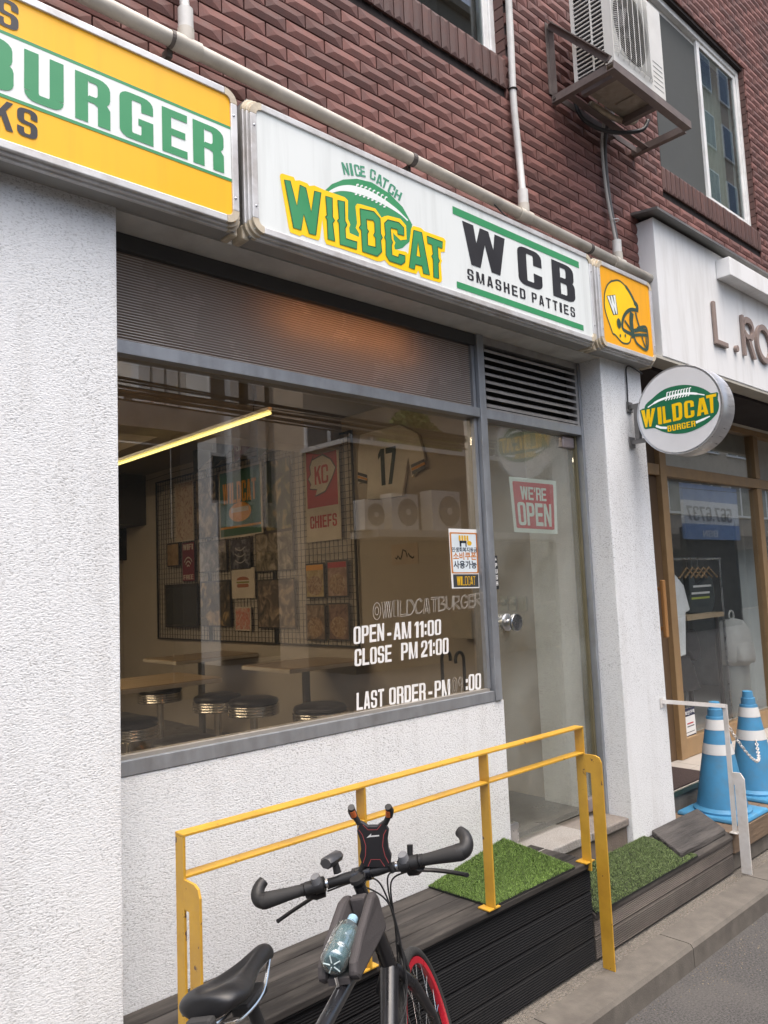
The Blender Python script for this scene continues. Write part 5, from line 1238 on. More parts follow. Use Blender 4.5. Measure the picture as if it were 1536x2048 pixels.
def wheel(c, axis, rimmat):
    w = thing_part('wheel', bike)
    t = MB().torus(c, axis, RW-.016+ .0, .016, 64, 10); bb(t, 'tyre', rub, w)
    r = MB(); ax = Vector(axis).normalized(); x = ax.cross(Vector((0,0,1))).normalized(); y = ax.cross(x); vs = []; n = 64
    prof = [(RW-.031, -.011), (RW-.031, .011), (RW-.050, .009), (RW-.053, 0), (RW-.050, -.009)]
    for i in range(n):
        a = 2*pi*i/n; d = x*cos(a)+y*sin(a)
        for rr_, s in prof: vs.append(Vector(c)+d*rr_+ax*s)
    r.add(vs, [(i*5+j, ((i+1) % n)*5+j, ((i+1) % n)*5+(j+1) % 5, i*5+(j+1) % 5) for i in range(n) for j in range(5)]); bb(r, 'rim', rimmat, w)
    s = MB()
    for i in range(28):
        a = 2*pi*i/28; d = x*cos(a)+y*sin(a); e = x*cos(a+.5*(-1)**(i//2))+y*sin(a+.5*(-1)**(i//2)); s.tube([Vector(c)+e*.02+ax*(.03 if i % 2 else -.03), Vector(c)+d*(RW-.052)], .0012, 5)
    bb(s, 'spokes', chrome, w, kind='stuff')
    h = MB().tube([Vector(c)-ax*.05, Vector(c)-ax*.03, Vector(c)-ax*.028, Vector(c)+ax*.028, Vector(c)+ax*.03, Vector(c)+ax*.05], [.008, .02, .013, .013, .02, .008], 14); bb(h, 'hub', mblk, w)
    return w
def thing_part(name, parent):
    o = bpy.data.objects.new(name, None); COL.objects.link(o); o.parent = parent; o.empty_display_size = .05; return o
# lift: shift the geometry so that tyres (radius RW) stand on the road
RWc = RW
ax_r = Vector((-.10, 0, RW)); ax_f = st((1.03, 0, RW+ZL*0))
up = Vector((0, 0, ZL))
wheel(ax_r, (0,1,0), red)
axf = st((1.03, 0, .345)); faxis = Rst@Vector((0,1,0))
RW = .345
wheel(axf+Vector((0,0,0)), faxis, red)
def U(p): return Vector(p)+up               # frame points: fitted on the kerb plane
hb = A0+SAX*((.60)/sin(HA)); ht = A0+SAX*((.50+.22)/sin(HA))       # head tube lower/upper in fitted frame
HT0 = A0+SAX*.41; HT1 = A0+SAX*.54
BBk = Vector((.44, 0, .28)); ST1 = Vector((.135, 0, .83))
fr = MB(); fr.tube([HT1+up*.5, ST1+up*.5-Vector((0,0,.02))], [.021, .017], 14); bb(fr, 'top_tube', blk)
fr = MB(); fr.tube([HT0+up*.5+Vector((-.005,0,0)), BBk], [.028, .026], 16); bb(fr, 'down_tube', blk)
fr = MB(); fr.tube([BBk, ST1+up*.5], .0165, 14); bb(fr, 'seat_tube', blk)
fr = MB(); fr.tube([HT0+up*.4, HT1+up*.8], .023, 18); bb(fr, 'head_tube', blk)
for s in (-1, 1):
    bb(MB().tube([(.40, s*.03, .285), (.05, s*.055, .335), (-.10, s*.062, .345)], [.012, .010, .009], 10), 'chain_stay', blk)
    bb(MB().tube([ST1+up*.3+Vector((0,s*.012,-.04)), (.03, s*.045, .58), (-.10, s*.06, .345)], [.009, .008, .008], 10), 'seat_stay', blk)
    cr = st(HT0+up*.35)
    bb(MB().tube([st(HT0+up*.35+Vector((0,s*.012,0))), st(HT0+Vector((.02,s*.048,-.06))), st(Vector((1.0,s*.05,.52))), st((1.03, s*.052, .34))], [.016, .017, .014, .009], 12), 'fork_blade', blk)
bb(MB().tube([st(HT0+up*.3-SAX*.02), st(HT0+up*.45)], .024, 16), 'fork_crown', blk)
# brake on the fork, cranks, chainring, pedals
bb(MB().bar(st(HT0+Vector((.045,.03,-.05))), st(HT0+Vector((.045,-.03,-.05))), .014, .02), 'front_brake', mblk, smooth=False, bevel=.003)
for s in (-1, 1): bb(MB().bar(st(HT0+Vector((.055,s*.036,-.045))), st(HT0+Vector((.035,s*.034,.05))), .010, .014), 'brake_arm', mblk, smooth=False, bevel=.003)
bb(MB().lathe([(.085,-.003),(.088,0),(.085,.003)], (.44,-.055,.28), (0,1,0), n=40), 'chainring', mblk)
bb(MB().tube([(.44,-.075,.28),(.44,.075,.28)], .02, 14), 'bottom_bracket', mblk)
for s, a in ((-1, .5), (1, .5+pi)):
    e = Vector((.44+.165*cos(a), s*.085, .28+.165*sin(a))); bb(MB().bar((.44, s*.078, .28), e, .012, .026), 'crank_arm', mblk, smooth=False, bevel=.004)
    q = MB().box((e.x-.045, e.y+s*.01, e.z-.012), (e.x+.045, e.y+s*.10, e.z+.012)); bb(q, 'pedal', mblk, smooth=False, bevel=.004)
chn = MB(); chn.tube([(.44, -.052, .366), (-.10, -.045, .385)], .005, 6); chn.tube([(.44, -.052, .194), (-.06, -.045, .26), (-.10, -.045, .30)], .005, 6); bb(chn, 'chain', M('chain_steel', (.12,.11,.10), .4, metal=.8))
bb(MB().tube([(.10,.06,.31),(.06,.215,.0)], .009, 10), 'kickstand', mblk)
# seat post and saddle
SZ = 1.100
bb(MB().tube([ST1+up*.4, Vector((.075, 0, SZ-.085))], .0136, 14), 'seat_post', mblk)
bb(MB().bar((.03, 0, SZ-.075), (.12, 0, SZ-.07), .04, .022), 'saddle_clamp', mblk, smooth=False, bevel=.005)
sl = MB(); prof = [(-.140,.030,.006),(-.135,.058,.012),(-.105,.070,.018),(-.06,.064,.018),(-.02,.046,.014),(.03,.028,.010),(.08,.021,.010),(.12,.019,.008),(.142,.012,.003)]
vs = []; n = 16
for (x, hw_, hz) in prof:
    for j in range(n):
        t = 2*pi*j/n; yy = hw_*cos(t); zz = (hz+.012)*sin(t) if sin(t) > 0 else .024*sin(t)*(1.0 if x < 0 else .8)
        if sin(t) > 0 and abs(cos(t)) < .35 and -.13 < x < .07: zz -= .016
        vs.append(Vector((.05+x, yy, SZ-.022+zz+(.012 if x < -.1 else 0)-(.010 if x > .12 else 0))))
fs = [(i*n+j, i*n+(j+1) % n, (i+1)*n+(j+1) % n, (i+1)*n+j) for i in range(len(prof)-1) for j in range(n)]+[tuple(range(n))[::-1], tuple((len(prof)-1)*n+j for j in range(n))]
sl.add(vs, fs); saddle = bb(sl, 'saddle', M('saddle_vinyl', (.012,.012,.013), .42, var=.15, vscale=25), bike, sub=2, auto=180)
for s in (-1, 1): bb(MB().tube(smooth_curve([(.05-.13, s*.03, SZ-.045), (.05-.06, s*.024, SZ-.07), (.05+.04, s*.022, SZ-.07), (.05+.12, s*.008, SZ-.035)], 5), .0038, 8), 'saddle_rail', chrome, saddle)
bb(MB().box((.05-.165, -.028, SZ-.055), (.05-.14, .028, SZ-.018)), 'rear_reflector', gum, bike, smooth=False, bevel=.008)
bb(MB().torus((.05-.10, .068, SZ-.028), (0,1,0), .006, .0016, 14, 6), 'saddle_badge', M('gold_badge', (.4,.3,.06), .4), saddle)
# stem and handlebar
BZ = 1.010; xb_ = A0.x-cos(HA)/sin(HA)*(BZ-.345)
ctr = Vector((xb_+.07, 0, BZ))
bb(MB().tube([st(HT1+up*.8), st(Vector((xb_+.008, 0, BZ-.01)))], .0175, 16), 'stem_riser', blk)
bb(MB().tube([st((xb_, 0, BZ-.012)), st(ctr)], .0165, 14), 'stem', blk)
bb(MB().tube([st(Vector((xb_,0,BZ+.002))), st(Vector((xb_-.002,0,BZ+.012)))], .021, 18), 'stem_cap', mblk)
def B(y, dx=0, dz=0): return st(Vector((ctr.x-.03*(abs(y)/.32)**1.5+dx, y, BZ+dz)))
bar = MB().tube([B(y) for y in (-.31,-.24,-.16,-.08,-.05,0,.05,.08,.16,.24,.31)], [.0112]*3+[.0125,.0155,.0158,.0155,.0125]+[.0112]*3, 14); hbr = bb(bar, 'handlebar', mblk)
bb(MB().tube([B(-.028), B(.028)], .0215, 18), 'bar_clamp', blk)
for s in (1, -1):
    g_ = MB().tube([B(s*y) for y in (.185, .19, .23, .27, .30, .312)], [.0155, .0165, .0185, .022, .024, .0215], 16, flat=1.0); gp = bb(g_, 'grip', gum)
    bb(MB().tube([B(s*.178), B(s*.188)], .018, 16), 'grip_ring', mblk, gp)
    e = smooth_curve([B(s*.295), B(s*.314, .004, .004), B(s*.324, .016, .018), B(s*.320, .034, .034), B(s*.308, .046, .044)], 5); bb(MB().tube(e, [.0245-.009*i/len(e) for i in range(len(e))], 14), 'bar_end', mblk, gp)
    # brake lever, shifter body
    bb(MB().tube([B(s*.148), B(s*.175)], .0195, 16), 'brake_clamp', mblk)
    bd = MB().tube([B(s*.172, .004, -.012), B(s*.155, .025, -.026), B(s*.13, .03, -.03)], [.018, .019, .014], 12); lvp = bb(bd, 'brake_body', mblk)
    lv_ = smooth_curve([B(s*.150, .03, -.030), B(s*.19, .05, -.045), B(s*.24, .052, -.060), B(s*.285, .046, -.074), B(s*.294, .04, -.076)], 4); bb(MB().tube(lv_, [.0085]*(len(lv_)-2)+[.0095, .008], 10, flat=.7), 'brake_lever', mblk)
    sh = MB().tube([B(s*.118), B(s*.148)], .022, 16); sp_ = bb(sh, 'shifter', mblk)
    q = MB().tube([B(s*.135, -.008, .012), B(s*.135, -.016, .032)], [.016, .014], 12); bb(q, 'shifter_window', M('shifter_grey', (.16,.165,.175), .3), sp_)
    if s < 0: bb(MB().tube([B(s*.150, .012, .012), B(s*.158, .016, .045)], [.008, .009], 10), 'bell_lever', mblk, sp_)
    bb(MB().tube([B(s*.105), B(s*.112)], .0135, 16), 'steel_ring', chrome)
# front lamp
q = MB().tube([B(.072, .0, .02), B(.072, .0, .045)], [.012, .010], 12); bb(q, 'lamp_mount', mblk)
c_ = [B(.088, -.036, .062), B(.086, -.030, .062), B(.072, .035, .058), B(.070, .042, .058)]
lp = MB().tube(c_, [.018, .023, .022, .018], 8, flat=.8); bb(lp, 'lamp', M('lamp_shell', (.045,.046,.05), .35), bike)
# phone holder
ph = thing_part('phone_holder', bike)
rot = Matrix.Rotation(radians(13), 3, 'X') @ Matrix.Rotation(radians(-14), 3, 'Y')
O_ = Vector((ctr.x-.012, -.050, BZ+.014))
def H(u, v, d): return st(O_+rot@Vector((-d, -u*1.12, v*1.12)))      # u right (rider), v up the plate, d towards rider
body = ccw([(-.036,.0),(.036,.0),(.042,.03),(.036,.05),(.036,.075),(.042,.10),(.030,.125),(.012,.112),(-.012,.112),(-.030,.125),(-.042,.10),(-.036,.075),(-.036,.05),(-.042,.03)])
mb = MB(); mb.prism([body], H, -.008, .006); bb(mb, 'plate', M('holder_black', (.024,.023,.026), .5, var=.1), ph, smooth=False, bevel=.002)
mb = MB()
for pl in ([(-.034,.012),(-.026,.032),(-.022,.06),(-.028,.09),(-.036,.104)], [(.034,.012),(.026,.032),(.022,.06),(.028,.09),(.036,.104)], [(-.024,.118),(-.012,.104),(.012,.104),(.024,.118)], [(-.022,.003),(-.012,.022),(.012,.022),(.022,.003)]): stroke(mb, pl, .0014, H, .0064)
bb(mb, 'red_line', M('pink_line', (.55,.10,.10), .5), ph, smooth=False)
mb = MB(); mb.prism([ccw([(-.018,.082),(-.004,.094),(-.006,.088),(.016,.090),(.016,.086),(-.008,.084)])], H, None, .0066); bb(mb, 'emblem', white, ph, smooth=False)
hold_or = M('holder_orange', (.50,.12,.03), .5)
for s in (-1, 1):
    bb(MB().tube([H(s*.034,.118,0), H(s*.046,.140,.0)], [.0085,.008], 10), 'arm', mblk, ph); bb(MB().tube([H(s*.046,.138,0), H(s*.050,.155,.004), H(s*.048,.170,.014)], [.011,.012,.010], 10), 'claw', mblk, ph); bb(MB().tube([H(s*.045,.142,.006), H(s*.0475,.160,.0125)], [.0085,.008], 10), 'claw_pad', hold_or, ph)
    bb(MB().tube([H(s*.034,.006,0), H(s*.044,-.014,.002)], [.0085,.009], 10), 'arm', mblk, ph)
bb(MB().tube([H(-.044,-.016,.006), H(-.048,-.022,.012)], [.008,.007], 8), 'claw_pad', hold_or, ph)
bb(MB().tube([H(.0,.03,-.008), H(0.0,-.005,-.014)], [.014,.018], 12), 'mount', mblk, ph)
# cables
def cable(pts, r=.0026): bb(MB().tube(smooth_curve(pts, 7), r, 8), 'cable', mblk)
cable([B(-.125, .03, -.03), st((ctr.x+.06, -.06, BZ-.06)), st((ctr.x+.075, -.035, BZ-.18)), st((ctr.x+.07, -.01, BZ-.30)), st(HT0+Vector((.05,0,.0)))])
cable([B(-.115, .0, -.015), st((ctr.x+.07, -.05, BZ-.05)), st((ctr.x+.085, -.03, BZ-.2)), st((ctr.x+.05, -.02, BZ-.33)), Vector((.80, -.03, .60)), Vector((.70, -.03, .52))])
cable([B(.125, .03, -.03), st((ctr.x+.05, .03, BZ-.03)), st((ctr.x+.07, -.025, BZ-.06)), st((ctr.x+.06, -.04, BZ-.22)), Vector((.82, -.04, .66)), Vector((.74, -.028, .62))])
cable([B(.112, .0, -.015), st((ctr.x+.02, .06, BZ-.02)), st((ctr.x+.02, .02, BZ-.035)), st((ctr.x+.04, -.045, BZ-.12)), Vector((.84, -.045, .70)), Vector((.80, -.03, .64))])
# grey top tube bag (its own thing) and the bottle in it
bagm = M('grey_eva', (.046,.041,.042), .8, var=.08, vscale=20, bump=.1, bscale=200)
def W_(p): return Vector(bike.location)+Rb@Vector(p)
bag = thing('top_tube_bag', 'dark grey moulded bag strapped on the bicycle top tube', 'bag', tuple(W_((.62, 0, .86)))); bag.rotation_euler = bike.rotation_euler
tA = ST1+up*.5; tB = HT1+up*.5
BAGO = Vector((.62, 0, .86))
def T(s, y, h):        # along the top tube from the head tube backwards, left, up: in bag-local coordinates
    d = (tA-tB).normalized(); nrm = Vector((0,1,0)).cross(d); nrm = nrm if nrm.z > 0 else -nrm
    return tB+d*s+Vector((0,y,0))+nrm*h - BAGO
def bagpart(mb, name, mat, parent=bag, **k): return bb(mb, name, mat, parent, **k)
for s in (1, -1):      # two side shells, open slot between them at the back
    side = ccw([(.025,.012),(.30,.010),(.318,.03),(.305,.055),(.22,.092),(.10,.128),(.055,.130),(.028,.10)])
    mb = MB(); mb.prism([side], lambda u, v, d, s=s: T(u, s*(.030+d-.012*max(0,(.10-u))/.10), v), .0, .026); bagpart(mb, 'side_shell', bagm, smooth=False, bevel=.010)
mb = MB(); mb.prism([ccw([(.024,.02),(.085,.02),(.085,.127),(.054,.128),(.027,.098)])], lambda u, v, d: T(u, d, v), -.022, .022); bagpart(mb, 'front_block', bagm, smooth=False, bevel=.006)
mb = MB(); mb.box((0,0,0),(0,0,0)); mb = MB(); mb.prism([ccw([(.087,.012),(.312,.010),(.312,.026),(.087,.028)])], lambda u, v, d: T(u, d, v), -.0295, .0295); bagpart(mb, 'floor', bagm, smooth=False)
mb = MB(); mb.tube([T(.322, 0, .012), T(.322, 0, .035)], .004, 8); bagpart(mb, 'zip_pull', chrome)
btl = thing('water_bottle', 'clear plastic water bottle lying in the grey bicycle bag', 'bottle', tuple(W_(BAGO))); btl.rotation_euler = bike.rotation_euler
pet = glass('clear_plastic', (.72,.86,.88), 2.2, .07, .05, haze=.22)
prof = [(.004,.0),(.022,.001),(.032,.006),(.0355,.014),(.033,.03),(.0355,.036),(.033,.042),(.0355,.048),(.033,.056),(.0355,.064),(.033,.072),(.0355,.08),(.0355,.13),(.022,.155),(.013,.165),(.013,.185)]
b0 = T(.326, .0, .066); b1 = T(.12, 0, .098); axd = (b1-b0).normalized()
mb = MB().lathe(prof, b0, axd, n=28); bb(mb, 'bottle_body', pet, btl)
mb = MB().lathe([(.003,.004),(.020,.005),(.027,.012),(.028,.05),(.028,.125),(.003,.126)], b0, axd, n=24); bb(mb, 'water', M('water_tint', (.06,.13,.15), .2, var=.3, vscale=40), btl)
mb = MB()
for k in range(5):
    a = 2*pi*k/5; x_ = axd.cross(Vector((0,1,0))).normalized(); y_ = axd.cross(x_); d_ = x_*cos(a)+y_*sin(a); mb.tube([b0+d_*.006-axd*.001, b0+d_*.024+axd*.001], .0018, 6)
bb(mb, 'base_rib', M('pet_rib', (.5,.62,.64), .15), btl)
mb = MB().lathe([(.0145,.168),(.0145,.19),(.012,.192)], b0, axd, n=20); bb(mb, 'cap', M('bottle_cap', (.25,.4,.5), .4), btl)
# warning sticker on the stem
mb = MB(); mb.tube([st((xb_+.012, .0, BZ-.045)), st((xb_+.016, .0, BZ-.062))], .0184, 16, cap=False); bb(mb, 'stem_sticker', M('sticker_white', (.6,.6,.58), .5), bike)
# ================================================================ DINER INSIDE THE WINDOW
XW = 3.90; FZ = .43
cream_w = M('diner_wall', (.42,.375,.32), .85, var=.06, vscale=3)
MB().box((XW, .11, .2), (4.11, 6.3, 3.3)).build('diner_wall', cream_w, kind='structure')
MB().box((-1.2, 6.2, .2), (XW-.001, 6.4, 3.3)).build('diner_wall', cream_w, kind='structure')
MB().box((-1.2, .33, .2), (-1.0, 6.19, 3.3)).build('diner_wall', cream_w, kind='structure')
MB().box((-1.0, .165, .2), (XW-.001, 6.19, FZ)).build('diner_floor', M('diner_floor', (.085,.078,.07), .35, var=.15), kind='structure')
MB().box((-1.2, .42, 3.05), (4.1, 6.3, 3.25)).build('diner_ceiling', M('diner_ceiling', (.20,.17,.14), .8, var=.1), kind='structure')
bm_ = M('ceiling_beam', (.34,.29,.22), .8)
MB().box((-1.0, 2.2, 2.80), (XW-.002, 2.45, 3.049)).build('ceiling_beam', bm_, label='beige beam crossing the diner ceiling', cat='beam')
MB().box((2.6, 2.452, 2.86), (2.9, 6.19, 3.049)).build('ceiling_duct', bm_, label='beige duct running along the diner ceiling to the back', cat='duct')
MB().box((1.2, 5.6, 2.5), (XW-.002, 6.19, 3.049)).build('ceiling_bulkhead', M('dark_bulkhead', (.055,.05,.045), .8), label='dark boxed bulkhead at the back of the diner', cat='bulkhead')
# lit tube and the warm strip behind the ribbed panel
lt = thing('tube_light', 'lit yellow tube light hanging below the diner ceiling', 'light', (2.2, 2, 2.6))
ta, tb_ = PZ(540, 826, 2.62), PZ(210, 937, 2.62)
MB().tube([ta, tb_], .0085, 12).build('tube', emis('tube_glow', (1.0, .88, .30), 1.1), lt, smooth=True)
MB().box((ta.x-.012, ta.y, 2.634), (ta.x+.012, tb_.y, 2.65)).build('housing', white, lt)
for yy in (ta.y+.15, tb_.y-.15): MB().tube([(ta.x, yy, 2.65), (ta.x, yy, 3.05)], .002, 6).build('hanger_wire', black, lt)
for k, (xx, lab) in enumerate(((.72, 'near'), (.2, 'far'))):  # unseen lamps added to brighten the diner
    l2 = thing('added_fill_lamp', 'added %s fill lamp in the left half of the diner, unseen behind the stucco wall' % lab, 'light', (xx, 3, 2.9))
    MB().box((xx-.07, 1.6, 2.92), (xx+.07, 4.6, 2.95)).build('diffuser', emis('fill_glow', (1.0, .86, .66), 13.0), l2); MB().box((xx-.09, 1.55, 2.9505), (xx+.09, 4.65, 3.049)).build('housing', white, l2)
sl_ = thing('warm_strip', 'warm light strip glowing behind the ribbed panel', 'light', (2.2, .30, 2.9))
MB().box((1.75, .16, 2.835), (2.5, .18, 2.855)).build('lamp_strip', emis('warm_glow', (1.0, .42, .11), 15.0), sl_); MB().box((1.7, .15, 2.8555), (2.55, .19, 2.954)).build('holder', dark, sl_)
# wire grid panels on the right wall
gw = M('grid_wire', (.02,.02,.02), .5)
gy0, gy1, gz0, gz1 = 2.04, 5.32, 1.265, 2.93; XG = XW-.025
for i in range(3):
    a = gy0+(gy1-gy0)*i/3+.01; b = gy0+(gy1-gy0)*(i+1)/3-.01
    t = thing('wire_grid', 'black wire grid panel on the diner wall, %s of the three' % ('nearest the window', 'middle one', 'deepest')[i], 'grid panel', (XG, (a+b)/2, gz0), 'black wire grid panels')
    f = MB(); f.box((XG-.008, a, gz0), (XG+.008, a+.014, gz1)); f.box((XG-.008, b-.014, gz0), (XG+.008, b, gz1)); f.box((XG-.0079, a+.014, gz0), (XG+.0079, b-.014, gz0+.014)); f.box((XG-.0079, a+.014, gz1-.014), (XG+.0079, b-.014, gz1)); f.build('frame', gw, t)
    w = MB(); n = int((b-a)/.052); m = int((gz1-gz0)/.052)
    for k in range(1, n): y = a+(b-a)*k/n; w.box((XG-.002, y-.0018, gz0+.014), (XG+.002, y+.0018, gz1-.014))
    for k in range(1, m): z = gz0+(gz1-gz0)*k/m; w.box((XG-.0065, a+.014, z-.0018), (XG-.0025, b-.014, z+.0018))
    w.build('wires', gw, t, kind='stuff')
# posters on the grid
XP = XG-.012
def poster(label, x0, y0, x1, y1, mat, border=None, bw=.02, name='poster', cat='poster', frame=None, xp=XP):
    a = PX(x0, y0, xp); b = PX(x1, y1, xp)
    zt = (PX(x0, y0, xp).z); 
    y_l, y_r = a.y, b.y; zt, zb = max(a.z, b.z), min(a.z, b.z)
    o = MB().box((xp, y_r, zb), (xp+.008, y_l, zt)).build(name, frame or border or mat, label=label, cat=cat)
    fn = planeXl(xp); u0, u1 = -y_l, -y_r
    if border or frame: MB().prism([R(u0+bw, zb+bw, u1-bw, zt-bw)], fn, None, .0012).build('print', mat, o)
    return o, fn, u0, zb, u1, zt
dk_ = M('black_frame', (.02,.018,.016), .4); pw = M('poster_white', (.52,.46,.38), .6); pr_ = M('poster_red', (.36,.018,.02), .5); pg = M('poster_green', (.03,.11,.06), .5); po = M('poster_orange', (.62,.27,.02), .5); pn = M('poster_navy', (.02,.02,.05), .5)
bl = lambda n, c, s, k: blotch('photo_%d' % n, c, s, seed=k)
warmph = [(.015,.012,.01), (.10,.07,.04), (.42,.33,.22)]; greenph = [(.012,.016,.01), (.045,.06,.025), (.38,.27,.10)]; greyph = [(.02,.02,.02), (.12,.105,.095), (.38,.34,.3)]
rp, fn, u0, v0, u1, v1 = poster('tall red and cream pennant poster with an arrowhead emblem', 608, 884, 683, 1078, pw, pw, .012)
du, dv = u1-u0, v1-v0
MB().prism([R(u0+.05*du, v0+.33*dv, u1-.05*du, v1-.03*dv)], fn, None, .002).build('red_field', pr_, rp)
ah = [(.10,.62),(.18,.66),(.16,.74),(.28,.84),(.24,.80),(.55,.83),(.78,.77),(.92,.68),(.80,.58),(.60,.47),(.30,.44),(.36,.50),(.14,.52),(.18,.56)]
MB().prism([ccw([(u0+a*du, v0+b*dv) for a, b in ah])], fn, None, .003).build('arrowhead', pw, rp)
mb = MB(); stroke(mb, [(u0+a*du, v0+b*dv) for a, b in ah], .012, fn, .0036, closed=True); mb.build('arrowhead_edge', dk_, rp)
mb = MB(); lettering(mb, 'KC', fn, u0+.30*du, v0+.55*dv, u0+.70*du, v0+.73*dv, .004, s=.26, gap=.02); lettering(mb, 'CHIEFS', fn, u0+.12*du, v0+.13*dv, u0+.9*du, v0+.25*dv, .003, s=.34); mb.build('lettering', pr_, rp)
wp2, fn, u0, v0, u1, v1 = poster('green and orange landscape poster reading WILDCAT', 437, 945, 526, 1068, pg, pw, .02)
du, dv = u1-u0, v1-v0
mb = MB(); lettering(mb, 'WILDCAT', fn, u0+.10*du, v0+.50*dv, u0+.88*du, v0+.80*dv, .0022, s=.36)
mb.build('lettering', po, wp2); MB().prism([[(u0+du*(.5+.26*cos(a*.35)), v0+dv*(.36+.14*sin(a*.35))) for a in range(18)]], fn, None, .0022).build('football', po, wp2); MB().prism([R(u0+.30*du, v0+.36*dv, u0+.7*du, v0+.43*dv)], fn, None, .0030).build('football_text', pw, wp2)
MB().prism([R(u0+.03*du, v0+.14*dv, u1-.03*du, v0+.17*dv)], fn, None, .0022).build('orange_rule', po, wp2)
L_ = [('cream menu poster covered in small print left of the green poster', 350, 968, 388, 1080, bl(1, [(.5,.42,.32), (.46,.36,.27), (.3,.16,.12)], 22, 1)), ('framed photo of players raising their arms', 391, 960, 434, 1074, bl(2, warmph, 9, 2)),
      ('tall framed photo of a player standing on grass', 528, 924, 584, 1058, bl(3, greenph, 7, 3)), ('framed photo of a tackle beside the wireless poster', 396, 1085, 454, 1142, bl(4, greyph, 8, 4)),
      ('dark poster with a helmet face drawing', 460, 1080, 502, 1138, bl(5, [(.012,.012,.02), (.03,.03,.05), (.2,.2,.22)], 12, 5)), ('framed photo of a row of players', 510, 1068, 588, 1140, bl(6, [(.03,.025,.02), (.17,.14,.09), (.38,.32,.25)], 11, 6)),
      ('small cream burger drawing on the wire grid', 463, 1138, 510, 1196, pw), ('framed mirror with warm string lights, left of the burger drawing', 400, 1164, 462, 1254, bl(8, [(.02,.018,.015), (.09,.07,.045), (.45,.30,.13)], 7, 8)),
      ('framed collage with warm string lights, right of the burger drawing', 514, 1160, 592, 1258, bl(9, [(.025,.025,.025), (.11,.08,.06), (.36,.27,.18)], 9, 9)), ('small red and white card low on the wire grid', 470, 1214, 502, 1262, bl(10, [(.5,.4,.33), (.45,.1,.07)], 22, 10)),
      ('plain dark mirror low at the left of the wire grid', 330, 1170, 396, 1256, M('dark_mirror', (.03,.032,.03), .15)), ('small gold poster above the plain dark mirror', 334, 1088, 358, 1132, bl(12, [(.2,.12,.05), (.3,.2,.1)], 12, 12)),
      ('cheese fries poster, top left of the four food posters', 610, 1128, 650, 1196, bl(13, [(.20,.12,.05), (.34,.25,.10), (.45,.36,.2)], 14, 13)), ('classic burger poster with red header, top right of the four food posters', 653, 1122, 697, 1194, bl(14, [(.16,.08,.05), (.26,.15,.1), (.36,.25,.18)], 14, 14)),
      ('dark food poster, bottom left of the four', 611, 1208, 652, 1282, bl(15, [(.07,.05,.035), (.17,.11,.07), (.3,.22,.15)], 14, 15)), ('dark food poster, bottom right of the four', 656, 1206, 700, 1282, bl(16, [(.08,.04,.03), (.18,.10,.07), (.28,.18,.12)], 14, 16))]
for i, (lab, x0, y0, x1, y1, mm) in enumerate(L_):
    o, fn, u0, v0, u1, v1 = poster(lab, x0, y0, x1, y1, mm, frame=(pw if i in (0, 6, 9) else dk_), bw=.012 if i not in (10,) else .03)
    du, dv = u1-u0, v1-v0
    if 12 <= i <= 15:
        c_ = (pr_ if i == 13 else po if i == 12 else pw); mb = MB()
        mb.prism([R(u0+.06*du, v0+.80*dv, u1-.06*du, v0+.95*dv)], fn, None, .002); mb.build('header', c_, o) if i < 14 else None
        MB().prism([[(u0+du*(.5+.40*cos(a*.35)), v0+dv*(.36+.28*sin(a*.35))) for a in range(18)]], fn, None, .0025).build('burger', bl(20+i, [(.10,.05,.03), (.3,.18,.09), (.4,.32,.22)], 40, i), o)
    if i == 6:
        mb = MB(); mb.prism([[(u0+du*(.5+.28*cos(a*.3925)), v0+dv*(.60+.12*max(0, sin(a*.3925)))) for a in range(16)]], fn, None, .0026); mb.prism([rrect(u0+.24*du, v0+.36*dv, u0+.76*du, v0+.48*dv, .02, .02)], fn, None, .0026); mb.build('burger', M('burger_brown', (.30,.10,.05), .6), o)
        MB().prism([rrect(u0+.22*du, v0+.50*dv, u0+.78*du, v0+.56*dv, .01, .01)], fn, None, .0026).build('lettuce', M('burger_green', (.2,.2,.05), .6), o)
    if i == 4:
        mb = MB()
        for k in range(3): stroke(mb, [(u0+du*(.25+.5*t/6), v0+dv*(.72-.2*k-.10*sin(pi*t/6))) for t in range(7)], .010, fn, .0024)
        mb.build('face_bars', M('bar_white', (.35,.33,.32), .5), o)
wf, fn, u0, v0, u1, v1 = poster('maroon poster reading WIFI FREE with signal arcs', 364, 1086, 390, 1162, M('poster_maroon', (.16,.015,.03), .5), dk_, .006)
du, dv = u1-u0, v1-v0; mb = MB(); lettering(mb, 'WIFI', fn, u0+.1*du, v0+.80*dv, u1-.1*du, v0+.95*dv, .0022); lettering(mb, 'FREE', fn, u0+.1*du, v0+.05*dv, u1-.1*du, v0+.17*dv, .0022)
for k in range(3): stroke(mb, [(u0+du*(.5+(.12+.13*k)*cos(a)), v0+dv*(.32+(.09+.10*k)*sin(a))) for a in [pi*(.2+.6*t/8) for t in range(9)]], .014, fn, .0022)
mb.build('lettering', pw, wf)
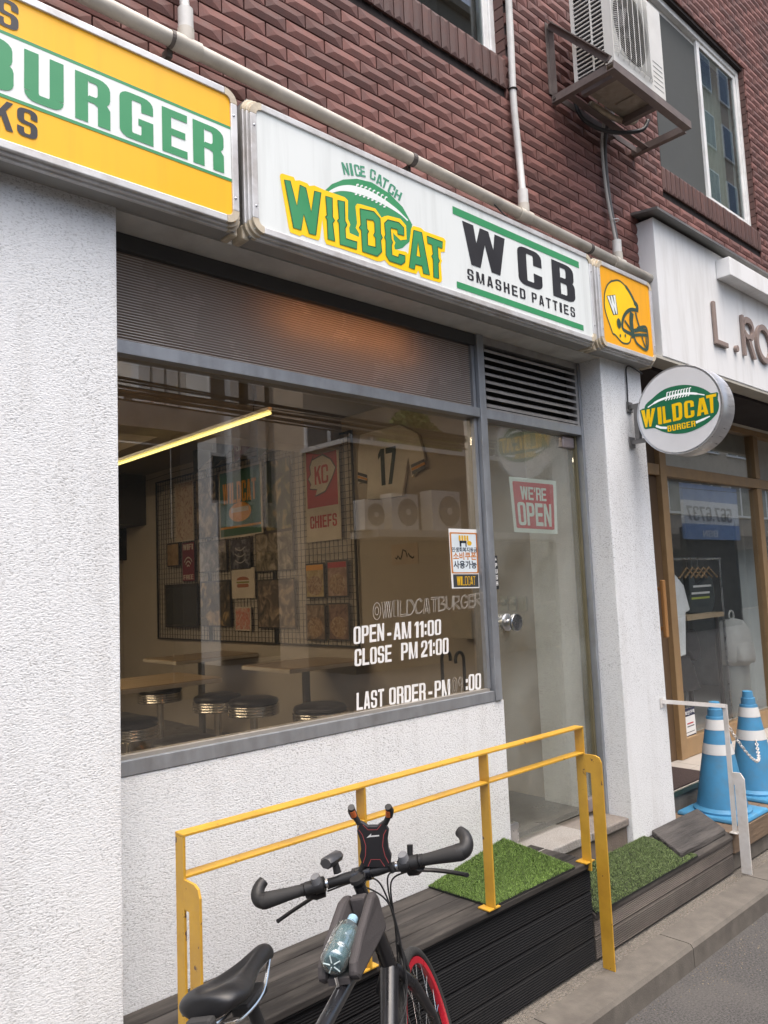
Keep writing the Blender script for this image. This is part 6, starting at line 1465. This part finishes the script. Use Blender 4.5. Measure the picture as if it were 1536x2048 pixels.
# number 17 jersey and number 37 jersey
jw = M('jersey_white', (.70,.67,.61), .85, bump=.35, bscale=9, dd=.03); jg = M('jersey_green', (.015,.04,.03), .85, bump=.3, bscale=9, dd=.03)
def jersey(label, cor, num, mat, nmat, numbox, stripes):
    xp = XW-.02; q = ccw([(-PX(*c, xp).y, PX(*c, xp).z) for c in cor]); fn = planeXl(xp)
    mb = MB(); mb.prism([q], fn, -.012, .010); j = mb.build('jersey', mat, label=label, cat='jersey', bevel=.006)
    a = PX(*numbox[0], xp); b = PX(*numbox[1], xp); mb = MB(); lettering(mb, num, fn, -a.y, b.z, -b.y, a.z, .012, s=.34, t=.16); mb.build('number', nmat, j)
    for poly, mm in stripes: MB().prism([ccw([(-PX(*c, xp).y, PX(*c, xp).z) for c in poly])], fn, None, .013).build('sleeve_stripe', mm, j)
jersey('white jersey number 17 pinned to the diner wall right of the grid', [(718,905),(722,870),(752,862),(800,850),(838,868),(852,920),(826,955),(818,915),(806,992),(735,1000),(738,955),(718,968)], '17', jw, M('number_green', (.02,.035,.025), .7), ((758,900),(797,966)), [([(718,944),(737,950),(737,956),(718,950)], dk_), ([(718,951),(737,957),(737,961),(718,956)], po), ([(718,957),(737,962),(737,968),(718,963)], dk_), ([(824,930),(851,918),(852,923),(825,936)], dk_), ([(825,937),(852,924),(853,929),(826,942)], po), ([(826,943),(853,930),(854,936),(827,950)], dk_)])
bm2 = planeY(6.19)
a = PY(236, 960, 6.17); b = PY(330, 1045, 6.17)
jb = MB().box((PY(210, 960, 6.17).x, 6.165, b.z), (b.x-.05, 6.19, PY(240, 955, 6.17).z)).build('jersey', jg, label='dark green jersey number 37 on the back wall of the diner', cat='jersey', bevel=.01)
mb = MB(); fnb_ = planeY(6.165); aa = PY(242, 992, 6.16); cc = PY(285, 1038, 6.16); lettering(mb, '37', fnb_, aa.x, cc.z, cc.x, aa.z, .004, s=.34); mb.build('number', pw, jb)
a = PY(200, 1050, 6.1); b = PY(318, 1120, 6.1); MB().box((a.x, 6.10, b.z), (b.x, 6.17, a.z)).build('television', M('tv_black', (.006,.006,.007), .2), label='black television under the number 37 jersey', cat='television', bevel=.006)
# pennants on a string
pen = [(386, 896, (.02,.03,.025), 'dark green'), (425, 880, (.02,.025,.02), 'black'), (467, 866, (.14,.02,.035), 'maroon'), (512, 857, (.015,.05,.03), 'green')]
for i, (x, y, c, nm) in enumerate(pen):
    p = PX(x, y, XW-.3); L_p = .42; yy = p.y
    t = MB().prism([ccw([(-p.y, p.z+.0), (-p.y, p.z-.26), (-p.y+L_p, p.z-.10)])], planeXl(XW-.3), -.003, 0).build('pennant', M('pennant_'+nm.replace(' ', '_'), c, .8), label='%s felt pennant hanging under the diner ceiling' % nm, cat='pennant', group='felt pennants')
    if i in (2, 3): 
        mb = MB(); lettering(mb, 'SF' if i == 2 else 'G', planeXl(XW-.3), -p.y+.03, p.z-.17, -p.y+(.15 if i == 2 else .13), p.z-.07, .001, s=.28); mb.build('lettering', pw, t)
MB().tube([(XW-.3, 6.19, 2.86), (XW-.3, 4.5, 2.90), (XW-.3, 2.46, 2.88)], .0025, 6).build('pennant_string', black, label='string holding the felt pennants', cat='string')
# tables
tt = M('table_laminate', (.40,.30,.19), .35, var=.10, vscale=8, stretch=(.2,1,1)); te = M('table_edge', (.52,.47,.40), .4); pm = M('table_post', (.16,.155,.15), .35, metal=.6)
def table(label, x0, x1, y0, y1, z):
    t = thing('diner_table', label, 'table', ((x0+x1)/2, (y0+y1)/2, FZ), 'diner tables')
    MB().box((x0+.004, y0+.004, z-.004), (x1-.004, y1-.004, z+.001)).build('top_sheet', tt, t); MB().box((x0, y0, z-.030), (x1, y1, z-.0045)).build('table_top', te, t, bevel=.003)
    xm, ym = (x0+x1)/2, (y0+y1)/2
    MB().tube([(xm, ym, FZ+.02), (xm, ym, z-.031)], .03, 16).build('post', pm, t, smooth=True, auto=40); MB().lathe([(.22, 0), (.22, .008), (.05, .02)], (xm, ym, FZ+.001), (0,0,1), n=32).build('base', pm, t, smooth=True, auto=30)
TZ = 1.18
table('diner table nearest the left edge of the window', 2.06-.55, 2.67, 2.02, 2.62, TZ)
table('diner table against the wall below the number 17 jersey', 3.17, XW-.004, 1.98, 2.58, TZ)
table('diner table furthest back below the wire grid', 3.10, XW-.004, 3.45, 4.05, TZ)
# stools
sk = M('stool_black', (.018,.016,.016), .35); scr = M('stool_chrome', (.62,.60,.57), .18, metal=1)
def stool(label, x, y):
    t = thing('diner_stool', label, 'stool', (x, y, FZ), 'round chrome diner stools'); h = .47; r = .185
    pr = []
    for k in range(4):
        z = h-.085+k*.020; pr += [(r, z), (r+.006, z+.007), (r, z+.014), (r-.006, z+.018)]
    MB().lathe([(r-.03, h-.09)]+pr, (x, y, FZ), (0,0,1), n=40).build('chrome_band', scr, t, smooth=True); MB().lathe([(r-.006, h-.003), (r+.002, h+.008), (r-.01, h+.028), (r-.06, h+.042), (.002, h+.045)], (x, y, FZ), (0,0,1), n=40, cap=False).build('cushion', sk, t, smooth=True)
    MB().lathe([(.20, .001), (.20, .008), (.06, .03), (.028, .05), (.028, h-.091)], (x, y, FZ), (0,0,1), n=32).build('pedestal', scr, t, smooth=True, auto=40)
for lab, px_, py_ in (('diner stool seen half under the nearest table', 320, 1375), ('diner stool in the middle, left of a pair', 435, 1390), ('diner stool in the middle, right of a pair', 507, 1397), ('diner stool close to the window below the wall table', 640, 1410), ('diner stool cut by the left edge of the window', 258, 1440), ('diner stool lowest by the window sill', 372, 1478)):
    p = PZ(px_, py_, FZ+.50); stool(lab, p.x, p.y)
# switches seen through the door
swm = M('switch_plate', (.42,.41,.33), .5)
for i, (xa, xb_, lab) in enumerate(((1000, 1018, 'left of the three wall plates seen through the glass door'), (1019, 1035, 'middle of the three wall plates seen through the glass door'), (1036, 1056, 'wide wall switch plate seen through the glass door'))):
    a = PX(xa, 1186, XW-.004); b = PX(xb_, 1222, XW-.004)
    o = MB().box((XW-.008, b.y+.006, b.z), (XW-.0005, a.y, a.z-.02)).build('wall_switch', swm, label=lab, cat='switch', bevel=.003)
    ym, zm = (a.y+b.y)/2, (a.z-.02+b.z)/2
    if i < 2: MB().lathe([(.022, 0), (.020, .015), (.002, .016)], (XW-.0085, ym, zm+.01), (-1,0,0), n=20).build('dial', M('dial_cream', (.5,.49,.42), .4), o, smooth=True)
    else: MB().box((XW-.012, b.y+.03, b.z+.02), (XW-.0085, a.y-.03, a.z-.04)).build('rocker', M('dial_cream', (.5,.49,.42), .4), o, bevel=.002)
# umbrellas by the window, carton on the wall
for i, (px_, lab, sgn) in enumerate(((884, 'black umbrella handle left of the pair behind the hours lettering', 1), (928, 'black umbrella handle right of the pair behind the hours lettering', -1))):
    p = PY(px_, 1330, .30); mb = MB(); R_ = .032
    pts = [(p.x, .30, FZ+.05), (p.x, .30, p.z+.03)]+[(p.x+sgn*R_*(1-cos(a)), .30, p.z+.03+R_*1.2*sin(a)) for a in (pi*k/8 for k in range(1, 10))]
    o = MB().tube(pts, .0085, 10).build('umbrella', black, label=lab, cat='umbrella', smooth=True, group='black umbrellas')
    MB().lathe([(.008, 0), (.04, .25), (.028, .55), (.012, .62)], (p.x, .30, FZ+.04), (0,0,1), n=12).build('folded_canopy', M('umbrella_cloth', (.012,.012,.013), .8), o)
MB().lathe([(.11,0),(.11,.004),(.105,.005),(.12,.5),(.115,.5),(.10,.01)], (PY(905, 1330, .30).x, .30, FZ+.001), (0,0,1), n=28, cap=False).build('umbrella_stand', M('stand_black', (.02,.02,.022), .5), label='round umbrella stand behind the low wall', cat='stand', smooth=True)
a = PX(905, 1222, XW-.1); b = PX(948, 1278, XW-.1)
MB().box((XW-.12, b.y, b.z), (XW-.001, a.y, a.z)).build('wall_box', M('cream_box', (.40,.36,.29), .7), label='cream tray box on the diner wall above the hours lettering', cat='box', bevel=.006)
a = PX(783, 1090, XW); b = PX(838, 1127, XW); o = MB().box((XW-.004, b.y, b.z), (XW-.0005, a.y, a.z)).build('wall_note', M('note_paper', (.42,.34,.26), .7), label='small paper note with black scribble on the diner wall', cat='note')
fn = planeXl(XW-.004); mb = MB(); rr = random.Random(4); mb2 = [(-a.y+(a.y-b.y)*(.15+.7*k/14), (a.z+b.z)/2+rr.uniform(-.04, .04)) for k in range(15)]; stroke(mb, mb2, .012, fn, .0012); mb.build('scribble', dk_, o)
# ================================================================ ACROSS THE STREET (seen in the glass)
cA = M('grey_render', (.66,.65,.62), .85, var=.1, vscale=.8); cB = M('cream_cladding', (.82,.77,.68), .8, var=.1, vscale=.8); cC = M('tan_stone', (.50,.41,.31), .85, var=.15, vscale=2); cD = M('dark_storefront', (.035,.033,.032), .7)
wfm = M('far_window_frame', (.88,.87,.84), .5); fg = M('far_glass', (.05,.065,.075), .2, spec=.5)
def house(label, name, x0, x1, h, mat, y, cols, rows, z0, pitch, dep=6, cw=.9, chh=1.3, piers=0, front=True):
    t = thing(name, label, 'building', ((x0+x1)/2, y-dep/2, -.1))
    MB().box((x0, y-dep, -.104), (x1, y, h)).build('wall', mat, t)
    MB().box((x0-.1, y-.05, h), (x1+.1, y+.18, h+.25)).build('parapet', mat, t)
    if front: MB().box((x0+.02, y+.002, .0), (x1-.02, y+.06, 2.75)).build('storefront', cD, t); MB().box((x0+.02, y+.002, 2.76), (x1-.02, y+.25, 3.39)).build('shop_band', M('shop_band_brown', (.16,.12,.09), .7), t)
    for r in range(rows):
        for c in range(cols):
            xc = x0+(x1-x0)*(c+.5)/cols; z = z0+r*pitch
            if z+chh > h-.2: continue
            f = MB().box((xc-cw, y+.002, z), (xc+cw, y+.07, z+chh)).build('window', wfm, t)
            for s in (-1, 1): MB().box((xc+s*cw*.5-cw*.42, y+.071, z+.08), (xc+s*cw*.5+cw*.42, y+.078, z+chh-.08)).build('pane', fg, f)
    for i in range(piers+1 if piers else 0):
        x = x0+(x1-x0-.35)*i/piers; MB().box((x, y+.001, 3.4), (x+.35, y+.5, h-.05)).build('pier', wfm, t)
    return t
def at(x, y, D): return MIR(x, y, D)
D1, D2, D3 = 19.0, 15.0, 12.0
xa, xb = at(262, 760, D1).x, at(442, 790, D1).x
house('tall cream apartment block across the street with white piers', 'far_block', xa, xb, 17, cB, .08-D1, 5, 6, 3.8, 2.5, piers=6, cw=.6, chh=1.5, dep=3)
xa, xb = at(430, 790, D2).x, at(558, 810, D2).x
q = house('narrow grey block across the street beside the sky gap', 'far_block', xa, xb, 13.5, cA, .08-D2, 3, 4, 4.0, 2.6, cw=.55, dep=1.5)
for f in (.12, .52, .82): MB().box((xa+(xb-xa)*f, .08-D2+.002, 3.4), (xa+(xb-xa)*f+.25, .08-D2+.35, 13)).build('pier', wfm, q)
xa, xb = at(606, 820, D3).x, at(1010, 840, D3).x
c1 = house('tall tan stone block across the street with balconies', 'far_block', xa, xb+9, 19, cC, .08-D3, 12, 6, 4.3, 2.7, dep=1.2, cw=.7)
for k in range(3):
    for i in range(6):
        x = xa+.6+i*2.6; z = 4.1+k*2.7; MB().box((x, .08-D3+.1, z), (x+1.9, .08-D3+.8, z+.12)).build('balcony_slab', cA, c1); MB().box((x, .08-D3+.77, z+.95), (x+1.9, .08-D3+.8, z+1.0)).build('balcony_rail', wfm, c1)
        for m_ in range(7): MB().box((x+m_*.3, .08-D3+.772, z+.121), (x+.03+m_*.3, .08-D3+.798, z+.949)).build('baluster', wfm, c1)
house('very tall tan stone block far along the street', 'far_tower', 27.5, 52, 30, cC, .08-12.5, 8, 9, 4.3, 2.9, dep=1.5, cw=1.1, chh=1.7)
house('low grey house far left along the street', 'far_house', -26, at(240, 800, 11).x-6.5, 6.0, cA, -10.9, 5, 1, 3.6, 2.8)
# concrete canopy with dark space under it
p = at(238, 800, 10.0); p2 = at(440, 838, 10.0)
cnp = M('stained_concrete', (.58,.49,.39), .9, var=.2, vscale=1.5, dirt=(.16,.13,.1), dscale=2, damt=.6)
zt = p.z; MB().box((-6, -11.2, zt-.42), (p2.x, -9.92, zt)).build('concrete_canopy', cnp, label='stained concrete canopy across the street in the window reflection', cat='canopy')
MB().box((-6, -14.0, -.104), (p2.x-.3, -11.3, zt-.43)).build('dark_arcade', cD, label='dark low arcade under the concrete canopy across the street', cat='building')
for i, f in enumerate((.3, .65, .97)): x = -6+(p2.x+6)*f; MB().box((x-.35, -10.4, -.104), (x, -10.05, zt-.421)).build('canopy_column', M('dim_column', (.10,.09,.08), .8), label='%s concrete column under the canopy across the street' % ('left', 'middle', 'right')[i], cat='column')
# annex with outdoor units
AY = .08-10.2
xa, xb = at(694, 900, 10.2).x, at(1010, 900, 10.2).x; zr = at(800, 898, 10.2).z
anx = thing('far_annex', 'low tan annex across the street carrying three outdoor units', 'building', ((xa+xb)/2, AY, -.1))
MB().box((xa, AY-1.6, -.104), (xb+8, AY, zr)).build('wall', M('annex_tan', (.13,.11,.085), .9, var=.1), anx); MB().box((xa-.05, AY-1.6, zr), (xb+8, AY+.06, zr+.1)).build('coping', cA, anx)
zl = at(800, 1062, 9.7).z; MB().box((xa, AY+.001, zl-.16), (xb+8, AY+.9, zl-.01)).build('ledge', M('ledge_pale', (.50,.45,.38), .9), anx)
MB().box((xa+.2, AY+.001, 0), (xb+7, AY+.05, zl-.5)).build('storefront', cD, anx)
acl = M('far_unit', (.62,.60,.56), .5)
for i, (x0, y0, x1, y1, lab) in enumerate(((728, 998, 768, 1056, 'left'), (782, 986, 838, 1058, 'middle'), (862, 980, 922, 1050, 'right'))):
    a = at(x0, y0, 9.5); b = at(x1, y1, 9.5); w = b.x-a.x; h = a.z-zl; xm = (a.x+b.x)/2+.1*w; yf = .08-9.5
    t = thing('far_outdoor_unit', '%s of three outdoor units on the annex across the street' % lab, 'air conditioner', ((a.x+b.x)/2, yf-.2, zl), 'outdoor units across the street')
    MB().box((a.x, yf-.35, zl-.005), (b.x, yf, zl+h)).build('casing', acl, t)
    MB().lathe([(.38*h, 0), (.38*h, .01), (.33*h, .011)], (xm, yf, zl+.5*h), (0,1,0), n=28).build('fan_ring', M('fan_dark', (.16,.155,.15), .6), t); MB().lathe([(.09*h, 0), (.09*h, .016)], (xm, yf+.003, zl+.5*h), (0,1,0), n=16).build('fan_hub', acl, t)
# planted roof edge
rl = random.Random(9); sa, sb = at(765, 880, 10.6), at(918, 895, 10.6)
tr_ = thing('rooftop_shrub', 'green shrub above the annex across the street', 'shrub', ((sa.x+sb.x)/2, AY-.5, zr+.1)); mb = MB()
for i in range(7000):
    u = rl.random(); x = sa.x+(sb.x-sa.x)*u; r = .2+.75*sin(pi*u)**.6; a = rl.uniform(0, pi); k = rl.random()**.5*r
    c = Vector((x, AY-.5+k*cos(a)*.6, zr+.12+k*sin(a)*(.9+.3*sin(x*3)))); d = Vector((rl.gauss(0,1), rl.gauss(0,1), rl.gauss(0,1))).normalized(); e = d.orthogonal().normalized(); s = rl.uniform(.04, .09)
    mb.add([c-d*s, c+e*s*.5, c+d*s, c-e*s*.5], [(0,1,2,3)])
mb.build('foliage', M('shrub_leaf', (.13,.19,.04), .7, island=.5), tr_, kind='stuff', fixn=False)
for f in (.2, .5, .8): x = sa.x+(sb.x-sa.x)*f; MB().tube([(x, AY-.5, zr+.101), (x+.1, AY-.5, zr+.6)], [.05, .03], 8).build('trunk', M('bark', (.1,.07,.05), .9), tr_)
# overhead wires and a pole
rw = random.Random(21); wm = M('wire_black', (.012,.012,.012), .6)
for i, y in enumerate((752, 757, 766, 771, 775, 783, 789, 735, 745, 762, 779)):
    D = 6.4+rw.uniform(-.5, .9); p = at(238, y, D); sg = rw.uniform(.03, .22); dz = rw.uniform(-.25, .35)
    pts = [(p.x+t*1.6-3, p.y, p.z+dz*t/14-sg*4*(t/14)*(1-t/14)) for t in range(15)]
    MB().tube(pts, rw.choice((.010, .014, .024)), 5).build('overhead_wire', wm, label='black overhead wire strung along the far side of the street', cat='wire', group='overhead street wires')
pp_ = at(590, 840, 6.8); PX0 = pp_.x
pl = thing('utility_pole', 'concrete utility pole carrying wires across the street', 'pole', (PX0+4, pp_.y, -.1)); px0 = PX0+4
MB().tube([(px0, pp_.y, -.1), (px0, pp_.y, 9.5)], [.15, .11], 16).build('shaft', cA, pl, smooth=True)
for z in (4.9, 5.6): MB().box((px0-.9, pp_.y-.05, z), (px0+.9, pp_.y+.05, z+.08)).build('crossarm', wm, pl)
MB().lathe([(.2, 0), (.22, .1), (.22, .6), (.12, .7)], (px0+.38, pp_.y, 5.8), (0,0,1), n=18).build('transformer', cA, pl, smooth=True, auto=40)
# blue and white banner sign opposite the neighbouring shop
def MIRN(x, y, D): p = PY(x, y, D); return Vector((p.x, 2*(NY+.02)-p.y, p.z))
p0 = MIRN(1364, 965, 9.0); p1 = MIRN(1456, 1080, 9.0); yb = p0.y
bsn = thing('phone_banner', 'blue and white phone number banner across the street', 'banner', ((p0.x+p1.x)/2, yb, p1.z))
bw_ = p1.x-p0.x; bh = p0.z-p1.z
blu = M('banner_blue', (.17,.29,.52), .5); bw2 = M('banner_white', (.80,.80,.79), .5)
MB().box((p0.x, yb-.1, p0.z-bh*.30), (p1.x+1.0, yb, p0.z)).build('blue_panel', blu, bsn); MB().box((p0.x, yb-.1, p0.z-bh*.72), (p1.x+1.0, yb, p0.z-bh*.301)).build('white_panel', bw2, bsn); MB().box((p0.x, yb-.1, p1.z), (p1.x+1.0, yb, p0.z-bh*.721)).build('blue_panel', blu, bsn)
MB().box((p0.x+.2, yb-.3, -.1), (p1.x+.8, yb-.11, p1.z+.4)).build('banner_support', cD, bsn)
def fnm(u, v, d): return (p0.x+bw_*(1-u)+.5, yb+d, v)         # reads correctly from the shop, so it is mirrored in the glass
mb = MB(); lettering(mb, '567.6737', fnm, .02, p0.z-bh*.66, 1.12, p0.z-bh*.40, .012, s=.3); mb.build('lettering', M('banner_grey', (.16,.17,.19), .5), bsn)
mb = MB(); lettering(mb, 'BSN', fnm, .42, p1.z+bh*.05, .78, p1.z+bh*.17, .012, s=.28); mb.build('lettering', bw2, bsn)
